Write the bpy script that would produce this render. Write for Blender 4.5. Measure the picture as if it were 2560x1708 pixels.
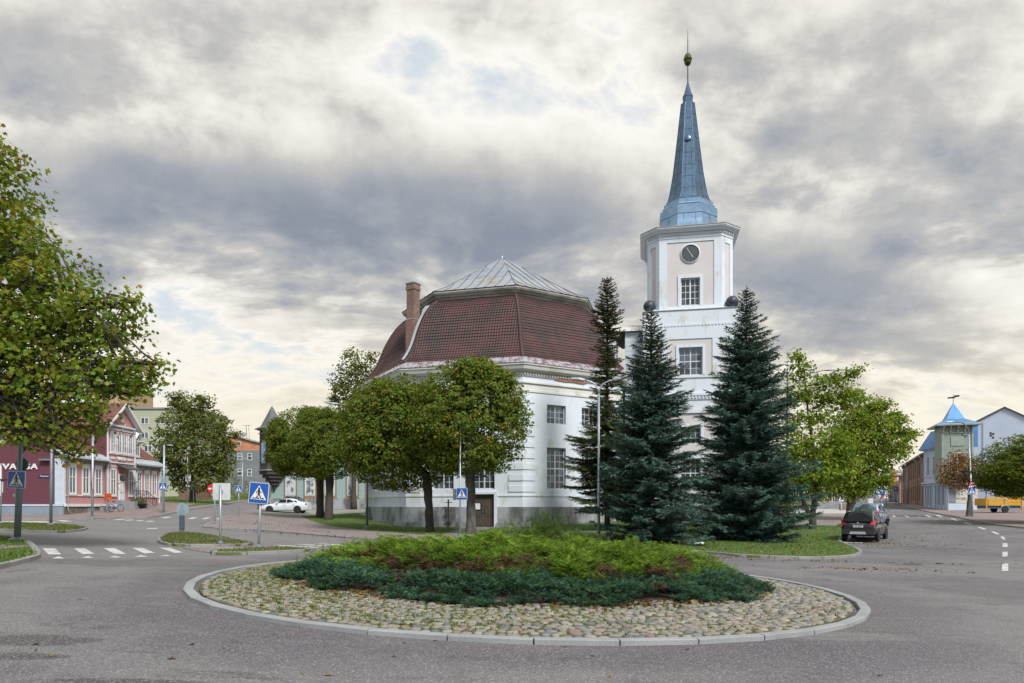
import bpy, bmesh, math, random
import numpy as np
from mathutils import Vector, Matrix
from mathutils.geometry import delaunay_2d_cdt

for _o in list(bpy.data.objects):
    bpy.data.objects.remove(_o)
R = math.radians
random.seed(7)
rng = np.random.default_rng(7)
scn = bpy.context.scene
COL = scn.collection

# ------------------------------------------------------------------ camera
F, CX, HY, CH = 1707.0, 1280.0, 1266.0, 1.6      # focal length and horizon in photograph pixels, eye height
cam = bpy.data.cameras.new('camera')
cam.sensor_width = 36.0
cam.lens = 36.0 * F / 2560.0
cam.shift_y = (HY - 854.0) / 2560.0
cam.clip_end = 4000
camo = bpy.data.objects.new('camera', cam)
camo.location = (0, 0, CH)
camo.rotation_euler = (R(90), 0, 0)
COL.objects.link(camo)
scn.camera = camo

# ------------------------------------------------------------------ light
SUN_EL, SUN_AZ = 46.0, 148.0        # azimuth clockwise from +Y (the view direction)
sun = bpy.data.lights.new('sun', 'SUN')
sun.energy = 1.5
sun.angle = R(16)
sun.color = (1.0, 0.97, 0.93)
suno = bpy.data.objects.new('sun', sun)
sd = Vector((math.sin(R(SUN_AZ)) * math.cos(R(SUN_EL)), math.cos(R(SUN_AZ)) * math.cos(R(SUN_EL)), math.sin(R(SUN_EL))))
suno.rotation_euler = sd.to_track_quat('Z', 'Y').to_euler()
suno.location = sd * 60
COL.objects.link(suno)

scn.view_settings.view_transform = 'Standard'
scn.view_settings.look = 'None'
scn.view_settings.exposure = 1.6
scn.view_settings.gamma = 1.0
scn.view_settings.use_curve_mapping = False
scn.cycles.max_bounces = 6
scn.cycles.diffuse_bounces = 3
scn.cycles.glossy_bounces = 3
scn.cycles.transmission_bounces = 3
scn.cycles.transparent_max_bounces = 6
scn.cycles.use_denoising = True


def lin(r, g, b):
    def c(v):
        v /= 255.0
        return v / 12.92 if v <= 0.04045 else ((v + 0.055) / 1.055) ** 2.4
    return (c(r), c(g), c(b))


class NT:
    """small node-tree writer"""
    def __init__(self, tree):
        self.t = tree
        tree.nodes.clear()

    def n(self, kind, **kw):
        nd = self.t.nodes.new(kind)
        for k, v in kw.items():
            setattr(nd, k, v)
        return nd

    def link(self, a, b):
        self.t.links.new(a, b)

    def put(self, sock, v):
        if isinstance(v, bpy.types.NodeSocket):
            self.link(v, sock)
        else:
            sock.default_value = v

    def m(self, op, a, b=0.0, c=None, clamp=False):
        nd = self.n('ShaderNodeMath', operation=op, use_clamp=clamp)
        self.put(nd.inputs[0], a)
        self.put(nd.inputs[1], b)
        if c is not None:
            self.put(nd.inputs[2], c)
        return nd.outputs[0]

    def noise(self, vec, scale, detail=4.0, rough=0.55, dist=0.0):
        nd = self.n('ShaderNodeTexNoise')
        self.put(nd.inputs['Vector'], vec)
        nd.inputs['Scale'].default_value = scale
        nd.inputs['Detail'].default_value = detail
        nd.inputs['Roughness'].default_value = rough
        nd.inputs['Distortion'].default_value = dist
        return nd.outputs[0]

    def ramp(self, fac, stops, interp='LINEAR'):
        nd = self.n('ShaderNodeValToRGB')
        nd.color_ramp.interpolation = interp
        el = nd.color_ramp.elements
        while len(el) < len(stops):
            el.new(0.5)
        for e, (p, c) in zip(el, stops):
            e.position = p
            e.color = (*c, 1) if len(c) == 3 else c
        self.put(nd.inputs[0], fac)
        return nd.outputs[0]

    def mix(self, fac, a, b, blend='MIX'):
        nd = self.n('ShaderNodeMix', data_type='RGBA', blend_type=blend)
        self.put(nd.inputs[0], fac)
        for s, v in ((nd.inputs[6], a), (nd.inputs[7], b)):
            if isinstance(v, tuple):
                s.default_value = (*v, 1) if len(v) == 3 else v
            else:
                self.put(s, v)
        return nd.outputs[2]

    def mapr(self, v, a, b, c=0.0, d=1.0, smooth=False):
        nd = self.n('ShaderNodeMapRange')
        if smooth:
            nd.interpolation_type = 'SMOOTHSTEP'
        self.put(nd.inputs[0], v)
        for i, x in enumerate((a, b, c, d)):
            nd.inputs[i + 1].default_value = x
        return nd.outputs[0]

    def vec(self, x, y, z):
        nd = self.n('ShaderNodeCombineXYZ')
        for i, v in enumerate((x, y, z)):
            self.put(nd.inputs[i], v)
        return nd.outputs[0]

    def xyz(self, v):
        nd = self.n('ShaderNodeSeparateXYZ')
        self.put(nd.inputs[0], v)
        return nd.outputs


def make_world():
    w = bpy.data.worlds.new('World')
    scn.world = w
    w.use_nodes = True
    T = NT(w.node_tree)
    out = T.n('ShaderNodeOutputWorld')
    bg = T.n('ShaderNodeBackground')
    bg.inputs[1].default_value = 0.1
    T.link(bg.outputs[0], out.inputs[0])
    sky = T.n('ShaderNodeTexSky', sky_type='NISHITA')
    sky.sun_disc = False
    sky.sun_elevation = R(SUN_EL)
    sky.sun_rotation = R(SUN_AZ)
    sky.air_density = 1.0
    sky.dust_density = 1.5
    tc = T.n('ShaderNodeTexCoord')
    d = tc.outputs['Generated']
    x, y, z = T.xyz(d)
    zc = T.m('MAXIMUM', z, 0.0)
    den = T.m('ADD', zc, 0.22)
    px = T.m('DIVIDE', x, den)
    py = T.m('DIVIDE', y, den)
    pv = T.vec(T.m('MULTIPLY', px, 1.0), T.m('MULTIPLY', py, 1.25), T.m('MULTIPLY', zc, 0.8))
    # slow warp, then three octaves groups of cloud
    wn = T.n('ShaderNodeTexNoise')
    T.put(wn.inputs['Vector'], pv)
    wn.inputs['Scale'].default_value = 1.1
    wn.inputs['Detail'].default_value = 2.0
    wsub = T.n('ShaderNodeVectorMath', operation='MULTIPLY_ADD')
    T.link(wn.outputs['Color'], wsub.inputs[0])
    wsub.inputs[1].default_value = (0.35, 0.35, 0.2)
    T.link(pv, wsub.inputs[2])
    wp = wsub.outputs[0]
    n1 = T.noise(wp, 1.7, 7.0, 0.52)
    n2 = T.noise(wp, 4.2, 8.0, 0.60, 0.1)
    n3 = T.noise(d, 11.0, 7.0, 0.62, 0.1)
    # direction on the picture side of the sky: where the big cloud banks hang
    yc = T.m('MAXIMUM', y, 0.25)
    u = T.m('DIVIDE', x, yc)
    v = T.m('DIVIDE', z, yc)
    uw = T.m('ADD', u, T.m('MULTIPLY', T.m('SUBTRACT', n1, 0.5), 0.34))
    vw = T.m('ADD', v, T.m('MULTIPLY', T.m('SUBTRACT', n2, 0.5), 0.20))
    D = T.m('ADD', 0.40, 0.0)
    banks = [  # u, v, ru, rv, weight
        (-0.42, 0.455, 0.30, 0.075, 0.38), (-0.14, 0.455, 0.14, 0.06, 0.10), (0.05, 0.425, 0.22, 0.075, 0.32), (-0.22, 0.365, 0.26, 0.05, 0.14),
        (-0.62, 0.40, 0.14, 0.07, 0.12), (0.44, 0.30, 0.20, 0.075, 0.37), (0.60, 0.225, 0.12, 0.03, 0.12),
        (0.62, 0.55, 0.22, 0.10, 0.20), (0.33, 0.69, 0.22, 0.06, 0.12), (-0.70, 0.62, 0.12, 0.06, 0.18),
        (-0.45, 0.70, 0.25, 0.04, 0.10), (0.72, 0.42, 0.10, 0.05, 0.14), (-0.33, 0.255, 0.10, 0.022, 0.20), (-0.05, 0.30, 0.14, 0.05, 0.08),
        (-0.12, 0.66, 0.09, 0.10, -0.13), (0.02, 0.56, 0.20, 0.07, -0.18), (0.10, 0.65, 0.14, 0.08, -0.16),
        (-0.55, 0.545, 0.16, 0.03, -0.20), (-0.50, 0.17, 0.34, 0.075, -0.22), (0.43, 0.42, 0.09, 0.035, -0.20),
        (0.68, 0.345, 0.07, 0.04, -0.25), (0.60, 0.13, 0.22, 0.06, -0.20), (0.16, 0.22, 0.20, 0.10, -0.02),
        (-0.60, 0.28, 0.20, 0.04, -0.14), (0.27, 0.52, 0.10, 0.06, -0.14)]
    for (bu, bv, ru, rv, wt) in banks:
        a = T.m('DIVIDE', T.m('SUBTRACT', uw, bu), ru)
        b = T.m('DIVIDE', T.m('SUBTRACT', vw, bv), rv)
        q = T.m('ADD', T.m('MULTIPLY', a, a), T.m('MULTIPLY', b, b))
        e = T.m('POWER', 2.718, T.m('MULTIPLY', q, -0.7))
        D = T.m('MULTIPLY_ADD', e, wt, D)
    D = T.m('ADD', D, T.m('MULTIPLY', T.m('SUBTRACT', n1, 0.5), 0.66))
    D = T.m('ADD', D, T.m('MULTIPLY', T.m('SUBTRACT', n2, 0.5), 1.08))
    D = T.m('ADD', D, T.m('MULTIPLY', T.m('SUBTRACT', n3, 0.5), 0.55))
    K = 3.38

    def c(r, g, b):
        return tuple(q * K for q in lin(r, g, b))
    cloud = T.ramp(D, [(0.0, lin(214, 221, 227)), (0.18, lin(250, 248, 242)), (0.36, lin(232, 229, 222)), (0.54, lin(196, 195, 193)),
                       (0.74, lin(167, 171, 178)), (1.0, lin(140, 149, 163))])
    # warm light low over the roofs
    warm = T.mapr(v, 0.02, 0.34, 1.0, 0.0, True)
    front = T.mapr(y, 0.0, 0.4, 0.35, 1.0)
    cloud = T.mix(T.m('MULTIPLY', T.m('MULTIPLY', warm, front), 0.72), cloud, lin(250, 239, 211))
    # away from the low glow the cloud is cooler
    cloud = T.mix(T.mapr(y, -0.5, 0.35, 0.8, 0.0), cloud, T.mix(1.0, cloud, (.86, .97, 1.14), 'MULTIPLY'))
    mul = T.n('ShaderNodeVectorMath', operation='SCALE')
    T.link(cloud, mul.inputs[0])
    mul.inputs[3].default_value = K
    cover = T.mapr(D, -0.06, 0.16, 0.93, 1.0, True)
    bluer = T.n('ShaderNodeVectorMath', operation='SCALE')
    T.link(sky.outputs[0], bluer.inputs[0])
    bluer.inputs[3].default_value = 1.0
    col = T.mix(cover, bluer.outputs[0], mul.outputs[0])
    T.link(col, bg.inputs[0])


make_world()

# ------------------------------------------------------------------ the lie of the land
_PTS = np.array([
    (0, 0, 0), (0, -12, 0), (-5.74, 11.5, .16), (5.74, 11.5, -.18), (0, 8, 0), (0, 20.8, 0), (-15.6, 21.6, .46),
    (19.6, 38, -.34), (36.5, 56, .55), (30, 40, .1), (47.9, 75, 1.07), (49.5, 82, 1.5), (62, 109, 2.1), (40, 78, 1.2), (60, 62, .95),
    (-23, 70, .87), (-28, 83, 1.6), (-61, 130, 3.35), (-35.5, 54, .84), (-35.5, 69, 1.88), (-31, 50, .69),
    (-8.2, 49.8, .05), (.6, 47.3, .08), (8, 51, .36), (-12, 57, .45), (-15.4, 56, .5), (18, 52, .25), (25, 60, .6), (-22, 34, .5),
    (0, 130, 2.6), (-60, 220, 6), (100, 200, 4), (200, 100, 2), (-150, 60, 3), (-150, -60, 1), (150, -60, -1),
    (0, -110, 0), (0, 320, 6), (320, 320, 5), (-320, 320, 8), (-45, 54, 1.0), (70, 150, 3.2), (20, 10, -.5), (-20, 8, .5)], float)


def _phi(r2):
    return np.where(r2 > 1e-12, 0.5 * r2 * np.log(np.maximum(r2, 1e-12)), 0.0)


def _fit():
    P, z = _PTS[:, :2], _PTS[:, 2]
    n = len(P)
    A = np.zeros((n + 3, n + 3))
    A[:n, :n] = _phi(((P[:, None] - P[None]) ** 2).sum(2)) + np.eye(n) * 6.0
    A[:n, n] = 1
    A[:n, n + 1:] = P
    A[n:, :n] = A[:n, n:].T
    return np.linalg.solve(A, np.concatenate([z, [0, 0, 0]]))


_W = _fit()


def GA(x, y):
    x = np.clip(np.asarray(x, float), -330, 330)
    y = np.clip(np.asarray(y, float), -110, 330)
    n = len(_PTS)
    r2 = (x[..., None] - _PTS[:, 0]) ** 2 + (y[..., None] - _PTS[:, 1]) ** 2
    return _phi(r2) @ _W[:n] + _W[n] + _W[n + 1] * x + _W[n + 2] * y


def G(x, y):
    return float(GA(np.array([x]), np.array([y]))[0])


_DS = np.concatenate([np.arange(2, 60, .25), np.arange(60, 260, .5)])


def P(px, py):
    """the spot of ground seen at a photograph pixel"""
    k, s = (px - CX) / F, (py - HY) / F
    h = CH - s * _DS - GA(k * _DS, _DS)
    i = int(np.argmax(h < 0))
    if i == 0:
        return (k * 150, 150.0)
    t = h[i - 1] / (h[i - 1] - h[i])
    d = _DS[i - 1] + t * (_DS[i] - _DS[i - 1])
    return (k * d, d)


def at(px, d):
    return (px - CX) * d / F


def zat(py, d):
    return CH - (py - HY) * d / F


# ------------------------------------------------------------------ objects
def tag(o, label=None, cat=None, group=None, kind=None):
    if label: o['label'] = label
    if cat: o['category'] = cat
    if group: o['group'] = group
    if kind: o['kind'] = kind
    return o


def thing(name, label, cat, loc=(0, 0, 0), rz=0.0, group=None):
    o = bpy.data.objects.new(name, None)
    o.empty_display_size = .2
    COL.objects.link(o)
    o.location = loc
    o.rotation_euler = (0, 0, rz)
    return tag(o, label, cat, group)


def link(name, me, parent=None, M=None):
    o = bpy.data.objects.new(name, me)
    COL.objects.link(o)
    if parent is not None:
        o.parent = parent
    if M is not None:
        o.matrix_basis = M
    return o


def copy_tree(o, parent=None):
    c = o.copy()
    COL.objects.link(c)
    c.parent = parent
    for ch in list(o.children):
        copy_tree(ch, c)
    return c


class MB:
    """collects shapes for ONE mesh object"""
    def __init__(self):
        self.v, self.f, self.mi = [], [], []
        self.M = None
        self.mat = 0

    def add(self, vs, fs):
        b = len(self.v)
        if self.M is not None:
            vs = [tuple(self.M @ Vector(q)) for q in vs]
        self.v.extend(vs)
        self.f.extend(tuple(i + b for i in f) for f in fs)
        self.mi.extend([self.mat] * len(fs))
        return self

    def box(self, x0, x1, y0, y1, z0, z1):
        return self.add([(x0, y0, z0), (x1, y0, z0), (x1, y1, z0), (x0, y1, z0), (x0, y0, z1), (x1, y0, z1), (x1, y1, z1), (x0, y1, z1)],
                        [(0, 3, 2, 1), (4, 5, 6, 7), (0, 1, 5, 4), (1, 2, 6, 5), (2, 3, 7, 6), (3, 0, 4, 7)])

    def quad(self, a, b, c, d):
        return self.add([a, b, c, d], [(0, 1, 2, 3)])

    def prism(self, poly, z0, z1, plane='xy'):
        """poly counter-clockwise seen from +third axis; plane xy extrudes along z, xz extrudes along y (z0..z1 = y range)"""
        n = len(poly)
        if plane == 'xy':
            vs = [(a, b, z0) for a, b in poly] + [(a, b, z1) for a, b in poly]
            fs = [tuple(range(n - 1, -1, -1)), tuple(range(n, 2 * n))] + [(i, (i + 1) % n, n + (i + 1) % n, n + i) for i in range(n)]
        elif plane == 'xz':
            vs = [(a, z0, b) for a, b in poly] + [(a, z1, b) for a, b in poly]
            fs = [tuple(range(n)), tuple(range(2 * n - 1, n - 1, -1))] + [((i + 1) % n, i, n + i, n + (i + 1) % n) for i in range(n)]
        else:
            vs = [(z0, a, b) for a, b in poly] + [(z1, a, b) for a, b in poly]
            fs = [tuple(range(n - 1, -1, -1)), tuple(range(n, 2 * n))] + [(i, (i + 1) % n, n + (i + 1) % n, n + i) for i in range(n)]
        return self.add(vs, fs)

    def tube(self, pts, rad, n=8, cap=True):
        pts = [Vector(p) for p in pts]
        if not hasattr(rad, '__len__'):
            rad = [rad] * len(pts)
        vs, fs = [], []
        ref = Vector((0.31, 0.17, 0.93))
        for i, p in enumerate(pts):
            t = (pts[min(i + 1, len(pts) - 1)] - pts[max(i - 1, 0)])
            t = t.normalized() if t.length > 1e-9 else Vector((0, 0, 1))
            if abs(t.dot(ref)) > .97:
                ref = Vector((1, 0, 0))
            a = t.cross(ref).normalized()
            b = t.cross(a)
            for k in range(n):
                an = 2 * math.pi * k / n
                q = p + (a * math.cos(an) + b * math.sin(an)) * rad[i]
                vs.append((q.x, q.y, q.z))
        for i in range(len(pts) - 1):
            for k in range(n):
                fs.append((i * n + k, (i + 1) * n + k, (i + 1) * n + (k + 1) % n, i * n + (k + 1) % n))
        if cap:
            fs.append(tuple(range(n)))
            fs.append(tuple(range(len(pts) * n - 1, (len(pts) - 1) * n - 1, -1)))
        return self.add(vs, fs)

    def lathe(self, prof, n=16, c=(0, 0, 0), ph=0.0):
        vs, fs = [], []
        for r, z in prof:
            for k in range(n):
                a = 2 * math.pi * k / n + ph
                vs.append((c[0] + r * math.cos(a), c[1] + r * math.sin(a), c[2] + z))
        for i in range(len(prof) - 1):
            for k in range(n):
                fs.append((i * n + k, i * n + (k + 1) % n, (i + 1) * n + (k + 1) % n, (i + 1) * n + k))
        fs.append(tuple(range(n - 1, -1, -1)))
        fs.append(tuple(range((len(prof) - 1) * n, len(prof) * n)))
        return self.add(vs, fs)

    def ring(self, loops, closed=True):
        """quads between successive loops of equal length"""
        n = len(loops[0])
        vs = [q for lp in loops for q in lp]
        fs = []
        for i in range(len(loops) - 1):
            for k in range(n if closed else n - 1):
                fs.append((i * n + k, i * n + (k + 1) % n, (i + 1) * n + (k + 1) % n, (i + 1) * n + k))
        return self.add(vs, fs)

    def wall(self, W, H, holes, T=.3, z0=0.0):
        """outer face on y=0 looking to -y, with openings (x0,x1,z0,z1) and their reveals T deep"""
        xs = sorted({0.0, W, *[h[0] for h in holes], *[h[1] for h in holes]})
        zs = sorted({z0, H, *[h[2] for h in holes], *[h[3] for h in holes]})
        for i in range(len(xs) - 1):
            for j in range(len(zs) - 1):
                cx, cz = (xs[i] + xs[i + 1]) / 2, (zs[j] + zs[j + 1]) / 2
                if any(h[0] < cx < h[1] and h[2] < cz < h[3] for h in holes):
                    continue
                self.quad((xs[i], 0, zs[j]), (xs[i + 1], 0, zs[j]), (xs[i + 1], 0, zs[j + 1]), (xs[i], 0, zs[j + 1]))
        for (a, b, c, d) in holes:
            self.quad((a, 0, c), (a, T, c), (b, T, c), (b, 0, c))
            self.quad((a, 0, d), (b, 0, d), (b, T, d), (a, T, d))
            self.quad((a, 0, c), (a, 0, d), (a, T, d), (a, T, c))
            self.quad((b, 0, c), (b, T, c), (b, T, d), (b, 0, d))
        return self

    def mesh(self, name, mats, smooth=None):
        me = bpy.data.meshes.new(name)
        me.from_pydata(self.v, [], self.f)
        if not isinstance(mats, (list, tuple)):
            mats = [mats]
        for m in mats:
            me.materials.append(m)
        if len(mats) > 1:
            me.polygons.foreach_set('material_index', self.mi)
        if smooth:
            me.polygons.foreach_set('use_smooth', [True] * len(me.polygons))
            if smooth is not True:
                me.set_sharp_from_angle(angle=R(smooth))
        me.update()
        return me

    def build(self, name, mats, parent=None, smooth=None, M=None):
        return link(name, self.mesh(name, mats, smooth), parent, M)


def frame(o, xdir, z=(0, 0, 1)):
    """matrix: local x along xdir, local y into the wall, z up, origin o"""
    x = Vector((xdir[0], xdir[1], 0)).normalized()
    zz = Vector((0, 0, 1))
    y = zz.cross(x)
    return Matrix(((x.x, y.x, 0, o[0]), (x.y, y.y, 0, o[1]), (0, 0, 1, o[2]), (0, 0, 0, 1)))


def Tm(x, y, z):
    return Matrix.Translation((x, y, z))


def Rz(a):
    return Matrix.Rotation(a, 4, 'Z')


# ------------------------------------------------------------------ materials
MATS = {}


def pm(name, col, rough=.7, col2=None, vscale=1.5, var=.5, lo=.35, hi=.65, bump=0.0, bscale=30.0, metal=0.0, spec=.5, detail=6.0,
       lap=0.0, stretch=(1, 1, 1), world=False, coat=0.0, lapdark=.55, streak=0.0):
    """procedural paint: two tones mixed by noise, grain bump, optional lapped boards of height lap"""
    m = bpy.data.materials.new(name)
    m.use_nodes = True
    T = NT(m.node_tree)
    out = T.n('ShaderNodeOutputMaterial')
    b = T.n('ShaderNodeBsdfPrincipled')
    T.link(b.outputs[0], out.inputs[0])
    if world:
        co = T.n('ShaderNodeNewGeometry').outputs['Position']
    else:
        co = T.n('ShaderNodeTexCoord').outputs['Object']
    mp = T.n('ShaderNodeMapping')
    mp.inputs['Scale'].default_value = stretch
    T.link(co, mp.inputs[0])
    vec = mp.outputs[0]
    if col2 is None:
        col2 = tuple(q * .72 for q in col)
    f = T.mapr(T.noise(vec, vscale, detail, .6), lo, hi, 0, 1, True)
    c = T.mix(T.m('MULTIPLY', f, var), col, col2)
    fine = T.noise(vec, bscale, 3.0, .6)
    if streak:      # rain streaks and blotches of grime
        m2 = T.n('ShaderNodeMapping')
        m2.inputs['Scale'].default_value = (3.2, 3.2, .22)
        T.link(co, m2.inputs[0])
        sk = T.mapr(T.noise(m2.outputs[0], 1.0, 5.0, .62), .56, .74, 0, streak, True)
        sk = T.m('MULTIPLY', sk, T.mapr(T.noise(co, .35, 3.0, .5), .38, .62, 0.15, 1, True))
        c = T.mix(sk, c, tuple(q * .45 for q in col2))
    c = T.mix(.18, c, T.ramp(fine, [(.3, (.0, .0, .0)), (.7, (1, 1, 1))]), 'SOFT_LIGHT')
    h = None
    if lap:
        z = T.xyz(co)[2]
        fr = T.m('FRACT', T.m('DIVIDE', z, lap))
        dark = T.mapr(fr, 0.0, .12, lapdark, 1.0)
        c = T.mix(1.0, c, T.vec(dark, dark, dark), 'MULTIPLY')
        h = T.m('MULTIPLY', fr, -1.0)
    T.link(c, b.inputs['Base Color'])
    b.inputs['Roughness'].default_value = rough
    b.inputs['Metallic'].default_value = metal
    b.inputs['Specular IOR Level'].default_value = spec
    b.inputs['Coat Weight'].default_value = coat
    if bump or lap:
        bp = T.n('ShaderNodeBump')
        bp.inputs['Strength'].default_value = bump if not lap else .6
        bp.inputs['Distance'].default_value = .02
        T.put(bp.inputs['Height'], fine if h is None else h)
        T.link(bp.outputs[0], b.inputs['Normal'])
    MATS[name] = m
    return m


def leafmat(name, trans=.45, rough=.55, bright=1.0):
    """foliage: colour of each leaf from the mesh, light shining through"""
    m = bpy.data.materials.new(name)
    m.use_nodes = True
    T = NT(m.node_tree)
    out = T.n('ShaderNodeOutputMaterial')
    at_ = T.n('ShaderNodeAttribute', attribute_name='col')
    b = T.n('ShaderNodeBsdfPrincipled')
    b.inputs['Roughness'].default_value = rough
    b.inputs['Specular IOR Level'].default_value = .12
    T.link(at_.outputs['Color'], b.inputs['Base Color'])
    tr = T.n('ShaderNodeBsdfTranslucent')
    T.link(T.mix(1.0, at_.outputs['Color'], (1.35, 1.3, .6), 'MULTIPLY'), tr.inputs[0])
    mx = T.n('ShaderNodeMixShader')
    mx.inputs[0].default_value = trans
    T.link(b.outputs[0], mx.inputs[1])
    T.link(tr.outputs[0], mx.inputs[2])
    T.link(mx.outputs[0], out.inputs[0])
    return m


def np_mesh(name, V, faces_idx, per, cols=None, mat=None, smooth=False):
    """V (n,3); faces_idx flat vertex indices, per = vertices per face"""
    me = bpy.data.meshes.new(name)
    V = np.ascontiguousarray(V, dtype=np.float32)
    idx = np.ascontiguousarray(faces_idx, dtype=np.int32).ravel()
    nf = len(idx) // per
    me.vertices.add(len(V))
    me.vertices.foreach_set('co', V.ravel())
    me.loops.add(len(idx))
    me.loops.foreach_set('vertex_index', idx)
    me.polygons.add(nf)
    me.polygons.foreach_set('loop_start', np.arange(0, nf * per, per, dtype=np.int32))
    if smooth:
        me.polygons.foreach_set('use_smooth', np.ones(nf, dtype=bool))
    if cols is not None:
        a = me.color_attributes.new('col', 'FLOAT_COLOR', 'POINT')
        c4 = np.ones((len(V), 4), np.float32)
        c4[:, :3] = cols
        a.data.foreach_set('color', c4.ravel())
    if mat is not None:
        me.materials.append(mat)
    me.update(calc_edges=True)
    me.validate()
    return me


def unit(a):
    return a / np.maximum(np.linalg.norm(a, axis=-1, keepdims=True), 1e-9)


def leaf_cloud(name, pos, nrm, size, tmpl, cols, mat, up=None):
    """one flat-ish leaf (polygon template, k verts) per position"""
    N, k = len(pos), len(tmpl)
    nrm = unit(nrm)
    t = unit(rng.normal(size=(N, 3))) if up is None else up
    t = unit(t - (t * nrm).sum(1, keepdims=True) * nrm)
    s = np.cross(nrm, t)
    tm = np.asarray(tmpl, float)
    if tm.shape[1] == 2:
        tm = np.concatenate([tm, np.zeros((k, 1))], 1)
    size = np.asarray(size).reshape(-1, 1, 1)
    V = pos[:, None] + size * (tm[None, :, 0:1] * s[:, None] + tm[None, :, 1:2] * t[:, None] + tm[None, :, 2:3] * nrm[:, None])
    idx = np.arange(N * k)
    return np_mesh(name, V.reshape(-1, 3), idx, k, np.repeat(cols, k, axis=0), mat)


MAPLE = [(0, -.5), (.16, -.30), (.46, -.34), (.34, -.06), (.52, .16), (.2, .14), (0, .55), (-.2, .14), (-.52, .16), (-.34, -.06), (-.46, -.34), (-.16, -.30)]
LIME = [(0, -.5, 0), (.36, -.34, .08), (.42, .02, .1), (.0, .6, -.06), (-.42, .02, .1), (-.36, -.34, .08)]
QUADL = [(0, -.5), (.4, 0), (0, .55), (-.4, 0)]


def pick(pal, n):
    """colours from a palette [(weight, rgb)] with jitter"""
    w = np.array([p[0] for p in pal], float)
    c = np.array([p[1] for p in pal], float)
    i = rng.choice(len(pal), size=n, p=w / w.sum())
    return c[i] * rng.uniform(.75, 1.25, (n, 1)) * rng.uniform(.92, 1.08, (n, 3))


def text_mesh(s, size, mat, name, depth=.004, bold=0.0, shear=0.0, space=1.0):
    cu = bpy.data.curves.new('lettering', 'FONT')
    cu.body = s
    cu.size = size
    cu.extrude = depth
    cu.offset = bold
    cu.shear = shear
    cu.space_character = space
    cu.align_x = 'CENTER'
    cu.align_y = 'CENTER'
    o = bpy.data.objects.new('lettering', cu)
    COL.objects.link(o)
    bpy.context.view_layer.update()
    me = bpy.data.meshes.new_from_object(o.evaluated_get(bpy.context.evaluated_depsgraph_get()))
    bpy.data.objects.remove(o)
    me.name = name
    me.materials.clear()
    me.materials.append(mat)
    return me


# text lies in local xy facing +z; STAND turns it up to face -y
STAND = Matrix.Rotation(R(90), 4, 'X')

white_plaster = pm('white_plaster', (.575, .625, .68), .85, (.47, .46, .41), 1.1, .75, .54, .70, bump=.12, bscale=22, stretch=(1, 1, .55), streak=.55)
cream_plaster = pm('cream_plaster', (.58, .58, .55), .85, (.42, .38, .30), .8, .9, .5, .72, bump=.1, bscale=20)
pink_plaster = pm('pink_plaster', (.535, .515, .515), .85, (.49, .47, .465), .7, .6, bump=.1, bscale=25, streak=.35)
grey_plinth = pm('stained_plinth', (.30, .32, .335), .9, (.09, .09, .085), .9, .95, .40, .66, bump=.35, bscale=14, stretch=(1, 1, .45), streak=.6)
tin = pm('weathered_tin', (.29, .335, .39), .38, (.22, .25, .29), 1.2, .7, metal=.75, bump=.05, bscale=4)
tin_rust = pm('rusting_tin', (.34, .37, .41), .42, (.34, .20, .08), .9, .85, .50, .66, metal=.45, bump=.05, bscale=6)
spire_tin = pm('spire_sheet', (.105, .165, .24), .34, (.075, .12, .18), 1.4, .7, metal=.8, bump=.05, bscale=4)
flash_red = pm('flaking_red_sheet', (.33, .33, .36), .55, (.15, .068, .07), 2.6, .9, .44, .60, metal=.2, bump=.1, bscale=20, stretch=(1, 1, 1.6))
tile_mat = pm('clay_pantiles', (.078, .035, .033), .75, (.042, .028, .028), .75, .95, .38, .64, bump=.3, bscale=26, stretch=(1, 1, .6))
tile_new = pm('red_ridge_tiles', (.16, .05, .045), .75, (.12, .05, .045), 2, .6, bump=.2, bscale=22)
grey_wood = pm('grey_cornice_boards', (.36, .36, .33), .8, (.18, .17, .15), 1.1, .8, bump=.2, bscale=30)
old_white = pm('old_white_paint', (.56, .58, .60), .7, (.42, .43, .42), 2.2, .7, bump=.1, bscale=30)
dark_ball = pm('lead_ball', (.045, .05, .07), .5, (.07, .075, .09), 4, .7, metal=.4)
green_ball = pm('patinated_copper_ball', (.055, .08, .015), .5, (.03, .045, .01), 5, .7, metal=.4)
black_iron = pm('black_iron', (.02, .02, .022), .5, bump=.05)
glass_dark = pm('dark_window_glass', (.030, .036, .045), .06, (.05, .055, .065), 3, .6, spec=.8)
glass_sky = pm('pale_window_glass', (.12, .16, .20), .05, (.06, .08, .10), 2, .8, spec=1.0, metal=.3)
glass_blue = pm('blue_window_glass', (.10, .22, .40), .08, (.05, .12, .25), 2, .8, spec=1.0)
brown_door = pm('worn_brown_door', (.085, .062, .048), .7, (.045, .033, .027), 1.6, .8, bump=.2, bscale=18, stretch=(4, 4, .6))
clock_face_m = pm('slate_clock_face', (.05, .065, .07), .6)
pure_white = pm('white_paint', (.66, .67, .68), .55, (.60, .61, .62), 3, .5)
galv = pm('galvanised_steel', (.36, .41, .46), .45, (.27, .31, .35), 3, .7, metal=.55)
galv_dark = pm('dark_grey_pole', (.17, .20, .215), .5, (.13, .155, .17), 3, .7, metal=.3)
sign_back = pm('sign_back_grey', (.32, .36, .38), .5, (.24, .28, .30), 4, .6, metal=.3)
sign_blue = pm('sign_blue', (.012, .085, .36), .35, (.010, .07, .31), 5, .4)
sign_white = pm('sign_white', (.68, .68, .68), .4, (.7, .7, .69), 6, .4)
sign_black = pm('sign_black', (.012, .012, .012), .5)
sign_red = pm('sign_red', (.55, .025, .025), .4)
rubber = pm('tyre_rubber', (.018, .018, .018), .85, bump=.1)


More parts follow.
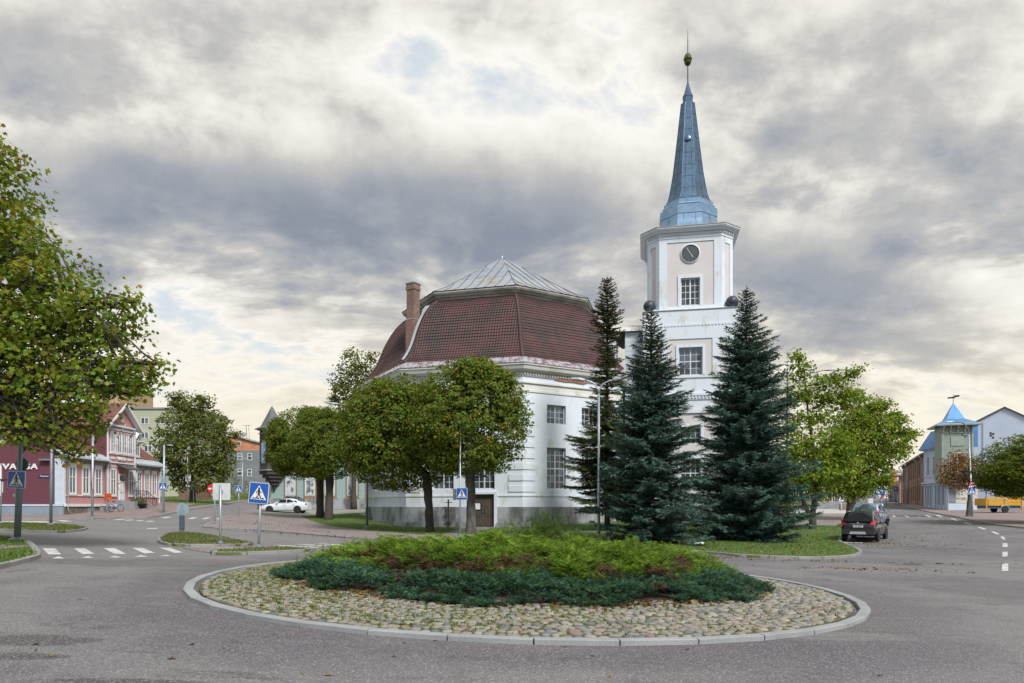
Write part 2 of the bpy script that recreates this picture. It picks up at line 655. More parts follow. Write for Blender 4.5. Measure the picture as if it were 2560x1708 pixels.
def brickmat(name, c1, c2, mortar, sx, sy, axis='z', rough=.85, bump=.4, var=.8, world=False, msize=.012):
    m = bpy.data.materials.new(name)
    m.use_nodes = True
    T = NT(m.node_tree)
    out = T.n('ShaderNodeOutputMaterial')
    b = T.n('ShaderNodeBsdfPrincipled')
    T.link(b.outputs[0], out.inputs[0])
    co = T.n('ShaderNodeNewGeometry').outputs['Position'] if world else T.n('ShaderNodeTexCoord').outputs['Object']
    x, y, z = T.xyz(co)
    if axis == 'z':      # upright wall
        vec = T.vec(T.m('ADD', x, y), z, 0.0)
    else:
        vec = T.vec(T.m('ADD', T.m('MULTIPLY', x, .94), T.m('MULTIPLY', y, .34)), T.m('SUBTRACT', T.m('MULTIPLY', y, .94), T.m('MULTIPLY', x, .34)), 0.0)
    br = T.n('ShaderNodeTexBrick')
    T.link(vec, br.inputs['Vector'])
    br.inputs['Color1'].default_value = (*c1, 1)
    br.inputs['Color2'].default_value = (*c2, 1)
    br.inputs['Mortar'].default_value = (*mortar, 1)
    br.inputs['Scale'].default_value = 1.0
    br.inputs['Mortar Size'].default_value = msize
    br.inputs['Mortar Smooth'].default_value = .3
    br.inputs['Brick Width'].default_value = sx
    br.inputs['Row Height'].default_value = sy
    ns = T.noise(co, .7, 6.0, .6)
    c = T.mix(T.m('MULTIPLY', T.mapr(ns, .4, .65, 0, 1, True), var * .5), br.outputs['Color'], tuple(q * .55 for q in c1))
    T.link(c, b.inputs['Base Color'])
    b.inputs['Roughness'].default_value = rough
    bp = T.n('ShaderNodeBump')
    bp.inputs['Strength'].default_value = bump
    bp.inputs['Distance'].default_value = .015
    T.put(bp.inputs['Height'], T.m('MULTIPLY', br.outputs['Fac'], -1.0))
    T.link(bp.outputs[0], b.inputs['Normal'])
    return m


chimney_brick = brickmat('chimney_brick', (.17, .08, .06), (.24, .135, .105), (.22, .20, .18), .26, .085)

# ------------------------------------------------------------------ ground materials
PATCHES = [(*P(330, 1408), 3.2, .9, (.085, .080, .078), .6), (*P(480, 1402), 1.6, .7, (.12, .10, .09), .6), (*P(2080, 1590), 1.3, .35, (.20, .19, .185), .5), (*P(2330, 1500), 2.2, .5, (.10, .096, .1), .5),
           (*P(2270, 1370), 3.0, 1.4, (.085, .08, .085), .5), (*P(60, 1600), .9, .3, (.05, .048, .05), .8), (*P(40, 1640), .5, .18, (.045, .042, .045), .8), (*P(330, 1705), .9, .12, (.05, .048, .05), .8), (*P(2110, 1425), 1.2, .5, (.22, .19, .16), .5)]


def asphaltmat():
    m = bpy.data.materials.new('worn_asphalt')
    m.use_nodes = True
    T = NT(m.node_tree)
    out = T.n('ShaderNodeOutputMaterial')
    b = T.n('ShaderNodeBsdfPrincipled')
    T.link(b.outputs[0], out.inputs[0])
    co = T.n('ShaderNodeNewGeometry').outputs['Position']
    x, y, z = T.xyz(co)
    big = T.noise(co, .22, 5.0, .6, .4)
    mid = T.noise(co, 1.1, 6.0, .62, .3)
    c = T.mix(T.mapr(big, .40, .60, 0, 1, True), (.118, .112, .124), (.175, .165, .170))
    c = T.mix(T.mapr(mid, .48, .72, 0, .65, True), c, (.075, .071, .076))
    # ring of coarser, darker surfacing laid round the island, and the paler band polished by tyres beyond it
    dx, dy = T.m('SUBTRACT', x, .25), T.m('SUBTRACT', y, 14.4)
    rad = T.m('SQRT', T.m('ADD', T.m('MULTIPLY', dx, dx), T.m('MULTIPLY', dy, dy)))
    radn = T.m('ADD', rad, T.m('MULTIPLY', T.m('SUBTRACT', mid, .5), .9))
    c = T.mix(T.mapr(radn, 7.0, 8.2, .55, 0, True), c, (.068, .064, .071))
    band = T.m('MULTIPLY', T.mapr(radn, 8.1, 8.7, 0, 1, True), T.mapr(radn, 9.0, 9.8, 1, 0, True))
    c = T.mix(T.m('MULTIPLY', band, .45), c, (.20, .19, .188))
    # older, paler surfacing outside the ring on the left, and a dark scuffed patch before the crossing
    old = T.m('MULTIPLY', T.mapr(radn, 9.5, 9.9, 0, 1, True), T.mapr(T.m('ADD', x, T.m('MULTIPLY', y, -.15)), -6.5, -4.0, 1, 0, True))
    c = T.mix(T.m('MULTIPLY', old, .55), c, (.205, .196, .194))
    for (ex, ey, rx, ry, col_, am) in PATCHES:
        ax, ay = T.m('DIVIDE', T.m('SUBTRACT', x, ex), rx), T.m('DIVIDE', T.m('SUBTRACT', y, ey), ry)
        q = T.m('ADD', T.m('SQRT', T.m('ADD', T.m('MULTIPLY', ax, ax), T.m('MULTIPLY', ay, ay))), T.m('MULTIPLY', T.m('SUBTRACT', mid, .5), 1.3))
        c = T.mix(T.mapr(q, .75, 1.05, am, 0, True), c, col_)
    # oil and tar marks stretched along the traffic
    mp = T.n('ShaderNodeMapping')
    mp.inputs['Scale'].default_value = (.55, 2.4, 1)
    T.link(co, mp.inputs[0])
    st = T.noise(mp.outputs[0], .9, 7.0, .65, .6)
    c = T.mix(T.mapr(st, .57, .70, 0, .75, True), c, (.060, .055, .055))
    st2 = T.noise(mp.outputs[0], .5, 7.0, .6, .3)
    c = T.mix(T.mapr(st2, .55, .70, 0, .50, True), c, (.20, .185, .175))
    # seams and cracks
    vo = T.n('ShaderNodeTexVoronoi', feature='DISTANCE_TO_EDGE')
    warp = T.n('ShaderNodeVectorMath', operation='MULTIPLY_ADD')
    nz = T.n('ShaderNodeTexNoise')
    T.link(co, nz.inputs['Vector'])
    nz.inputs['Scale'].default_value = .8
    nz.inputs['Detail'].default_value = 5
    T.link(nz.outputs['Color'], warp.inputs[0])
    warp.inputs[1].default_value = (2.2, 2.2, 0)
    T.link(co, warp.inputs[2])
    T.link(warp.outputs[0], vo.inputs['Vector'])
    vo.inputs['Scale'].default_value = .16
    cr = T.m('MULTIPLY', T.mapr(vo.outputs[0], 0.0, .012, 1, 0), T.mapr(mid, .45, .6, 0, .7))
    c = T.mix(cr, c, (.05, .047, .047))
    # chippings
    sp = T.n('ShaderNodeTexVoronoi')
    T.link(co, sp.inputs['Vector'])
    sp.inputs['Scale'].default_value = 75
    bw = T.xyz(sp.outputs['Color'])[0]
    c = T.mix(T.mapr(bw, .0, 1.0, .0, .60), c, T.mix(T.mapr(bw, .80, .86), (.045, .043, .046), (.28, .275, .285)))
    T.link(c, b.inputs['Base Color'])
    T.put(b.inputs['Roughness'], T.mapr(mid, .3, .7, .92, .78))
    b.inputs['Specular IOR Level'].default_value = .35
    bp = T.n('ShaderNodeBump')
    bp.inputs['Strength'].default_value = .5
    bp.inputs['Distance'].default_value = .008
    T.link(sp.outputs['Distance'], bp.inputs['Height'])
    T.link(bp.outputs[0], b.inputs['Normal'])
    return m


asphalt = asphaltmat()
grass_soil = pm('lawn_turf', (.060, .120, .018), .9, (.090, .125, .024), .8, .8, bump=.6, bscale=45, world=True)
grass_dry = pm('thin_turf', (.085, .105, .028), .9, (.16, .14, .075), 1.8, .9, .42, .66, bump=.6, bscale=40, world=True)
kerb_m = pm('concrete_kerb', (.24, .24, .235), .85, (.15, .15, .145), 1.4, .7, bump=.25, bscale=40, world=True)
kerb_new = pm('pale_kerb', (.27, .28, .285), .8, (.18, .19, .195), .9, .7, bump=.2, bscale=50, world=True)
paver_m = brickmat('paving_bricks', (.215, .18, .175), (.26, .22, .21), (.085, .075, .07), .42, .21, 'xy', world=True, msize=.018)
paver_pink = brickmat('pink_paving', (.23, .175, .17), (.26, .20, .19), (.12, .09, .085), .30, .15, 'xy', world=True, msize=.014)
sett_m = brickmat('pale_setts', (.28, .28, .255), (.35, .345, .315), (.13, .15, .07), .24, .17, 'xy', world=True, msize=.03, bump=.7)
gravel_m = pm('pale_gravel', (.40, .39, .38), .95, (.30, .29, .28), 6, .7, bump=.5, bscale=60, world=True)
soil_m = pm('sandy_soil', (.085, .075, .05), .95, (.055, .07, .02), 1.2, .9, .4, .6, bump=.5, bscale=50, world=True)
dark_soil = pm('dark_litter', (.035, .028, .020), .95, (.06, .035, .022), 4, .8, bump=.5, bscale=40, world=True)
paint_m = pm('road_paint', (.50, .50, .49), .75, (.20, .195, .195), 3.0, .9, .46, .68, bump=.2, bscale=60, world=True)


def ground_sheet():
    def axis(a, fine, b, n):
        lo = -np.geomspace(-a[0] if a[0] < 0 else 1, -a[1], n) if False else None
        return lo
    xs = np.concatenate([np.linspace(-900, -120, 14)[:-1], np.linspace(-120, -50, 24)[:-1], np.arange(-50, 60, 1.0), np.linspace(60, 130, 24)[1:], np.linspace(130, 900, 14)[1:]])
    ys = np.concatenate([np.linspace(-200, -20, 10)[:-1], np.linspace(-20, 4, 10)[:-1], np.arange(4, 92, 1.0), np.linspace(92, 180, 30)[1:], np.linspace(180, 1500, 16)[1:]])
    X, Y = np.meshgrid(xs, ys)
    Z = GA(X, Y)
    V = np.stack([X, Y, Z], -1).reshape(-1, 3)
    nx = len(xs)
    i = np.arange(len(ys) - 1)[:, None] * nx + np.arange(nx - 1)[None]
    q = np.stack([i, i + 1, i + nx + 1, i + nx], -1)
    return np_mesh('road', V, q, 4, None, asphalt, True)


tag(link('road', ground_sheet()), kind='structure')


def inside(poly, x, y):
    c = np.zeros(len(x), bool)
    n = len(poly)
    for i in range(n):
        (x0, y0), (x1, y1) = poly[i], poly[(i + 1) % n]
        if y0 == y1:
            continue
        k = ((y0 > y) != (y1 > y)) & (x < (x1 - x0) * (y - y0) / (y1 - y0) + x0)
        c ^= k
    return c


def ccw(poly):
    a = sum(poly[i][0] * poly[(i + 1) % len(poly)][1] - poly[(i + 1) % len(poly)][0] * poly[i][1] for i in range(len(poly)))
    return poly if a > 0 else poly[::-1]


def smooth_poly(p, it=2, closed=True):
    for _ in range(it):
        q = []
        n = len(p)
        for i in range(n if closed else n - 1):
            a, b = p[i], p[(i + 1) % n]
            q += [(a[0] * .75 + b[0] * .25, a[1] * .75 + b[1] * .25), (a[0] * .25 + b[0] * .75, a[1] * .25 + b[1] * .75)]
        p = q if closed else [p[0]] + q + [p[-1]]
    return p


def sheet(name, poly, dz, mat, res=1.5, skirt=.0, extra=None, parent=None):
    """a sheet of paving or turf that follows the ground, dz above it"""
    poly = ccw(poly)
    pts = []
    for i in range(len(poly)):
        a, b = Vector(poly[i]), Vector(poly[(i + 1) % len(poly)])
        k = max(1, int((b - a).length / res))
        pts += [tuple(a.lerp(b, j / k)) for j in range(k)]
    nb = len(pts)
    bx = np.array(pts)
    gx, gy = np.meshgrid(np.arange(bx[:, 0].min(), bx[:, 0].max(), res), np.arange(bx[:, 1].min(), bx[:, 1].max(), res))
    gx, gy = gx.ravel() + .013, gy.ravel() + .017
    k = inside(poly, gx, gy)
    allp = [Vector(p) for p in pts] + [Vector((a, b)) for a, b in zip(gx[k], gy[k])]
    vo, _, fo, _, _, _ = delaunay_2d_cdt(allp, [], [list(range(nb))], 1, 1e-4)
    X = np.array([v.x for v in vo])
    Y = np.array([v.y for v in vo])
    Z = GA(X, Y) + dz
    if extra is not None:
        Z = Z + extra(X, Y)
    mb = MB()
    mb.add(list(zip(X, Y, Z)), [tuple(f) for f in fo])
    if skirt:
        zz = GA(bx[:, 0], bx[:, 1])
        top = [(p[0], p[1], float(q) + dz) for p, q in zip(pts, zz)]
        bot = [(p[0], p[1], float(q) - skirt) for p, q in zip(pts, zz)]
        mb.ring([bot, top])
    return mb.build(name, mat, parent, True if not skirt else 40)


def PX(lst):
    return [P(a, b) for a, b in lst]


KERB = MB()
_b = .02
_pr = [(0, 0), (1, 0), (1, 1 - _b * 3), (1 - _b * 4, 1), (_b * 4, 1), (0, 1 - _b * 3)]
KERB.prism([(a - .5, b) for a, b in _pr], 0.004, .996, 'yz')
kerb_mesh = KERB.mesh('kerb_stone', kerb_m)
kerb_mesh2 = KERB.mesh('kerb_stone_pale', kerb_new)


def kerb_run(path, parent, w=.15, h=.10, ln=1.0, closed=False, mesh=None, dz=0.0, jit=.006):
    """a row of kerb stones along a path, each stone an object"""
    pts = [Vector(p) for p in path] + ([Vector(path[0])] if closed else [])
    seg = [(b - a).length for a, b in zip(pts, pts[1:])]
    tot = sum(seg)
    n = max(1, round(tot / ln))

    def along(s):
        for a, b, q in zip(pts, pts[1:], seg):
            if s <= q:
                return a.lerp(b, s / q)
            s -= q
        return pts[-1].copy()
    for i in range(n):
        a, b = along(tot * i / n), along(tot * (i + 1) / n)
        za, zb = G(a.x, a.y) + dz, G(b.x, b.y) + dz
        A, B = Vector((a.x, a.y, za - .06 + random.uniform(-jit, jit))), Vector((b.x, b.y, zb - .06 + random.uniform(-jit, jit)))
        X = B - A
        x = X.normalized()
        y = Vector((0, 0, 1)).cross(x).normalized()
        z = x.cross(y)
        M = Matrix(((X.x, y.x * w, z.x * (h + .06), A.x), (X.y, y.y * w, z.y * (h + .06), A.y), (X.z, y.z * w, z.z * (h + .06), A.z), (0, 0, 0, 1)))
        link('kerb_stone', mesh or kerb_mesh, parent, M)


def structure(o):
    o['kind'] = 'structure'
    return o


GRASS_SHEETS = []


def lawn(name, poly, dz, mat=None, kerb=None, dens=10, hgt=.06, **kw):
    o = structure(sheet(name, poly, dz, mat or grass_soil, 1.0, .05))
    GRASS_SHEETS.append((o, ccw(poly), dz, dens, hgt, mat))
    if kerb:
        kerb_run(kerb, o, **kw)
    return o


# lawn round the church, both sides of the path to its door
church_kerb_px = [(1560, 1374), (1660, 1379), (1763, 1383), (1855, 1393), (1950, 1396.5), (2031, 1398.5), (2085, 1397), (2130, 1393), (2149, 1387), (2152, 1381), (2140, 1374),
                  (2118, 1365), (2101, 1358), (2096, 1351), (2106, 1345), (2125, 1338)]
ck = smooth_poly(PX(church_kerb_px), 2, False)
lawn_r = lawn('church_lawn', ck + PX([(2150, 1327), (2150, 1319.5), (2050, 1316.5), (1985, 1315), (1900, 1311), (1800, 1308)]) + [(14, 50), (7, 52), (1, 49)] + PX([(1240, 1322), (1200, 1329), (1190, 1345), (1210, 1356), (1330, 1363), (1450, 1369)]),
              .075, None, ck, 26, .07)
lawn_l = lawn('front_lawn', smooth_poly(PX([(755, 1293), (770, 1301), (806, 1313), (916, 1328), (1062, 1340.5), (1088, 1341), (1120, 1335), (1152, 1322)]), 1, False)
              + [(-4, 49.5), (-8, 51), (-11, 57)] + PX([(900, 1287), (830, 1287)]), .075, None, None, 22, .06)
# the triangle and strip that split the near crossing
c_px = [(396, 1357), (405, 1344), (424, 1336), (450, 1333.5), (487, 1336), (541, 1344), (600, 1354), (638, 1363), (615, 1366), (549, 1367), (450, 1368), (415, 1363.5)]
cp = smooth_poly(PX(c_px), 1)
lawn('splitter_island', cp, .08, grass_dry, cp, 55, .06, closed=True, w=.12, h=.09, ln=.9)
e_px = [(524, 1383), (585, 1377.5), (660, 1374), (700, 1373), (768, 1374.5), (778, 1378), (761, 1381), (695, 1385), (571, 1389), (532, 1388)]
ep = smooth_poly(PX(e_px), 1)
lawn('crossing_strip', ep, .08, grass_dry, ep, 55, .06, closed=True, w=.12, h=.09, ln=.9)
a_px = [(-160, 1310), (0, 1309.5), (60, 1309.5), (120, 1311.5), (190, 1316), (217, 1322), (208, 1327), (154, 1333), (73, 1330.5), (0, 1327), (-160, 1325)]
ap = PX(a_px)
lawn('left_island', ap, .08, grass_dry, ap[3:] , 45, .06, w=.12, h=.09)
b_px = [(-260, 1352), (-60, 1346), (26, 1347), (62, 1355), (80, 1370), (93, 1386), (90, 1397), (55, 1408), (0, 1421), (-160, 1460), (-300, 1480)]
bp_ = PX(b_px)
corner_lawn = lawn('corner_lawn', bp_, .08, None, bp_[2:], 55, .07, w=.16, h=.1)
structure(sheet('corner_path', PX([(-260, 1366), (-40, 1368), (0, 1369), (40, 1371), (74, 1371), (79, 1374.5), (30, 1379), (0, 1381), (-60, 1384), (-260, 1390)]), .092, paver_m, 1.0))
structure(sheet('crossing_pavers', PX([(455, 1369.5), (549, 1368), (640, 1365), (690, 1371.5), (655, 1373), (585, 1376.5), (522, 1381.5), (500, 1380)]), .012, paver_m, 1.0))

# paved square in front of the church and up the street
sq_px = [(509, 1316), (513, 1319.5), (530, 1321.5), (549, 1322.5), (622, 1325), (660, 1327.5), (769, 1337.5), (860, 1345), (912, 1349.5), (1000, 1353), (1120, 1358.5), (1215, 1361)]
sq = smooth_poly(PX(sq_px), 1, False)
st_kerb = [P(640, 1272), P(600, 1283), P(574, 1291.5), P(546, 1301), P(520, 1310.5), P(509, 1316)]
pave = structure(sheet('church_square', st_kerb[:-1] + sq + [P(1205, 1340), P(1225, 1322), (-3, 49.4)] + [(-8, 52), (-10, 62), (-16, 68), (-24, 84)] + [P(690, 1270)], .06, paver_m, 1.2, .06))
kerb_run(st_kerb[:-1] + sq, pave, w=.14, h=.075, dz=.0)
structure(sheet('sett_yard', PX([(655, 1287), (668, 1280), (690, 1275), (930, 1275), (930, 1281), (905, 1284), (800, 1288), (760, 1290.5), (700, 1291)]), .075, sett_m, 1.2))
structure(sheet('lawn_path', PX([(1395, 1334.5), (1520, 1331), (1640, 1329), (1640, 1330.5), (1520, 1333), (1400, 1336.5)]), .085, paver_m, .8))
# pavement before the pink house and up the left side of the street
pk_px = [(-200, 1303), (0, 1301.5), (120, 1300.5), (234, 1299), (256, 1297.5), (311, 1295.5), (370, 1295), (402, 1290.5), (448, 1279.5), (521, 1268), (570, 1261), (637, 1248.5)]
pk = PX(pk_px)
lp = structure(sheet('street_pavement', pk + [(-64, 132), (-50, 100), (-38, 76), (-36, 69), (-36, 53.5), (-62, 53.5)], .09, paver_pink, 1.5, .06))
kerb_run(pk[1:11], lp, w=.14, h=.1)
lawn('street_lawn', [(-35.4, 70.5), (-33.2, 72)] + PX([(460, 1271.5), (520, 1264), (575, 1256), (640, 1245.5)]) + [(-64, 132), (-60, 104), (-48, 84), (-42, 74)], .12, None, None, 5, .08)
# right-hand pavement and the square beyond the maples
rk_px = [(2236, 1259.5), (2262, 1265), (2287, 1271.5), (2335, 1283), (2392, 1293.5), (2427, 1302), (2472, 1311.5), (2529, 1318), (2560, 1321.5), (2700, 1336), (2900, 1350)]
rk = PX(rk_px)
rp = structure(sheet('right_pavement', rk + [(80, 60), (80, 90), (52, 92), (66, 116)], .09, paver_pink, 1.5, .06))
kerb_run(rk[1:], rp, w=.14, h=.1)
structure(sheet('maple_square', PX([(1985, 1315), (2050, 1316.5), (2140, 1319.5), (2150, 1310), (2160, 1300), (2166, 1285), (2100, 1285), (1980, 1285), (1940, 1290), (1930, 1305)]), .085, paver_m, 1.2, .05))
structure(sheet('gravel_yard', PX([(1960, 1286), (2166, 1286.5), (2172, 1274), (1960, 1274)]), .10, gravel_m, 2, .05))
lawn('tree_patch', PX([(2092, 1316), (2110, 1310), (2135, 1306), (2150, 1308), (2150, 1315), (2120, 1317)]), .1, None, None, 30, .06)

# road paint
mk = 0


def paint(name, quads, off=(0, 0), sc=1.0):
    for q in quads:
        pts = [P(off[0] + a / sc, off[1] + b / sc) for a, b in q]
        structure(sheet(name, pts, .007, paint_m, .6))


Z3 = dict(off=(0, 1220), sc=2.7326)
paint('crossing_stripe', [[(290, 415), (375, 415), (420, 456), (332, 456)], [(505, 415), (580, 414), (648, 453), (562, 454)], [(708, 413), (785, 413), (860, 452), (780, 452)],
                          [(905, 412), (980, 412), (1063, 448), (985, 449)], [(1088, 409), (1160, 410), (1252, 443), (1190, 445)]], **Z3)
paint('yield_tooth', [[(355, 484), (400, 470), (445, 484)], [(553, 481), (600, 467), (642, 480)], [(738, 478), (785, 464), (828, 477)], [(915, 475), (960, 461), (1010, 472)], [(1088, 469), (1130, 459), (1170, 466)]], **Z3)
paint('crossing_stripe', [[(-150, 228), (300, 229), (395, 239), (-150, 240)], [(385, 222), (440, 222), (500, 229), (430, 231)], [(780, 216), (840, 213), (860, 217), (800, 220)],
                          [(850, 220), (900, 217), (920, 221), (865, 224)], [(920, 225), (970, 221), (990, 225), (940, 228)], [(990, 228), (1040, 225), (1060, 229), (1010, 232)],
                          [(1095, 205), (1140, 198), (1180, 199), (1130, 208)], [(1280, 211), (1320, 201), (1355, 202), (1312, 213)], [(1372, 212), (1410, 202), (1445, 203), (1405, 213)], [(1470, 212), (1505, 204), (1535, 205), (1500, 214)],
                          [(1003, 277), (1075, 275), (1078, 280), (1006, 282)]], **Z3)
Z1 = dict(off=(440, 1280), sc=2.7326)
paint('crossing_stripe', [[(655, 228), (695, 227), (990, 242), (955, 246)], [(800, 222), (845, 221), (1075, 233), (1045, 237)], [(940, 218), (980, 217), (1160, 226), (1135, 230)]], **Z1)
Z8 = dict(off=(2000, 940), sc=3.136)
paint('edge_dash', [[(1178, 1120), (1197, 1118), (1245, 1133), (1228, 1137)], [(1283, 1152), (1302, 1150), (1350, 1166), (1333, 1169)], [(1390, 1187), (1410, 1185), (1462, 1202), (1443, 1206)],
                    [(1497, 1222), (1518, 1220), (1567, 1240), (1546, 1244)], [(1570, 1262), (1592, 1259), (1614, 1282), (1593, 1285)], [(1589, 1312), (1626, 1312), (1628, 1342), (1589, 1342)],
                    [(1587, 1380), (1627, 1380), (1628, 1418), (1586, 1418)], [(1585, 1472), (1632, 1472), (1633, 1530), (1583, 1530)]], **Z8)
paint('crossing_stripe', [[(640, 1092), (678, 1091), (690, 1106), (650, 1108)], [(975, 1093), (1003, 1091), (1040, 1106), (1008, 1109)], [(1060, 1092), (1088, 1090), (1128, 1106), (1098, 1109)],
                          [(810, 1095), (826, 1093), (862, 1107), (846, 1109)], [(920, 1103), (945, 1102), (940, 1107)], [(720, 1097), (740, 1094), (752, 1105), (734, 1107)]], **Z8)
paint('parking_line', [[(318, 1302), (495, 1307), (495, 1312), (316, 1307)]], **Z8)

# iron cover in the road
x, y = P(2282, 1411.5)
mb = MB()
mb.lathe([(.33, -.05), (.33, .012), (.30, .016), (.30, .010), (.0, .010)], 28)
for k in range(-4, 5):
    wdt = math.sqrt(max(.0, .27 ** 2 - (k * .06) ** 2))
    mb.box(k * .06 - .012, k * .06 + .012, -wdt, wdt, .008, .016)
o = mb.build('manhole_cover', pm('cast_iron', (.13, .125, .12), .7, bump=.2))
o.location = (x, y, G(x, y))
tag(o, 'round iron manhole cover in the asphalt near the right kerb', 'manhole cover')

# ------------------------------------------------------------------ the roundabout
RC, RR = (.25, 14.4), 6.4


def rise(X, Y):
    r2 = ((X - RC[0]) ** 2 + (Y - RC[1]) ** 2) / 6.2 ** 2
    return .16 * np.clip(1 - r2, 0, 1)


circ = lambda r, n=96: [(RC[0] + r * math.cos(2 * math.pi * i / n), RC[1] + r * math.sin(2 * math.pi * i / n)) for i in range(n)]
isl = structure(sheet('roundabout_island', circ(RR - .17), .035, soil_m, .35, .06, rise))
# kerb stones run clockwise so their width falls inward
kerb_run(circ(RR, 240), isl, w=.16, h=.065, ln=1.0, closed=True, mesh=kerb_mesh2, jit=.003)

stone_pal = [((.215, .20, .165), (.15, .14, .11)), ((.24, .205, .17), (.17, .145, .115)), ((.20, .20, .19), (.135, .14, .13)), ((.125, .13, .14), (.085, .095, .10)),
             ((.275, .26, .22), (.19, .18, .145)), ((.21, .16, .13), (.15, .115, .09))]
stone_mats = [pm('cobble_stone', a, .8, b, 9, .8, bump=.25, bscale=60) for a, b in stone_pal]


def cobble_geo(seed):
    r = random.Random(seed)
    n = 8
    ang = [2 * math.pi * (k + r.uniform(-.28, .28)) / n for k in range(n)]
    rad = [r.uniform(.82, 1.05) for _ in range(n)]
    vs = []
    for s, h in ((1.0, -.3), (.97, .16), (.70, .40)):
        for a, q in zip(ang, rad):
            vs.append((s * q * math.cos(a), s * q * math.sin(a), h + r.uniform(-.03, .03)))
    vs.append((r.uniform(-.1, .1), r.uniform(-.1, .1), .47))
    fs = []
    for l in range(2):
        for k in range(n):
            fs.append((l * n + k, l * n + (k + 1) % n, (l + 1) * n + (k + 1) % n, (l + 1) * n + k))
    for k in range(n):
        fs.append((2 * n + k, 2 * n + (k + 1) % n, 3 * n))
    return vs, fs


COB = [cobble_geo(s) for s in range(10)]
cob_mesh = []
for i, (vs, fs) in enumerate(COB):
    row = []
    for m in stone_mats:
        mb = MB()
        mb.add(vs, fs)
        row.append(mb.mesh('cobble', m, True))
    cob_mesh.append(row)
stones = []
r = RR - .27
while r > 3.6:
    a = random.uniform(0, 1)
    end = a + 2 * math.pi
    while a < end - .02:
        w = random.uniform(.10, .19)
        an = a + w / 2 / r
        rr = r + random.uniform(-.045, .045)
        if r > 4.0 or math.sin(an) < .4:
            stones.append((RC[0] + rr * math.cos(an), RC[1] + rr * math.sin(an), an, w, random.uniform(.125, .155)))
        a += w / r
    r -= random.uniform(.128, .142)
st = np.array(stones)
zz = GA(st[:, 0], st[:, 1]) + .035 + rise(st[:, 0], st[:, 1])
order = np.argsort(np.hypot(st[:, 0], st[:, 1]))
rest = MB()
for q, i in enumerate(order):
    sx, sy, an, w, dpt = stones[i]
    v, c = random.randrange(10), random.choice((0, 0, 0, 1, 1, 2, 2, 3, 4, 4, 5))
    M = Tm(sx, sy, float(zz[i]) + random.uniform(-.004, .012)) @ Rz(an + math.pi / 2 + random.uniform(-.5, .5)) @ Matrix.Diagonal((w * .52, dpt * .50, .038, 1)) @ Rz(random.choice((0, math.pi)))
    if q < 300:
        link('cobble', cob_mesh[v][c], isl, M)
    elif math.hypot(sx, sy) < 21.5:
        rest.M, rest.mat = M, c
        rest.add(*COB[v])
tag(rest.build('cobble_paving', stone_mats, isl, True), kind='stuff')

# ------------------------------------------------------------------ windows
_pane_cache = {}


def pane_mesh(m):
    if m.name not in _pane_cache:
        mb = MB()
        mb.box(0, 1, 0, 1, 0, 1)
        _pane_cache[m.name] = mb.mesh('pane', m)
    return _pane_cache[m.name]


def window(parent, M, w, h, cols=4, rows=4, mull=True, trans=None, fm=None, gms=None, fr=.07, bar=.032, name='window', sill=None, split=True):
    """opening w x h with its lower left corner at M's origin; frame face on y=0, panes behind; each pane an object"""
    fm = fm or old_white
    gms = gms or [glass_dark, glass_dark, glass_dark, glass_sky]
    mb = MB()
    mb.box(0, w, 0, .07, 0, fr)
    mb.box(0, w, 0, .07, h - fr, h)
    mb.box(0, fr, 0, .07, fr, h - fr)
    mb.box(w - fr, w, 0, .07, fr, h - fr)
    xcuts = []
    if mull:
        half = (w - 2 * fr) / 2
        mb.box(w / 2 - fr * .65, w / 2 + fr * .65, -.012, .06, fr, h - fr)
        spans = [(fr, w / 2 - fr * .65), (w / 2 + fr * .65, w - fr)]
        cs = cols // 2
    else:
        spans = [(fr, w - fr)]
        cs = cols
    zs = [(fr, h - fr, rows)]
    if trans:
        tz = fr + (h - 2 * fr) * trans[0]
        mb.box(fr, w - fr, -.008, .06, tz - fr * .6, tz + fr * .6)
        zs = [(fr, tz - fr * .6, trans[1]), (tz + fr * .6, h - fr, trans[2])]
    cells = []
    for (a, b) in spans:
        for (c, d, rw) in zs:
            for k in range(1, cs):
                q = a + (b - a) * k / cs
                mb.box(q - bar / 2, q + bar / 2, .015, .05, c, d)
            for k in range(1, rw):
                q = c + (d - c) * k / rw
                mb.box(a, b, .017, .048, q - bar / 2, q + bar / 2)
            for i in range(cs):
                for j in range(rw):
                    cells.append((a + (b - a) * i / cs, a + (b - a) * (i + 1) / cs, c + (d - c) * j / rw, c + (d - c) * (j + 1) / rw))
    o = mb.build(name, fm, parent, None, M)
    if split:
        for (a, b, c, d) in cells:
            t = random.uniform(-.012, .012)
            Q = Tm(a, .035, c) @ Matrix.Rotation(t, 4, 'Z') @ Matrix.Rotation(random.uniform(-.012, .012), 4, 'X') @ Matrix.Diagonal((b - a, .008, d - c, 1))
            link('pane', pane_mesh(random.choice(gms)), o, Q)
    else:
        for (a, b) in spans:
            for (c, d, rw) in zs:
                Q = Tm(a, .035, c) @ Matrix.Rotation(random.uniform(-.015, .015), 4, 'Z') @ Matrix.Diagonal((b - a, .008, d - c, 1))
                link('pane', pane_mesh(random.choice(gms)), o, Q)
    if sill:
        s = MB()
        s.box(-sill, w + sill, -sill * 1.4, .02, -.10, -.003)
        s.build('sill', fm, o)
    return o


# ------------------------------------------------------------------ the church
OC, TH = Vector((-.85, 58.9, 0)), R(-14.5)
church = thing('church', 'white church with octagonal tiled mansard nave and tall blue spired clock tower', 'church', (OC.x, OC.y, 0))
A0 = R(-90) + TH
T225 = math.tan(R(22.5))
C225 = math.cos(R(22.5))


def oct_loop(a, z):
    r = a / C225
    return [(r * math.cos(A0 - R(22.5) + R(45) * k), r * math.sin(A0 - R(22.5) + R(45) * k), z) for k in range(8)]


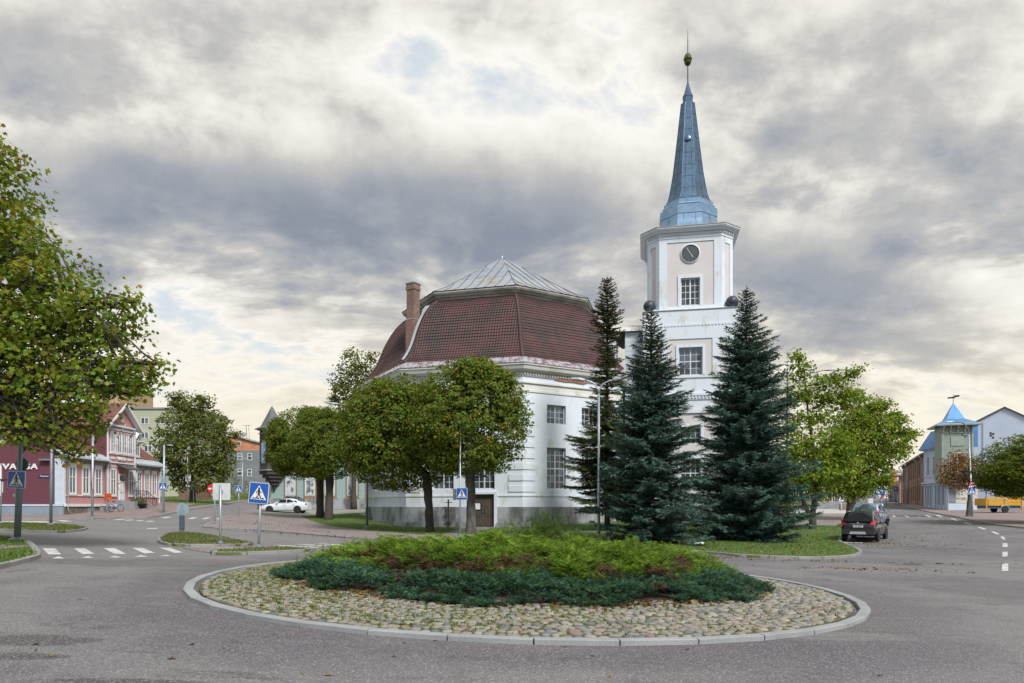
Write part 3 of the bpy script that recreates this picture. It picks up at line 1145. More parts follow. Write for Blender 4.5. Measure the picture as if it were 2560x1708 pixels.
def facet(k, a, z=0.0):
    """frame on facet k at apothem a: x from its left corner, y inward"""
    p = oct_loop(a, z)
    l, r = p[k % 8], p[(k + 1) % 8]
    return frame(l, (r[0] - l[0], r[1] - l[1])), math.dist(l, r)


WA = 10.55
WL = 2 * WA * T225
wins = {0: [(WL / 2 - 2.33, 1), (WL / 2 + .72, 1)], 1: [(WL / 2 - 2.33, 1), (WL / 2 + .72, 1)], 7: [(WL / 2 - 2.33, 1), (WL / 2 + .72, 1)], 2: [], 3: [], 4: [], 5: [], 6: []}
WW = 1.62
door_x = (WL / 2 + .68, WL / 2 + 2.34)
door_z = (.12, 2.46)
for k in range(8):
    M, L = facet(k, WA)
    mb = MB()
    mb.M = M
    holes = []
    for (x0, _) in wins[k]:
        holes += [(x0, x0 + WW, 2.82, 5.80), (x0, x0 + WW, 7.50, 8.86)]
    if k == 0:
        # the doorway stands under the right-hand window
        holes.append((door_x[0], door_x[1], -.4, door_z[1]))
        xs = sorted({0, L, *[h[0] for h in holes], *[h[1] for h in holes]})
    mb.wall(L, 11.1, holes, .32, -.4)
    mb.build('wall', white_plaster, church)
    # plinth, split either side of the door
    for (h0, pr, z1) in ((-.4, .30, .48), (.48, .13, 1.56)):
        pb = MB()
        pb.M = M
        d = pr * T225
        if k == 0:
            for (a, b, e0, e1) in ((0, door_x[0] - .22, d, 0), (door_x[1] + .22, L, 0, d)):
                pb.prism([(a - e0, -pr), (b + e1, -pr), (b, .02), (a, .02)], h0, z1)
        else:
            pb.prism([(-d, -pr), (L + d, -pr), (L, .02), (0, .02)], h0, z1)
        pb.build('plinth' if z1 > 1 else 'plinth_ledge', grey_plinth, church)
    # string course
    if k in (7, 0, 1, 2):
        sb = MB()
        sb.M = M
        for (a, b) in (((.0, door_x[0] - .25), (door_x[1] + .25, L)) if k == 0 else ((0, L),)):
            sb.box(a, b, -.05, .02, 2.30, 2.40)
        sb.build('string_course', white_plaster, church)
    for (x0, _) in wins[k]:
        window(church, M @ Tm(x0, .22, 2.82), WW, 2.98, 4, 0, True, (.5, 3, 3), sill=.12)
        window(church, M @ Tm(x0, .22, 7.50), WW, 1.36, 4, 3, True, None, sill=.12)
M, L = facet(0, WA)
# door with its frame
fb = MB()
fb.M = M
fb.box(door_x[0] - .22, door_x[0] + .0, -.16, .06, .0, 2.62)
fb.box(door_x[1], door_x[1] + .22, -.16, .06, .0, 2.62)
fb.box(door_x[0], door_x[1], -.157, .06, 2.46, 2.617)
fb.build('door_surround', white_plaster, church)
for i in range(2):
    x0 = door_x[0] + i * .83
    db = MB()
    db.box(0, .822, 0, .06, 0, 2.34)
    for (z0, z1) in ((.12, .82), (.95, 2.2)):
        db.box(.08, .13, -.02, .005, z0, z1)
        db.box(.69, .74, -.02, .005, z0, z1)
        db.box(.13, .69, -.019, .005, z0, z0 + .05)
        db.box(.13, .69, -.019, .005, z1 - .05, z1)
    db.prism([(.41, 1.15), (.62, 1.57), (.41, 2.0), (.20, 1.57)], -.03, .004, 'xz')
    dd = db.build('door', brown_door, church, None, M @ Tm(x0, .1, .12))
    hb = MB()
    hb.tube([(.76 if i == 0 else .06, -.01, 1.05), (.76 if i == 0 else .06, -.06, 1.05), (.68 if i == 0 else .14, -.06, 1.05)], .012, 6)
    hb.build('handle', black_iron, dd)
    if i == 0:
        nb = MB()
        nb.box(.12, .66, -.035, -.021, 1.2, 1.75)
        q = nb.build('notice_board', sign_black, dd)
        nb = MB()
        nb.box(.2, .58, -.043, -.036, 1.26, 1.69)
        nb.build('notice', pure_white, dd)
stp = MB()
stp.M = M
stp.box(door_x[0] - .35, door_x[1] + .35, -.75, -.17, -.3, .14)
stp.build('door_step', grey_plinth, church)
# iron cross-barred downpipe beside the door
pb = MB()
pb.M = M
xp = door_x[0] - 1.7
pb.box(xp, xp + .1, -.42, -.34, -.2, 2.1)
for z in (.45, 1.25, 1.85):
    pb.box(xp - .22, xp + .32, -.43, -.36, z, z + .05)
pb.build('iron_stay', pm('rusty_iron', (.055, .035, .03), .8, bump=.2), church)

# quoins wrap the corners
for k in (0, 1, 2):
    p = Vector(oct_loop(WA, 0)[k])
    Ml, Ll = facet(k - 1, WA)
    Mr, Lr = facet(k, WA)
    for i in range(9):
        z0 = 2.62 + i * .78
        qb = MB()
        e = .05 * T225
        qb.M = Ml
        qb.prism([(Ll - 1.0, -.05), (Ll + e, -.05), (Ll, .01), (Ll - 1.0, .01)], z0, z0 + .43)
        qb.M = Mr
        qb.prism([(-e, -.05), (1.0, -.05), (1.0, .01), (0, .01)], z0, z0 + .43)
        qb.build('quoin', white_plaster, church)


def oct_ring(name, prof, mat, smooth=None):
    mb = MB()
    mb.ring([oct_loop(a, z) for a, z in prof])
    return mb.build(name, mat, church, smooth)


oct_ring('architrave', [(WA - .05, 9.62), (WA + .06, 9.62), (WA + .06, 9.78), (WA + .03, 9.80), (WA + .03, 10.18), (WA + .14, 10.22), (WA + .14, 10.32), (WA + .02, 10.36)], cream_plaster)
oct_ring('cornice', [(WA - .02, 10.70), (WA + .08, 10.72), (WA + .08, 10.96), (WA + .22, 11.0), (WA + .26, 11.08), (WA + .45, 11.14), (WA + .50, 11.28), (WA + .52, 11.36), (WA + .60, 11.42), (WA + .60, 11.53), (WA + .1, 11.56)], cream_plaster)
for k in (7, 0, 1):
    Mk, Lk = facet(k, WA + .08)
    db = MB()
    db.M = Mk
    n = int(Lk / .23)
    for i in range(n):
        x = (i + .5) * Lk / n
        db.box(x - .06, x + .06, -.09, .01, 10.80, 10.95)
    tag(db.build('dentil_course', cream_plaster, church), kind='stuff')
# patch of bare brick where the frieze has fallen
pb = MB()
Mk, Lk = facet(1, WA + .095)
pb.M = Mk
pb.prism([(2.7, 10.66), (3.6, 10.60), (4.3, 10.64), (5.2, 10.58), (5.6, 10.70), (5.0, 10.82), (4.1, 10.78), (3.3, 10.86), (2.9, 10.78)], 0.0, .03, 'xz')
pb.build('bare_brick_patch', brickmat('bare_brick', (.34, .10, .05), (.40, .17, .09), (.3, .2, .15), .2, .07), church)

# bell-cast mansard: sheet flashing, then courses of pantiles
PROF = [(11.60, 12.00), (11.19, 12.39), (10.78, 12.97), (10.42, 13.6), (10.16, 14.3), (9.86, 15.0), (9.40, 15.85), (8.85, 16.62), (8.35, 17.1), (7.90, 17.40)]
oct_ring('eaves_flashing', [(WA + .62, 11.50), (WA + .64, 11.56), (11.62 * C225 + .02, 12.02), (11.5 * C225, 12.1)], flash_red)
for k in (0, 1, 7):
    for i in range(14):
        sb = MB()
        l0, l1 = oct_loop(WA + .65, 11.57), oct_loop(11.62 * C225 + .03, 12.03)
        f = (i + .5) / 14
        a = Vector(l0[k]).lerp(Vector(l0[(k + 1) % 8]), f)
        b = Vector(l1[k]).lerp(Vector(l1[(k + 1) % 8]), f)
        sb.tube([a, b], .018, 4)
        sb.build('flashing_seam', flash_red, church)


def prof_at(s):
    for (a, b) in zip(PROF, PROF[1:]):
        q = math.dist(a, b)
        if s <= q:
            t = s / q
            return (a[0] + (b[0] - a[0]) * t, a[1] + (b[1] - a[1]) * t)
        s -= q
    return PROF[-1]


PL = sum(math.dist(a, b) for a, b in zip(PROF, PROF[1:]))
NR = 26
for k in range(8):
    mb = MB()
    Mk, _ = facet(k, 1.0)
    ang = A0 + R(45) * k
    nx, ny = math.cos(ang), math.sin(ang)
    tx, ty = -ny, nx
    pitch, seg = .205, (4 if k in (7, 0, 1) else 2)
    for i in range(NR):
        r0, z0 = prof_at(PL * i / NR)
        r1, z1 = prof_at(PL * (i + 1) / NR + .01)
        a0, a1 = r0 * C225, r1 * C225
        sl = Vector((a1 - a0, z1 - z0)).normalized()
        on, oz = sl.y, -sl.x           # outward normal in (a, z)
        w0, w1 = a0 * T225, a1 * T225
        n = int(2 * w0 / pitch * seg)
        xs = [j * pitch / seg for j in range(-n // 2, n // 2 + 1) if abs(j * pitch / seg) < w0 - .01]
        js = [j for j in range(-n // 2, n // 2 + 1) if abs(j * pitch / seg) < w0 - .01]
        pts = [(-w0, 0)] + list(zip(xs, js)) + [(w0, 0)]
        lo, up, un = [], [], []
        jit = random.uniform(-.008, .008)
        for (x, j) in pts:
            wv = (.048, .022, 0.0, .022)[j % 4] if seg == 4 else (.04, 0)[j % 2]
            h0, h1 = .055 + wv + jit + random.uniform(-.004, .004), .012 + wv
            x1 = max(-w1, min(w1, x))
            aa, zz0 = a0 + on * h0, z0 + oz * h0
            lo.append((nx * aa + tx * x, ny * aa + ty * x, zz0))
            aa = a0 + on * (.0)
            un.append((nx * aa + tx * x, ny * aa + ty * x, z0 + oz * 0.0))
            aa, zz1 = a1 + on * h1, z1 + oz * h1
            up.append((nx * aa + tx * x1, ny * aa + ty * x1, zz1))
        mb.ring([un, lo, up], closed=False)
    tag(mb.build('pantiles', tile_mat, church), kind='stuff')
# hip tiles
hb = MB()
m_ = 6
for s, e in ((0, 1), (1, .86)):
    pass
hv = []
for (x, rr) in ((0.0, 1.0), (1.0, .84)):
    for j in range(m_ + 1):
        a = math.pi * j / m_
        hv.append((x, rr * math.cos(a), rr * math.sin(a)))
hb.add(hv, [(j, j + 1, m_ + 2 + j, m_ + 1 + j) for j in range(m_)] + [tuple(range(m_, -1, -1))])
hip_mesh = hb.mesh('hip_tile', tile_mat, True)
for k in (0, 1, 2, 7):
    u = Vector(oct_loop(1.0, 0)[k]).normalized()
    for i in range(22):
        r0, z0 = prof_at(PL * i / 22)
        r1, z1 = prof_at(PL * (i + 1.15) / 22)
        a, b = Vector((u.x * r0, u.y * r0, z0)), Vector((u.x * r1, u.y * r1, z1))
        X = b - a
        y = Vector((-u.y, u.x, 0))
        z = X.normalized().cross(y)
        if z.dot(u) < 0:
            z, y = -z, -y
        a = a + z * .03
        M = Matrix(((X.x, y.x * .13, z.x * .13, a.x), (X.y, y.y * .13, z.y * .13, a.y), (X.z, y.z * .13, z.z * .13, a.z), (0, 0, 0, 1)))
        link('hip_tile', hip_mesh, church, M)

# boarded cornice and the tin cap
oct_ring('upper_tile_course', [(7.62, 17.10), (7.66, 17.16), (7.30, 17.46), (7.2, 17.46)], tile_new)
oct_ring('roof_cornice', [(7.15, 17.40), (7.42, 17.40), (7.46, 17.52), (7.60, 17.56), (7.66, 17.66), (7.78, 17.72), (7.86, 17.84), (7.86, 17.95), (7.3, 17.98)], grey_wood)
CAP = [(7.90, 17.97), (6.6, 18.62), (.10, 23.0)]


def cap_z(a):
    for (p, q) in zip(CAP, CAP[1:]):
        if q[0] <= a <= p[0]:
            t = (p[0] - a) / (p[0] - q[0])
            return p[1] + (q[1] - p[1]) * t
    return CAP[-1][1]


oct_ring('roof_underlay', [(a - .02, z - .03) for a, z in CAP] + [(.01, 23.0)], tin)


def clip(poly, f):
    out = []
    for i in range(len(poly)):
        p, q = poly[i], poly[(i + 1) % len(poly)]
        a, b = f(p), f(q)
        if a >= 0:
            out.append(p)
        if a * b < 0:
            t = a / (a - b)
            out.append((p[0] + (q[0] - p[0]) * t, p[1] + (q[1] - p[1]) * t))
    return out


cap_tin = pm('silvered_tin', (.40, .45, .52), .33, (.30, .34, .40), .9, .8, metal=.75, bump=.06, bscale=3)
cap_seam = pm('dark_standing_seam', (.10, .13, .17), .5, metal=.5)
rows = [7.90, 6.6, 5.1, 3.4, 1.7, .15]
for k in (7, 0, 1, 2, 6):
    ang = A0 + R(45) * k
    n_, t_ = Vector((math.cos(ang), math.sin(ang), 0)), Vector((-math.sin(ang), math.cos(ang), 0))
    for i in range(5):
        a0, a1 = rows[i], rows[i + 1]
        for j in range(-5, 5):
            off = .0
            x0, x1 = j * .78 + off, (j + 1) * .78 + off
            pl = clip(clip([(x0 + .012, a0), (x1 - .012, a0), (x1 - .012, a1 + .01), (x0 + .012, a1 + .01)], lambda p: p[1] * T225 - .015 - p[0]), lambda p: p[1] * T225 - .015 + p[0])
            if len(pl) < 3:
                continue
            up = Vector((0, 0, 1)) * .8 + n_ * .55
            b = [n_ * p[1] + t_ * p[0] + Vector((0, 0, cap_z(p[1]))) for p in pl]
            lift = [.0 + random.uniform(0, .006)] * len(b)
            tp = [q + up * (.02 + l) for q, l in zip(b, lift)]
            mb = MB()
            nn = len(b)
            mb.add([tuple(q) for q in b] + [tuple(q) for q in tp], [tuple(range(nn, 2 * nn))] + [(m, (m + 1) % nn, nn + (m + 1) % nn, nn + m) for m in range(nn)])
            # standing seam on the left edge
            ed = [p for p in pl if abs(p[0] - x0 - .012) < .02]
            if len(ed) == 2:
                q0, q1 = [n_ * p[1] + t_ * (p[0] - .012) + Vector((0, 0, cap_z(p[1]))) + up * .03 for p in ed]
                sm = MB()
                sm.tube([q0, q1], .030, 4)
                sm.build('standing_seam', cap_seam, church)
            mb.build('tin_panel', (tin_rust if i < 2 else cap_tin), church)
hb = MB()
for k in (7, 0, 1, 2):
    c = oct_loop(7.9, 17.99)[k]
    c2 = oct_loop(6.6, 18.66)[k]
    hb.tube([c, c2, (0, 0, 23.03)], .04, 5)
hb.build('ridge_seam', cap_seam, church)
fb = MB()
fb.lathe([(.16, 22.85), (.10, 23.05), (.03, 23.2), (.03, 23.32), (.06, 23.36), (.03, 23.42)], 10)
fb.build('roof_finial', tin, church, True)

# brick chimney rising beside the left hip, with its tin flashing
cx, cy = at(1033, 51.9) - OC.x, 51.9 - OC.y
chM = Tm(cx, cy, 0) @ Rz(TH - R(18))
cb = MB()
cb.box(-.40, .40, -.40, .40, 12.2, 15.75)
cb.box(-.355, .355, -.355, .355, 15.75, 18.0)
cb.box(-.41, .41, -.41, .41, 18.0, 18.2)
cb.box(-.38, .38, -.38, .38, 18.2, 18.45)
ch = cb.build('chimney', chimney_brick, church, None, chM)
pb = MB()
pb.box(-.43, .43, -.43, .43, 18.45, 18.52)
pb.box(-.42, .42, -.42, .42, 15.72, 15.78)
pb.build('chimney_cap', grey_wood, ch)
fb = MB()
u = Vector(oct_loop(1.0, 0)[0]).normalized()
pts0, pts1 = [], []
for i in range(12):
    r0, z0 = prof_at(PL * (.06 + .80 * i / 11))
    q = u * (r0 + .12) + Vector((-.12, -.05, z0 + .03))
    w = .22 if i < 10 else .34
    pts0.append(tuple(q + Vector((-w, .1, .0))))
    pts1.append(tuple(q))
fb.ring([pts0, pts1], closed=False)
fb.build('chimney_flashing', pm('bright_tin', (.42, .45, .48), .45, metal=.4), church)

# dormer on the hidden right flank
Mk, Lk = facet(2, 10.15)
db = MB()
db.box(.15, 1.55, 0, 2.4, 12.0, 14.55)
dm = db.build('dormer', pm('pale_boards', (.55, .58, .60), .7, (.42, .45, .46), 2, .6, lap=.17), church, None, Mk)
rb = MB()
rb.add([(.0, -.3, 14.55), (1.75, -.3, 14.55), (1.75, 3.0, 14.75), (.0, 3.0, 14.75), (.0, -.3, 14.75), (1.75, -.3, 14.75), (1.75, 3.0, 15.1), (.0, 3.0, 15.1)],
       [(0, 3, 2, 1), (4, 5, 6, 7), (0, 1, 5, 4), (1, 2, 6, 5), (2, 3, 7, 6), (3, 0, 4, 7)])
rb.build('dormer_roof', tin, dm)
wb = MB()
wb.box(.35, 1.35, -.03, .02, 12.6, 14.3)
wb.build('dormer_window', old_white, dm)
wb = MB()
for a in (.42, .90):
    for z in (12.7, 13.5):
        wb.box(a, a + .38, -.04, -.031, z, z + .7)
wb.build('dormer_glass', glass_sky, dm)

# ------------------------------------------------------------------ tower
TCx, TCy, TT = 14.12, 54.85, R(-11)
TM = Tm(TCx - OC.x, TCy - OC.y, 0) @ Rz(TT)
HS = 3.47
front_holes = [(HS - .87, HS + .87, 11.5, 13.58), (HS - .75, HS + .75, 6.3, 7.6), (HS - .75, HS + .75, 3.0, 5.2)]
for q in range(4):
    mb = MB()
    mb.M = TM @ Rz(q * math.pi / 2) @ Tm(-HS, -HS, 0)
    mb.wall(2 * HS, 16.42, front_holes if q in (0,) else [], .35, -.4)
    mb.build('tower_wall', pink_plaster, church)
    # white piers, bands and ledges stand proud of the tinted panels
    sb = MB()
    sb.M = TM @ Rz(q * math.pi / 2) @ Tm(0, -HS, 0)
    e = .06
    for (x0, x1) in ((-HS - e, -2.58), (-2.10, -1.58), (1.58, 2.10), (2.58, HS + e)):
        sb.box(x0, x1, -e, .01, 11.42, 14.22)
    sb.box(-HS - e, HS + e, -e - .002, .01, 14.22, 15.30)
    sb.box(-HS - .02, HS + .02, -.02, .01, 15.30, 16.42)
    sb.box(-HS - .12, HS + .12, -.12, .01, 11.28, 11.42)
    sb.box(-HS - .04, HS + .04, -.04, .01, 10.1, 11.28)
    sb.box(-HS - .2, HS + .2, -.2, .01, 9.92, 10.1)
    sb.box(-HS - .12, HS + .12, -.12, .01, 9.62, 9.92)
    sb.box(-HS - .05, HS + .05, -.05, .01, 8.9, 9.62)
    sb.box(-HS - .12, HS + .12, -.12, .01, 8.62, 8.9)
    for (x0, x1) in ((-HS - e, -2.2), (2.2, HS + e)):
        sb.box(x0, x1, -e, .01, 1.6, 8.62)
    sb.box(-2.2, 2.2, -.03, .01, 1.6, 2.6)
    sb.build('tower_trim', white_plaster, church)
    db = MB()
    db.M = sb.M
    for i in range(28):
        x = -HS + (i + .5) * 2 * HS / 28
        db.box(x - .07, x + .07, -.10, -.05, 15.18, 15.32)
        db.box(x - .06, x + .06, -.19, -.11, 9.74, 9.88)
    tag(db.build('tower_dentils', white_plaster, church), kind='stuff')
    if q == 0:
        for (a, b, c, d) in front_holes:
            M = TM @ Tm(-HS + a, -HS + .2, c)
            w, h = b - a, d - c
            window(church, M, w, h, 4, 3, True, (.5, 2, 2) if h > 1.5 else None, sill=.1, gms=[glass_dark, glass_sky, glass_sky])
            rb = MB()
            for s in ((-.2, 0, -.0, h), (w, w + .2, -.0, h), (-.2, w + .2, h, h + .2)):
                rb.box(s[0], s[1], -.27, -.15, s[2], s[3])
            rb.build('window_surround', white_plaster, church, None, M)
    pb = MB()
    pb.M = TM @ Rz(q * math.pi / 2)
    pb.box(-HS - .15, HS + .15, -HS - .15, -HS + .01, -.4, 1.6)
    pb.build('tower_plinth', grey_plinth, church)
# coping of the square stage
mb = MB()
mb.M = TM
mb.ring([[(x, y, z) for x, y in ((-h, -h), (h, -h), (h, h), (-h, h))] for h, z in ((HS - .3, 16.40), (HS + .06, 16.40), (HS + .06, 16.46), (HS - .2, 16.52), (2.5, 16.9))])
mb.build('stage_coping', white_plaster, church)
mb = MB()
mb.M = TM
mb.ring([[(x, y, z) for x, y in ((-h, -h), (h, -h), (h, h), (-h, h))] for h, z in ((HS + .05, 16.405), (HS + .09, 16.405), (HS + .09, 16.445), (HS + .05, 16.455))])
mb.build('coping_edge', grey_wood, church)


def tower_oct(h, f):
    """octagon: flats h from the centre, half width f of the four main faces"""
    return [(-f, -h), (f, -h), (h, -f), (h, f), (f, h), (-f, h), (-h, f), (-h, -f)]


H8, F8 = 3.13, 2.28
poly = tower_oct(H8, F8)
for q in range(8):
    a, b = poly[q], poly[(q + 1) % 8]
    W = math.dist(a, b)
    MF = TM @ frame((a[0], a[1], 0), (b[0] - a[0], b[1] - a[1]))
    mb = MB()
    mb.M = MF
    main = q % 2 == 0
    hole = [(W / 2 - .71, W / 2 + .71, 16.86, 18.92)] if q == 0 else []
    mb.wall(W, 22.0, hole, .3, 16.3)
    mb.build('belfry_wall', pink_plaster, church)
    sb = MB()
    sb.M = MF
    e = .055
    t = e * T225
    if main:
        for (x0, x1) in ((-t, .55), (W - .55, W + t)):
            sb.box(x0, x1, -e, .01, 16.3, 22.0)
        sb.box(.55, W - .55, -e - .0015, .01, 21.66, 22.0)
        sb.box(.55, W - .55, -e - .0015, .01, 16.3, 16.80)
    else:
        for (x0, x1) in ((-t, .33), (W - .33, W + t)):
            sb.box(x0, x1, -e, .01, 16.3, 22.0)
        sb.box(.33, W - .33, -e - .0015, .01, 21.5, 22.0)
        sb.box(.33, W - .33, -e - .0015, .01, 16.3, 16.80)
    sb.build('belfry_trim', white_plaster, church)
    db = MB()
    db.M = MF
    n = int(W / .21)
    for i in range(n):
        x = (i + .5) * W / n
        db.box(x - .055, x + .055, -.22, -.12, 22.17, 22.30)
    tag(db.build('belfry_dentils', white_plaster, church), kind='stuff')
    if q == 0:
        window(church, MF @ Tm(W / 2 - .71, .16, 16.86), 1.42, 2.06, 4, 4, True, None, fm=pure_white, gms=[glass_dark] * 9 + [glass_sky], sill=.06)
        rb = MB()
        rb.M = MF
        for (x0, x1, z0, z1) in ((W / 2 - .93, W / 2 - .71, 16.805, 18.92), (W / 2 + .71, W / 2 + .93, 16.805, 18.92), (W / 2 - .93, W / 2 + .93, 18.92, 19.14)):
            rb.box(x0, x1, -.07, .01, z0, z1)
        rb.build('window_surround', white_plaster, church)
        # clock
        cM = MF @ Tm(W / 2, -.02, 20.76) @ STAND
        cb = MB()
        cb.lathe([(.735, -.02), (.735, .05), (.71, .07), (.66, .09), (.66, .03)], 40)
        clock = cb.build('clock', white_plaster, church, 40, cM)
        fb = MB()
        fb.lathe([(.66, .0), (.66, .045)], 40)
        fb.build('dial', clock_face_m, clock)
        for i in range(1, 13):
            an = R(90 - 30 * i)
            link('numeral', text_mesh(str(i), .17, sign_black, 'numeral'), clock, Tm(.53 * math.cos(an), .53 * math.sin(an), .048))
        for (ang, ln, w) in ((R(90 - 30 * 4.93), .36, .035), (R(90 - 6 * 54.5), .56, .028)):
            nb = MB()
            nb.box(-.06, ln, -w / 2, w / 2, .055, .068)
            nb.build('clock_hand', pure_white, clock, None, Rz(ang))


def poly_off(pl, d):
    n = len(pl)
    out = []
    for i in range(n):
        p0, p1, p2 = Vector(pl[i - 1]), Vector(pl[i]), Vector(pl[(i + 1) % n])
        e0, e1 = (p1 - p0).normalized(), (p2 - p1).normalized()
        n0, n1 = Vector((e0.y, -e0.x)), Vector((e1.y, -e1.x))
        k = (n0 + n1) / (1 + n0.dot(n1))
        q = p1 + k * d
        out.append((q.x, q.y))
    return out


def tower_ring(name, prof, mat, base=poly, smooth=None):
    mb = MB()
    mb.M = TM
    mb.ring([[(x, y, z) for x, y in poly_off(base, d)] for d, z in prof])
    return mb.build(name, mat, church, smooth)


tower_ring('belfry_cornice', [(-.02, 21.92), (.10, 21.95), (.10, 22.12), (.13, 22.15), (.13, 22.32), (.30, 22.36), (.36, 22.46), (.50, 22.52), (.56, 22.60), (.56, 22.70), (.40, 22.72)], white_plaster)
tower_ring('cornice_sheet', [(.55, 22.685), (.60, 22.685), (.60, 22.74), (.3, 22.86), (-.4, 23.05)], grey_wood)
reg = lambda h: tower_oct(h, h * T225)
SP = [(2.62, 23.0), (2.42, 23.2), (2.28, 23.5), (2.20, 23.85), (2.16, 24.3)]
mb = MB()
mb.M = TM
mb.ring([[(x, y, z) for x, y in reg(h)] for h, z in SP])
skirt_tin = pm('blue_sheet', (.25, .37, .51), .34, (.18, .28, .40), 1.3, .7, metal=.7, bump=.05, bscale=4)
mb.build('spire_skirt', skirt_tin, church)
mb = MB()
mb.M = TM
mb.ring([[(x, y, z) for x, y in reg(h)] for h, z in ((2.14, 24.28), (2.20, 24.30), (2.20, 24.92), (2.16, 24.98), (1.9, 25.05))])
mb.build('spire_drum', skirt_tin, church)
mb = MB()
mb.M = TM
mb.ring([[(x, y, z) for x, y in reg(h)] for h, z in ((1.9, 25.0), (1.98, 25.04), (2.02, 25.14), (1.98, 25.24), (1.88, 25.30), (1.88, 25.55), (1.80, 25.6), (1.6, 25.62))])
mb.build('spire_moulding', skirt_tin, church)
SPIRE = [(1.76, 25.58), (1.60, 25.85), (1.47, 26.3), (1.33, 27.1), (1.17, 28.1), (.98, 29.7), (.80, 31.3), (.52, 33.85), (.46, 33.88)]
mb = MB()
mb.M = TM
mb.ring([[(x, y, z) for x, y in reg(h)] for h, z in SPIRE])
mb.build('spire', spire_tin, church)
mb = MB()
mb.M = TM
mb.ring([[(x, y, z) for x, y in reg(h)] for h, z in ((.38, 33.8), (.38, 34.38), (.40, 34.40), (.40, 34.46), (.26, 34.8), (.12, 35.35), (.03, 35.75), (.0, 35.76))])
mb.build('spire_cap', spire_tin, church)
seam_m = pm('dark_seam', (.07, .11, .16), .45, metal=.6)
for k in range(8):
    sb = MB()
    sb.M = TM
    pts = []
    for h, z in SPIRE[:-1]:
        x, y = reg(h + .01)[k]
        pts.append((x, y, z))
    sb.tube(pts, .022, 5)
    sb.build('spire_seam', seam_m, church)
    sb = MB()
    sb.M = TM
    for fx in (.25, .75) if k % 2 == 0 else (.5,):
        pts = []
        for h, z in SPIRE[:7]:
            p0, p1 = reg(h + .006)[k], reg(h + .006)[(k + 1) % 8]
            pts.append((p0[0] + (p1[0] - p0[0]) * fx, p0[1] + (p1[1] - p0[1]) * fx, z))
        sb.tube(pts, .013, 4)
        pts = []
        for i in range(5):
            for h, z in (SP[i],):
                p0, p1 = reg(h + .006)[k], reg(h + .006)[(k + 1) % 8]
                pts.append((p0[0] + (p1[0] - p0[0]) * fx, p0[1] + (p1[1] - p0[1]) * fx, z))
        sb.tube(pts, .014, 4)
    sb.build('spire_seam', seam_m, church)
for i, z in enumerate(np.arange(26.6, 33.6, .98)):
    h = np.interp(z, [q[1] for q in SPIRE], [q[0] for q in SPIRE]) + .004
    for k in range(8):
        if k in (7, 0, 1, 6, 2):
            zz = z + (.35 if k % 2 else 0)
            hh = np.interp(zz, [q[1] for q in SPIRE], [q[0] for q in SPIRE]) + .004
            p0, p1 = reg(hh)[k], reg(hh)[(k + 1) % 8]
            sb = MB()
            sb.M = TM
            sb.tube([(*p0, zz), (*p1, zz)], .011, 4)
            sb.build('spire_joint', seam_m, church)
db = MB()
db.lathe([(.24, 0), (.24, .1), (.2, .13), (.0, .13)], 20)
db.build('spire_disc', spire_tin, church, 40, TM @ Tm(-.05, -.86, 30.7) @ Matrix.Rotation(R(84), 4, 'X'))
rb = MB()
rb.M = TM
rb.tube([(0, 0, 35.6), (0, 0, 37.1), (0, 0, 38.9), (0, 0, 39.95)], [.05, .04, .03, .008], 8)
rb.box(-.02, .02, -.05, .12, 38.55, 39.1)
rb.build('spire_rod', black_iron, church)
rb = MB()
rb.M = TM
rb.lathe([(.05, 37.05), (.20, 37.08), (.27, 37.25), (.28, 37.44), (.335, 37.47), (.335, 37.54), (.29, 37.57), (.27, 37.74), (.20, 37.88), (.05, 37.92)], 20)
rb.build('spire_ball', green_ball, church, True)
for (bx, by) in ((-3.05, -3.05), (3.05, -3.05), (3.05, 3.05)):
    bb = MB()
    prof = [(max(.001, .44 * math.sin(math.pi * i / 14)), -.44 * math.cos(math.pi * i / 14)) for i in range(15)]
    bb.lathe([(.2, -.5)] + prof[2:], 20)
    ball = bb.build('corner_ball', dark_ball, church, True, TM @ Tm(bx, by, 16.95))
    gb = MB()
    for i in range(5):
        a = math.pi * i / 5
        gb.tube([(.442 * math.sin(t) * math.cos(a), .442 * math.sin(t) * math.sin(a), .442 * math.cos(t)) for t in np.linspace(.25, 2 * math.pi - .25, 28)], .012, 4, False)
    gb.build('ball_seam', black_iron, ball)

# short link between nave and tower
lb = MB()
lb.M = TM
lb.box(-4.9, -HS + .1, -2.7, 2.7, -.4, 15.15)
lb.build('link_wall', pm('link_boards', (.46, .52, .56), .7, (.36, .42, .45), 2, .6, lap=.35), church)
lb = MB()
lb.M = TM
for (y0, y1, z0, z1) in ((-3.0, 0, 15.15, 16.35), (3.0, 0, 15.15, 16.35)):
    lb.quad((-5.3, y0, z0), (-HS + .02, y0, z0), (-HS + .02, y1, z1), (-7.4, y1, z1))
    for i in range(3):
        x = -5.0 + i * .6
        lb.tube([(x, y0, z0 + .02), (x, y1, z1 + .02)], .02, 4)
lb.build('link_roof', pm('pale_tin', (.66, .64, .60), .5, (.52, .5, .46), 1, .6, metal=.2), church)

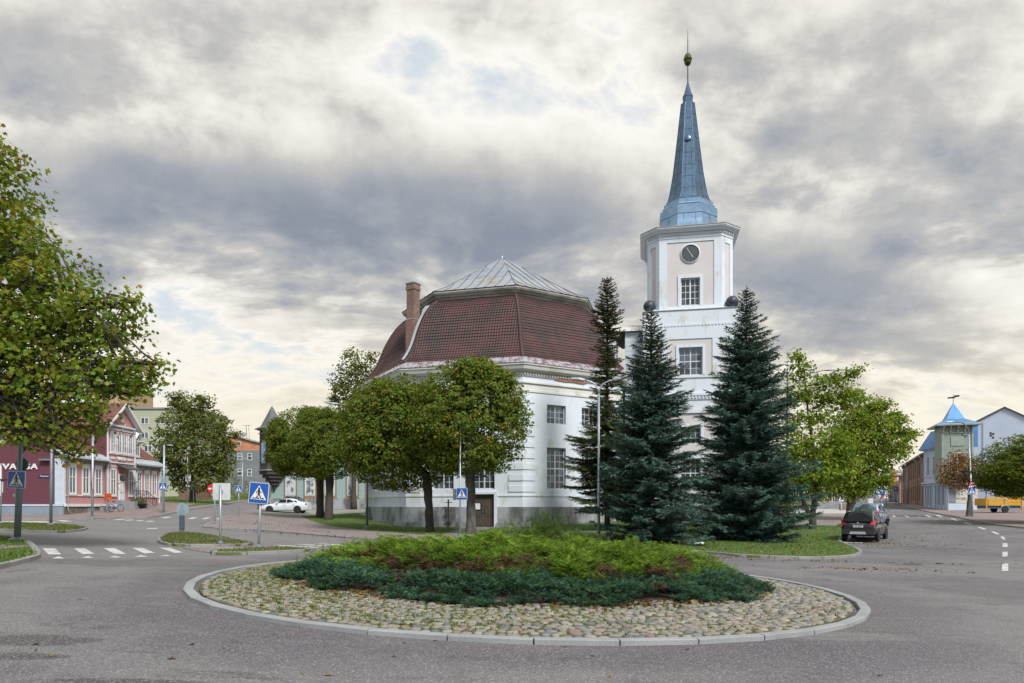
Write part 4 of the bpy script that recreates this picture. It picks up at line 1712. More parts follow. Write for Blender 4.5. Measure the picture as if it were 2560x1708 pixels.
# ------------------------------------------------------------------ pink timber house
pink_boards = pm('pink_boards', (.48, .245, .235), .75, (.42, .20, .195), 1.4, .7, lap=.165, bscale=20)
maroon_boards = pm('maroon_boards', (.115, .030, .046), .75, (.095, .028, .042), 1.2, .7, lap=.165, bscale=20)
blue_white = pm('cool_white_paint', (.46, .53, .60), .6, (.38, .45, .52), 2, .6)
brown_tiles = pm('brown_roof_tiles', (.16, .065, .048), .8, (.10, .045, .038), 1.5, .8, lap=.28, bump=.3, bscale=16)
rubble = pm('rubble_plinth', (.20, .17, .14), .9, (.09, .08, .07), 4.5, .9, .42, .58, bump=.8, bscale=9)
grey_base = pm('grey_painted_base', (.21, .26, .31), .8, (.17, .21, .25), 1.2, .7, bump=.1)
concrete = pm('grey_concrete', (.24, .25, .26), .9, (.17, .175, .18), 1.5, .7, bump=.2)
house_glass = pm('curtained_glass', (.16, .17, .18), .08, (.07, .075, .08), 2.2, .9, spec=.9)


def hwin(parent, M, w, h, fm=None, trim=.11, gms=None, head=.0, mull=True, trans=(.62, 1, 1)):
    """house window planted on the wall face: boarded surround, casements, panes"""
    fm = fm or pure_white
    mb = MB()
    t = trim
    mb.box(-t, 0, -.06, .0, -t, h + t + head)
    mb.box(w, w + t, -.06, .0, -t, h + t + head)
    mb.box(0, w, -.06, .0, h, h + t + head)
    mb.box(0, w, -.06, .0, -t, 0)
    mb.box(-t * 1.5, w + t * 1.5, -.11, .0, h + t + head, h + t + head + .05)
    mb.box(-t * 1.3, w + t * 1.3, -.10, .0, -t - .05, -t)
    mb.build('window_trim', fm, parent, None, M)
    return window(parent, M @ Tm(0, -.045, 0), w, h, 2 if mull else 1, 1, mull, trans, fm, gms or [house_glass, house_glass, glass_sky], .05, split=False)


ph = thing('pink_house', 'pink timber house with white window frames, street gable and flags', 'house', (-35.5, 54, 0))
ZB = .6
FM = frame((0, 0, 0), (0, 1))       # street front: x runs up the street, y into the house


def pbox(name, mat, M, *b, parent=ph):
    for q in b:
        mb = MB()
        mb.box(*q)
        o = mb.build(name, mat, parent, None, M)
    return o


pbox('wall', pink_boards, FM, (0.02, 5.72, 0, .2, 1.7, 5.62), (10.0, 14.8, 0, .2, 1.7, 5.62))
pbox('gable_wall', pink_boards, FM, (5.72, 10.0, -.14, .2, 1.7, 8.95))
mb = MB()
mb.M = FM
mb.prism([(5.72, 8.95), (10.0, 8.95), (7.86, 10.7)], -.14, .1, 'xz')
mb.build('gable', pink_boards, ph)
mb = MB()
mb.M = FM
for x in (5.6,):
    mb.box(5.70, 5.73, -.13, 7.5, 5.0, 8.95)
mb.build('gable_side_wall', maroon_boards, ph)
# flank towards the camera
mb = MB()
mb.prism([(-12.5, 1.75), (0, 1.75), (0, 5.62), (-6.2, 10.6), (-12.5, 5.62)], 0, .2, 'xz')
mb.build('flank_wall', maroon_boards, ph)
pbox('rear_wall', maroon_boards, Tm(0, 0, 0), (-12.5, -.2, 14.55, 14.8, .5, 5.6), (-12.5, -12.3, .2, 14.55, .5, 5.6))
pbox('flank_plinth', grey_base, Tm(0, 0, 0), (-12.6, .08, -.16, .0, ZB, 1.62))
pbox('plinth_board', blue_white, Tm(0, 0, 0), (-12.6, .1, -.2, .0, 1.62, 1.76))
pbox('front_plinth', rubble, FM, (0.0, 7.2, -.1, .1, ZB, 1.58), (9.6, 14.9, -.1, .1, .9, 1.75))
pbox('skirting_board', pure_white, FM, (0.0, 14.85, -.19, -.0, 1.58, 1.80))
pbox('cellar_window', grey_base, FM, (3.0, 3.9, -.14, -.1, .85, 1.45))
pbox('corner_board', blue_white, Tm(0, 0, 0), (-.62, .03, -.07, .0, 1.76, 5.6))
pbox('corner_board', pure_white, FM, (-.03, .22, -.06, 0, 1.8, 5.6), (5.60, 5.80, -.2, -.141, 1.8, 8.8), (9.9, 10.1, -.2, -.141, 1.8, 8.8), (14.6, 14.82, -.06, 0, 1.8, 5.6))
pbox('band_board', pure_white, FM, (.22, 5.6, -.07, 0, 2.44, 2.54), (10.1, 14.6, -.07, 0, 2.44, 2.54), (5.8, 9.9, -.22, -.141, 6.22, 6.34), (5.8, 9.9, -.22, -.141, 5.45, 5.55))
# bracketed eaves
for (a, b) in ((.1, 5.6), (10.1, 14.7)):
    pbox('eaves_board', grey_wood, FM, (a - .1, b + .1, -.28, 0, 5.40, 5.62), (a, b, -.06, 0, 5.05, 5.13))
    n = int((b - a) / .3)
    mb = MB()
    mb.M = FM
    for i in range(n):
        x = a + (i + .5) * (b - a) / n
        mb.prism([(x - .05, 5.13), (x + .05, 5.13), (x + .05, 5.4), (x - .05, 5.4)], -.22, -.0, 'xz')
    tag(mb.build('eaves_brackets', grey_wood, ph), kind='stuff')
pbox('gable_moulding', pure_white, FM, (5.7, 10.05, -.3, -.14, 8.72, 8.86), (5.7, 10.05, -.24, -.14, 8.40, 8.46))
mb = MB()
mb.M = FM
for i in range(13):
    x = 5.85 + i * .33
    mb.box(x, x + .12, -.25, -.14, 8.46, 8.72)
tag(mb.build('gable_brackets', grey_wood, ph), kind='stuff')
# roofs
eaves_tin = pm('bright_eaves_tin', (.60, .66, .70), .35, (.45, .5, .55), 1, .6, metal=.5)
for (y0, y1) in ((-.45, 5.7), (10.0, 15.2)):
    mb = MB()
    mb.add([(.55, y0, 5.48), (.55, y1, 5.48), (-.35, y1, 5.98), (-.35, y0, 5.98), (.55, y0, 5.62), (.55, y1, 5.62), (-.35, y1, 6.12), (-.35, y0, 6.12)],
           [(3, 2, 1, 0), (4, 5, 6, 7), (0, 1, 5, 4), (1, 2, 6, 5), (2, 3, 7, 6), (3, 0, 4, 7)])
    for i in range(8):
        y = y0 + (i + .5) * (y1 - y0) / 8
        mb.tube([(.55, y, 5.64), (-.35, y, 6.14)], .025, 4)
    mb.build('eaves_sheet', eaves_tin, ph)
mb = MB()
for (y0, y1) in ((-.45, 15.2),):
    mb.quad((-.30, y0, 6.08), (-.30, y1, 6.08), (-6.2, y1, 10.75), (-6.2, y0, 10.75))
    mb.quad((-6.2, y0, 10.75), (-6.2, y1, 10.75), (-13.0, y1, 5.4), (-13.0, y0, 5.4))
    mb.quad((-.30, y0, 5.95), (-6.2, y0, 10.62), (-6.2, y0, 10.75), (-.30, y0, 6.08))
mb.build('main_roof', brown_tiles, ph)
mb = MB()
for (y0, z0, y1, z1) in ((5.25, 8.62, 7.86, 10.80), (10.47, 8.62, 7.86, 10.80)):
    mb.add([(.62, y0, z0), (.62, y1, z1), (-8, y1, z1), (-8, y0, z0), (.62, y0, z0 + .13), (.62, y1, z1 + .13), (-8, y1, z1 + .13), (-8, y0, z0 + .13)],
           [(0, 1, 2, 3), (7, 6, 5, 4), (0, 4, 5, 1), (3, 2, 6, 7), (0, 3, 7, 4)])
mb.build('gable_roof', brown_tiles, ph)
mb = MB()
for (y0, z0, y1, z1) in ((5.2, 8.50, 7.86, 10.72), (10.52, 8.50, 7.86, 10.72)):
    mb.add([(.66, y0, z0), (.66, y1, z1), (.66, y1, z1 + .26), (.66, y0, z0 + .26), (.60, y0, z0), (.60, y1, z1), (.60, y1, z1 + .26), (.60, y0, z0 + .26)],
           [(0, 1, 2, 3), (7, 6, 5, 4), (0, 4, 5, 1), (3, 2, 6, 7), (0, 3, 7, 4)])
    mb.add([(.62, y0, z0 + .02), (.62, y1, z1 + .02), (.12, y1, z1 + .02), (.12, y0, z0 + .02)], [(0, 1, 2, 3)])
mb.build('barge_board', pure_white, ph)
pbox('gable_shield', pm('cream_shield', (.55, .50, .33), .6), FM, (7.6, 8.12, -.24, -.14, 9.2, 9.95))
# windows
for x in (.72, 2.46, 4.18, 10.62, 12.0, 13.35):
    hwin(ph, FM @ Tm(x, 0, 2.68), .78 if x < 5 else .72, 2.1, head=.16)
for x in (6.15, 9.0):
    hwin(ph, FM @ Tm(x, -.14, 2.62), .72, 2.2, head=.16)
for x in (6.18, 7.18, 7.98, 8.98):
    hwin(ph, FM @ Tm(x, -.14, 6.46), .58, 1.62)
for (x, z) in ((-7.2, 6.8), (-5.6, 6.8)):
    hwin(ph, Tm(x, 0, z), 1.0, 1.7)
hwin(ph, Tm(-6.4, 0, 8.7), 1.0, 1.0, trans=None)
hwin(ph, Tm(-5.95, 0, 2.6), 1.0, 2.2)
# front door, canopy, porch
db = MB()
db.M = FM
db.box(7.36, 8.30, -.2, -.14, 2.08, 4.5)
for (x0, x1) in ((7.42, 7.80), (7.86, 8.24)):
    db.box(x0, x1, -.23, -.2, 2.2, 2.75)
    db.box(x0, x1, -.23, -.2, 2.85, 3.75)
door = db.build('front_door', pure_white, ph)
db = MB()
db.M = FM
db.box(7.44, 8.22, -.215, -.201, 3.9, 4.4)
db.build('fanlight', glass_dark, door)
mb = MB()
mb.M = FM
mb.add([(7.0, -.16, 5.35), (9.1, -.16, 5.35), (9.3, -1.35, 4.95), (6.8, -1.35, 4.95), (7.0, -.16, 5.30), (9.1, -.16, 5.30), (9.3, -1.35, 4.85), (6.8, -1.35, 4.85)],
       [(3, 2, 1, 0), (4, 5, 6, 7), (3, 7, 6, 2), (0, 4, 7, 3), (1, 2, 6, 5)])
mb.build('canopy', pm('dark_canopy', (.06, .065, .07), .6), ph)
for x in (6.95, 9.1):
    mb = MB()
    mb.M = FM
    mb.tube([(x, -.2 - 1.05 * math.sin(t), 3.6 + 1.25 * (1 - math.cos(t))) for t in np.linspace(0, 1.5, 9)], .028, 5)
    mb.build('canopy_bracket', black_iron, ph)
pbox('porch', concrete, FM, (7.0, 9.3, -1.75, -.15, .9, 2.05), (9.3, 9.75, -1.7, -.15, .9, 1.86), (9.75, 10.2, -1.7, -.15, .9, 1.66), (10.2, 10.65, -1.7, -.15, .9, 1.5))
mb = MB()
mb.M = FM
for (y_) in (-1.68,):
    pts = [(7.05, y_, 3.0), (9.3, y_, 3.0), (11.0, y_, 2.25)]
    mb.tube(pts, .03, 5)
    mb.tube([(7.05, y_, 2.2), (9.3, y_, 2.2), (11.0, y_, 1.5)], .02, 5)
    for i in range(12):
        x = 7.05 + i * .36
        zt = 3.0 if x < 9.3 else 3.0 - (x - 9.3) * .44
        mb.tube([(x, y_, zt - .85), (x, y_, zt)], .022 if i % 3 == 0 else .012, 4)
        if i < 11:
            mb.tube([(x + .18 + .13 * math.cos(t), y_, zt - .42 + .2 * math.sin(t)) for t in np.linspace(0, 6.28, 9)], .012, 4)
    mb.tube([(11.0, y_, 1.4), (11.0, y_, 2.25)], .03, 5)
mb.build('porch_railing', black_iron, ph)
# dormer over the far wing
mb = MB()
mb.M = FM
mb.box(11.0, 12.25, .55, 3.0, 6.3, 7.95)
mb.prism([(11.0, 7.95), (12.25, 7.95), (11.62, 8.62)], .55, 3.0, 'xz')
dm = mb.build('dormer', maroon_boards, ph)
hwin(ph, FM @ Tm(11.27, .55, 6.45), .7, 1.35)
mb = MB()
mb.M = FM
for (x0, z0) in ((10.8, 7.72), (12.45, 7.72)):
    mb.add([(x0, .25, z0), (11.62, .25, 8.66), (11.62, 3.4, 8.66), (x0, 3.4, z0), (x0, .25, z0 + .1), (11.62, .25, 8.76), (11.62, 3.4, 8.76), (x0, 3.4, z0 + .1)],
           [(0, 1, 2, 3), (7, 6, 5, 4), (0, 4, 5, 1), (0, 3, 7, 4)])
mb.box(10.86, 12.4, .3, .54, 7.80, 7.93)
mb.build('dormer_roof', pure_white, dm)
# downpipes
for (x, y_) in ((.34, -.3), (5.45, -.3), (14.95, -.3)):
    mb = MB()
    mb.M = FM
    mb.tube([(x, -.45, 5.45), (x, -.22, 5.05), (x, -.16, 4.7), (x, -.16, 1.3), (x, -.3, 1.05)], .055, 7)
    mb.build('downpipe', galv, ph, True)
link('wall_lettering', text_mesh('VALGA', .62, pure_white, 'wall_lettering', .04, .012, 0, 1.08), ph, Tm(-3.35, -.05, 4.72) @ STAND @ Matrix.Diagonal((1.34, 1, 1, 1)))
link('gable_lettering', text_mesh('VALGA', .42, pure_white, 'gable_lettering', .03, .012), ph, FM @ Tm(7.75, -.2, 5.86) @ STAND)
pbox('gable_ornament', pure_white, FM, (5.9, 6.95, -.19, -.14, 5.83, 5.92), (8.55, 9.8, -.19, -.14, 5.83, 5.92), (6.2, 6.7, -.2, -.14, 5.78, 5.97), (8.8, 9.3, -.2, -.14, 5.78, 5.97))
mb = MB()
mb.box(-1.0, 1.0, -.03, 0, -.13, .13)
sn = mb.build('street_name_plate', pm('navy_enamel', (.012, .02, .12), .4), ph, None, Tm(-1.45, -.02, 3.98) @ Matrix.Diagonal((.47, 1, .85, 1)))
link('street_lettering', text_mesh('Puiestee', .2, sign_white, 'street_lettering', .004), sn, Tm(0, -.04, 0) @ STAND @ Matrix.Diagonal((2.1, 1.1, 1, 1)))
pbox('lamp_bracket', galv_dark, Tm(0, 0, 0), (-1.7, -.7, -.35, -.05, 5.2, 5.35))
# little things by the wall
mb = MB()
mb.box(-.2, .2, -.16, .16, 1.0, 1.5)
mb.prism([(-.22, 1.5), (.22, 1.5), (.17, 1.58), (-.17, 1.58)], -.18, .18, 'xz')
bx_ = (at(270, 57.5), 57.5)
pb = thing('post_box', 'orange post box on a grey stand by the pink house', 'post box', (bx_[0], bx_[1], G(*bx_) + .09), R(60))
mb.build('box', pm('orange_paint', (.55, .10, .025), .45), pb)
mb = MB()
mb.box(-.16, .16, -.161, -.168, 1.33, 1.38)
mb.build('slot', sign_black, pb)
mb = MB()
mb.box(-.07, .07, -.06, .06, 0, 1.0)
mb.box(-.2, .2, -.2, .2, 0, .05)
mb.build('stand', galv, pb)
bxp = (at(346, 62.2), 62.2)
pl = thing('flower_planter', 'round dark planter of grasses and red flowers by the porch', 'planter', (bxp[0], bxp[1], G(*bxp) + .09))
mb = MB()
mb.lathe([(.35, 0), (.55, .08), (.78, .38), (.82, .42), (.70, .42), (.6, .34), (0, .34)], 20)
mb.build('bowl', pm('dark_bowl', (.03, .035, .04), .7), pl, True)
n = 420
th, rr = rng.uniform(0, 6.28, n), .72 * np.sqrt(rng.uniform(0, 1, n))
pos = np.stack([rr * np.cos(th), rr * np.sin(th), .45 + rng.uniform(0, .5, n) * (1 - rr * .5)], 1)
cols = pick([(5, (.07, .13, .03)), (3, (.16, .20, .06)), (1.5, (.40, .06, .05))], n)
leafm = leafmat('leaf_surface')
link('flowers', leaf_cloud('flowers', pos, np.stack([np.cos(th), np.sin(th), rng.uniform(0, 1, n)], 1), rng.uniform(.08, .2, n), QUADL, cols, leafm), pl)
# bench and a leaning bicycle
bb = (at(282, 58.6), 58.6)
bn = thing('wall_bench', 'small wooden bench with grey side panels against the pink house', 'bench', (bb[0] + .4 - 1.0, bb[1], G(*bb) + .09), R(90))
mb = MB()
for i in range(3):
    mb.box(-.6, .6, -.18 + i * .13, -.07 + i * .13, .42, .46)
mb.build('seat', pm('bench_wood', (.28, .19, .12), .7), bn)
for s in (-.5, .5):
    mb = MB()
    mb.box(s - .03, s + .03, -.2, .2, 0, .42)
    mb.build('leg', galv, bn)
bc = thing('bicycle', 'blue bicycle parked by the grey bench and porch', 'bicycle', (at(290, 58.0), 58.0, G(at(290, 58.0), 58.0) + .09), R(75))
for s in (-.5, .5):
    mb = MB()
    mb.tube([(s + .31 * math.cos(t), 0, .33 + .31 * math.sin(t)) for t in np.linspace(0, 2 * math.pi, 25)], .022, 6, False)
    wh = mb.build('wheel', rubber, bc)
    mb = MB()
    for t in np.linspace(0, math.pi, 7)[:-1]:
        mb.tube([(s - .3 * math.cos(t), 0, .33 - .3 * math.sin(t)), (s + .3 * math.cos(t), 0, .33 + .3 * math.sin(t))], .004, 4)
    mb.build('spokes', galv, wh)
mb = MB()
for a, b in (((-.5, 0, .33), (-.12, 0, .36)), ((-.12, 0, .36), (.38, 0, .78)), ((-.12, 0, .36), (-.22, 0, .82)), ((-.22, 0, .75), (.38, 0, .82)), ((.5, 0, .33), (.36, 0, .95)), ((-.5, 0, .33), (-.2, 0, .74))):
    mb.tube([a, b], .018, 6)
mb.build('frame', pm('bike_blue', (.12, .22, .42), .35), bc)
mb = MB()
mb.tube([(.30, -.24, .98), (.36, 0, .97), (.30, .24, .98)], .014, 6)
mb.build('handlebar', galv, bc)
mb = MB()
mb.box(-.34, -.12, -.06, .06, .84, .9)
mb.build('saddle', rubber, bc)


# flags on slanting poles
def flag(label, base, bands, rise_=1.8, out=1.1, stars=False, w=.95, drop=1.3):
    t = thing('flag', label, 'flag', base, 0, 'flags on the pink house')
    a, b = Vector((0, 0, 0)), Vector((out, 0, rise_))
    mb = MB()
    mb.tube([a, b], .022, 6)
    mb.build('flagpole', pure_white, t)
    n, m = 10, 9
    k = len(bands)
    grid = {}
    for i in range(n + 1):
        for j in range(m * k // k + 1):
            pass
    rows = 3 * k
    for i in range(n + 1):
        s = .97 - .50 * i / n           # down the pole from the tip
        q = a.lerp(b, s)
        for j in range(rows + 1):
            v = j / rows
            fall = drop * v * (1 - .45 * i / n)
            sway = .10 * math.sin(6 * v + 3 * i / n) * v
            grid[i, j] = (q.x - .55 * v * (1 - i / n) + sway * .4, q.y - .35 * v + sway, q.z - fall * .78 - .12 * v * v)
    for c in range(k):
        mb = MB()
        vs = [grid[i, j] for j in range(3 * c, 3 * c + 4) for i in range(n + 1)]
        fs = [(jj * (n + 1) + i, jj * (n + 1) + i + 1, (jj + 1) * (n + 1) + i + 1, (jj + 1) * (n + 1) + i) for jj in range(3) for i in range(n)]
        mb.add(vs, fs)
        cl = mb.build('cloth', bands[c], t, True)
        if stars:
            gold = pm('star_gold', (.75, .55, .05), .6)
            for (i, j) in ((2, 1), (5, 1), (7, 1), (2, 2), (6, 2), (4, 2)):
                p = grid[i, j] if (i, j) in grid else None
                if p:
                    sb = MB()
                    sb.lathe([(.05, -.01), (.05, .012)], 5, (0, 0, 0))
                    for idx in range(len(sb.v) - 10, len(sb.v)):
                        vx, vy, vz = sb.v[idx]
                        sb.v[idx] = (p[0] + .03 + vz, p[1] - .03 + vx, p[2] + vy)
                    sb.build('star', gold, cl)
    return t


fl_blue = pm('flag_blue', (.02, .06, .32), .7)
flag('blue flag with gold stars on the left of the pink gable', (-35.3, 60.5, 7.1), [fl_blue], stars=True)
flag('blue black and white flag beside the pink gable windows', (-35.3, 62.2, 6.95), [pm('flag_light_blue', (.03, .18, .50), .7), sign_black, pure_white])
flag('green and white town flag right of the pink gable', (-35.3, 63.6, 6.9), [pm('flag_green', (.12, .35, .08), .7), pm('flag_pale', (.55, .60, .35), .7)], 1.9, 1.2)

# ------------------------------------------------------------------ blocks behind it
def block(name, label, cat, px0, px1, d, ytop, wall, depth=10, wins_=None, wsz=(1.3, 1.4), roof=None, gms=None, base=None, fm=None):
    x0, x1 = at(px0, d), at(px1, d)
    zt = zat(ytop, d)
    zb = (G((x0 + x1) / 2, d) if base is None else base) - .6
    t = thing(name, label, cat, (x0, d, 0))
    mb = MB()
    mb.box(0, x1 - x0, 0, depth, zb, zt)
    mb.build('wall', wall, t)
    mb = MB()
    mb.box(-.25, x1 - x0 + .25, -.25, depth + .25, zt, zt + .3)
    mb.build('roof', roof or concrete, t)
    for (px, py) in wins_ or []:
        w, h = wsz
        window(t, Tm(at(px, d) - x0 - w / 2, -.05, zat(py, d) - h / 2), w, h, 2, 1, True, None, fm or pure_white, gms or [glass_dark, glass_sky, glass_sky], .09, split=False)
    return t


pale_green = pm('pale_green_render', (.34, .36, .26), .85, (.31, .33, .235), .6, .6, bump=.05)
apb = block('apartment_block', 'pale green five storey apartment block behind the pink house', 'building', 306, 488, 130, 1023, pale_green, 14,
            [(362, 1052), (402, 1052), (362, 1088), (402, 1088), (370, 1121.5), (402, 1121.5), (362, 1158), (402, 1158), (440, 1052), (440, 1088), (440, 1121.5), (440, 1158), (330, 1088), (330, 1121.5), (440, 1194), (402, 1194)],
            (1.45, 1.25))
mb = MB()
mb.box(at(300, 131) - at(306, 130), at(318, 131) - at(306, 130), -.5, 6, 2, zat(1038, 130))
mb.build('stair_wing', pm('dark_stair_wing', (.10, .11, .11), .8), apb)
block('tall_tan_block', 'tall tan rendered block seen through the left maple crown', 'building', 225, 302, 155, 962, pm('tan_render', (.38, .27, .16), .85, (.34, .24, .14), .6, .6), 14)
block('low_brown_shed', 'low brown boarded shed behind the street lawn', 'shed', 446, 486, 92, 1212, pm('brown_boards', (.18, .10, .075), .8, lap=.5), 5)

grey_render = pm('grey_render', (.17, .185, .195), .9, (.13, .14, .15), .5, .8, bump=.1)
gd = 135.0
gx0, gx1 = at(560, gd), at(662, gd)
gh = thing('grey_house', 'large grey rendered house with orange brick gable at the end of the street', 'house', (gx0, gd, 0))
W = gx1 - gx0
mb = MB()
mb.box(0, W, 0, 12, 2, zat(1126, gd))
mb.build('wall', grey_render, gh)
mb = MB()
mb.prism([(0, zat(1126, gd)), (W, zat(1126, gd)), (W, zat(1112, gd)), (W * .72, zat(1106, gd)), (W * .28, zat(1093, gd)), (0, zat(1097, gd))], 0.02, 12, 'xz')
mb.build('gable', brickmat('orange_gable', (.44, .17, .085), (.50, .22, .12), (.42, .25, .17), .3, .1), gh)
mb = MB()
for a, b in (((W * 1.02, 1110.5), (W * .72, 1104.5)), ((W * .72, 1104.5), (W * .28, 1091.5)), ((W * .28, 1091.5), (-.3, 1096))):
    za, zb_ = zat(a[1], gd), zat(b[1], gd)
    mb.add([(a[0], -.4, za), (b[0], -.4, zb_), (b[0], 12, zb_), (a[0], 12, za), (a[0], -.4, za + .25), (b[0], -.4, zb_ + .25), (b[0], 12, zb_ + .25), (a[0], 12, za + .25)],
           [(0, 1, 2, 3), (7, 6, 5, 4), (0, 4, 5, 1), (0, 3, 7, 4), (1, 5, 6, 2)])
mb.build('roof', grey_wood, gh)
for (px, py, w, h) in ((600, 1142, .9, 1.3), (624.5, 1142, .9, 1.35), (600, 1181, .9, 1.4), (624, 1182, .9, 1.4), (623, 1222, .9, 1.4), (597, 1110, .8, .9)):
    w *= 1.0
    window(gh, Tm(at(px, gd) - gx0 - w / 2, -.06, zat(py, gd) - h / 2), w, h, 1, 1, False, (.6, 1, 1), pure_white, [glass_dark, glass_sky], .09, split=False)
mb = MB()
ax = at(603, gd) - gx0
mb.tube([(ax, 3, zat(1096, gd)), (ax - .2, 3, zat(1060, gd))], .05, 5)
mb.tube([(ax - 1, 3, zat(1060, gd)), (ax + .9, 3, zat(1059, gd))], .03, 4)
mb.tube([(ax + .5, 3, zat(1098, gd)), (ax + .3, 3, zat(1058, gd))], .03, 4)
mb.build('aerial', black_iron, gh)
mb = MB()
mb.lathe([(.05, 0), (.45, .12), (.5, .18), (.05, .06)], 14)
mb.build('dish', concrete, gh, True, Tm(ax - .2, 2, zat(1085, gd)) @ Matrix.Rotation(R(70), 4, 'X'))

# ------------------------------------------------------------------ turquoise timber house with corner oriel
td = 83.0
tx0, tx1 = at(677, td), at(945, td)
peel = pm('peeling_turquoise', (.24, .36, .355), .85, (.32, .33, .31), 2.2, .9, .5, .62, lap=.16)
dk_wood = pm('dark_weathered_wood', (.075, .062, .058), .85, (.045, .04, .038), 2, .8, lap=.2)
th = thing('turquoise_house', 'peeling turquoise timber house with dark corner oriel and pointed roof', 'house', (tx0, td, 0))
W = tx1 - tx0
mb = MB()
mb.box(0, W, 0, 9, 2.55, 8.6)
mb.build('wall', peel, th)
mb = MB()
mb.box(-.1, W, -.15, 9, .9, 2.55)
mb.build('plinth', grey_plinth, th)
mb = MB()
mb.add([(-.5, -.6, 8.5), (W, -.6, 8.5), (W, 4.5, 11.3), (-.5, 4.5, 11.3), (-.5, 9.5, 8.5), (W, 9.5, 8.5)], [(0, 1, 2, 3), (3, 2, 5, 4), (0, 3, 4), (1, 5, 2)])
mb.build('roof', grey_wood, th)
brown_frame = pm('tan_frame_paint', (.26, .17, .11), .75, (.20, .13, .09), 3, .7)
poster_m = pm('old_photo_poster', (.50, .52, .54), .5, (.10, .11, .12), 1.6, 1.0, .44, .60)
for px in (726.5, 775.5, 825, 881, 929):
    c = at(px, td) - tx0
    mb = MB()
    mb.box(c - .80, c + .80, -.07, 0, 2.62, 6.0)
    wn = mb.build('window', brown_frame, th)
    mb = MB()
    mb.box(c - .62, c + .62, -.10, -.071, 2.9, 5.9)
    mb.build('casing', pm('pale_casing', (.50, .58, .56), .7), wn)
    mb = MB()
    mb.box(c - .44, c + .44, -.12, -.101, 3.02, 4.75)
    mb.build('poster', poster_m, wn)
    mb = MB()
    mb.box(c - .9, c + .9, -.16, 0, 2.50, 2.62)
    mb.build('sill', brown_frame, wn)
mb = MB()
mb.box(.35, .95, -.03, 0, 4.0, 4.2)
pl_ = mb.build('street_name_plate', pm('black_plate', (.02, .022, .05), .5), th)
link('street_lettering', text_mesh('Kesk', .17, sign_white, 'street_lettering', .003), pl_, Tm(.65, -.036, 4.1) @ STAND)
mb = MB()
mb.box(.45, .75, -.03, 0, 4.24, 4.56)
pl_ = mb.build('number_plate', sign_blue, th)
link('number_lettering', text_mesh('12', .2, sign_white, 'number_lettering', .003), pl_, Tm(.6, -.036, 4.4) @ STAND)
# oriel: square turret set corner-on
om = Tm(at(680, 82.4) - tx0, -.6, 0) @ Rz(R(45))
hw = 1.06
mb = MB()
mb.M = om
mb.box(-hw, hw, -hw, hw, 6.0, 10.75)
oriel = mb.build('oriel', dk_wood, th)
mb = MB()
mb.M = om
for (h0, z0, z1) in ((hw + .22, 10.75, 10.9), (hw + .10, 10.3, 10.42), (hw + .1, 7.0, 7.12), (hw + .16, 5.85, 6.0)):
    mb.box(-h0, h0, -h0, h0, z0, z1)
mb.build('oriel_band', grey_wood, oriel)
mb = MB()
mb.M = om
mb.ring([[(x, y, z) for x, y in ((-h, -h), (h, -h), (h, h), (-h, h))] for h, z in ((1.52, 10.86), (1.5, 10.95), (.98, 11.25), (.06, 13.62), (.02, 13.66))])
mb.build('oriel_roof', pm('slate_grey_sheet', (.13, .135, .14), .6, (.10, .105, .11), 1, .6, metal=.2), oriel)
mb = MB()
mb.M = om
for i in range(6):
    h = hw * (1 - i * .16)
    mb.box(-h + .15 * i, h + .1, -h + .1 * i, h + .1, 5.85 - (i + 1) * .42, 5.85 - i * .42)
mb.build('oriel_bracket', dk_wood, oriel)
mw = om @ Rz(R(-90)) @ Tm(0, -hw, 0)
mb = MB()
mb.M = mw
arch = lambda w, h: [(-w, 0), (w, 0)] + [(w * math.cos(t), h - w + w * math.sin(t)) for t in np.linspace(0, math.pi, 11)]
mb.prism([(x, z + 6.75) for x, z in arch(.52, 2.75)], -.05, 0, 'xz')
ow = mb.build('oriel_window', pm('oriel_pale_frame', (.46, .58, .62), .6), oriel)
mb = MB()
mb.M = mw
mb.prism([(x, z + 6.85) for x, z in arch(.34, 2.15)], -.075, -.051, 'xz')
mb.build('oriel_glass', pm('bright_blue_glass', (.03, .22, .62), .15, (.02, .14, .45), 1.5, .8, spec=.8), oriel)
mb = MB()
mb.M = mw
mb.box(-.03, .03, -.09, -.076, 6.85, 8.95)
mb.build('oriel_mullion', pure_white, oriel)

# ------------------------------------------------------------------ right-hand houses
wd = 75.0
wx = at(2371, wd)
cool_white = pm('cool_white_render', (.46, .53, .63), .8, (.40, .47, .57), .8, .6, bump=.1)
sage_boards = pm('sage_boards', (.235, .285, .245), .7, (.21, .255, .215), 1.5, .6, lap=.21)
blue_roof = pm('blue_roof_sheet', (.10, .26, .50), .32, (.07, .19, .40), 1.2, .7, metal=.35)
rh = thing('corner_house', 'white corner house with sage green turret and blue pointed roof', 'house', (wx, wd, 0))
sdir = Vector((at(2309, 81.5) - wx, 6.5, 0)).normalized()
SF = frame((0, 0, 0), (-sdir.x, -sdir.y))      # street front faces left; x runs towards the camera
SF = Tm(sdir.x * 6.6, sdir.y * 6.6, 0) @ SF
bz = .7
mb = MB()
mb.M = SF
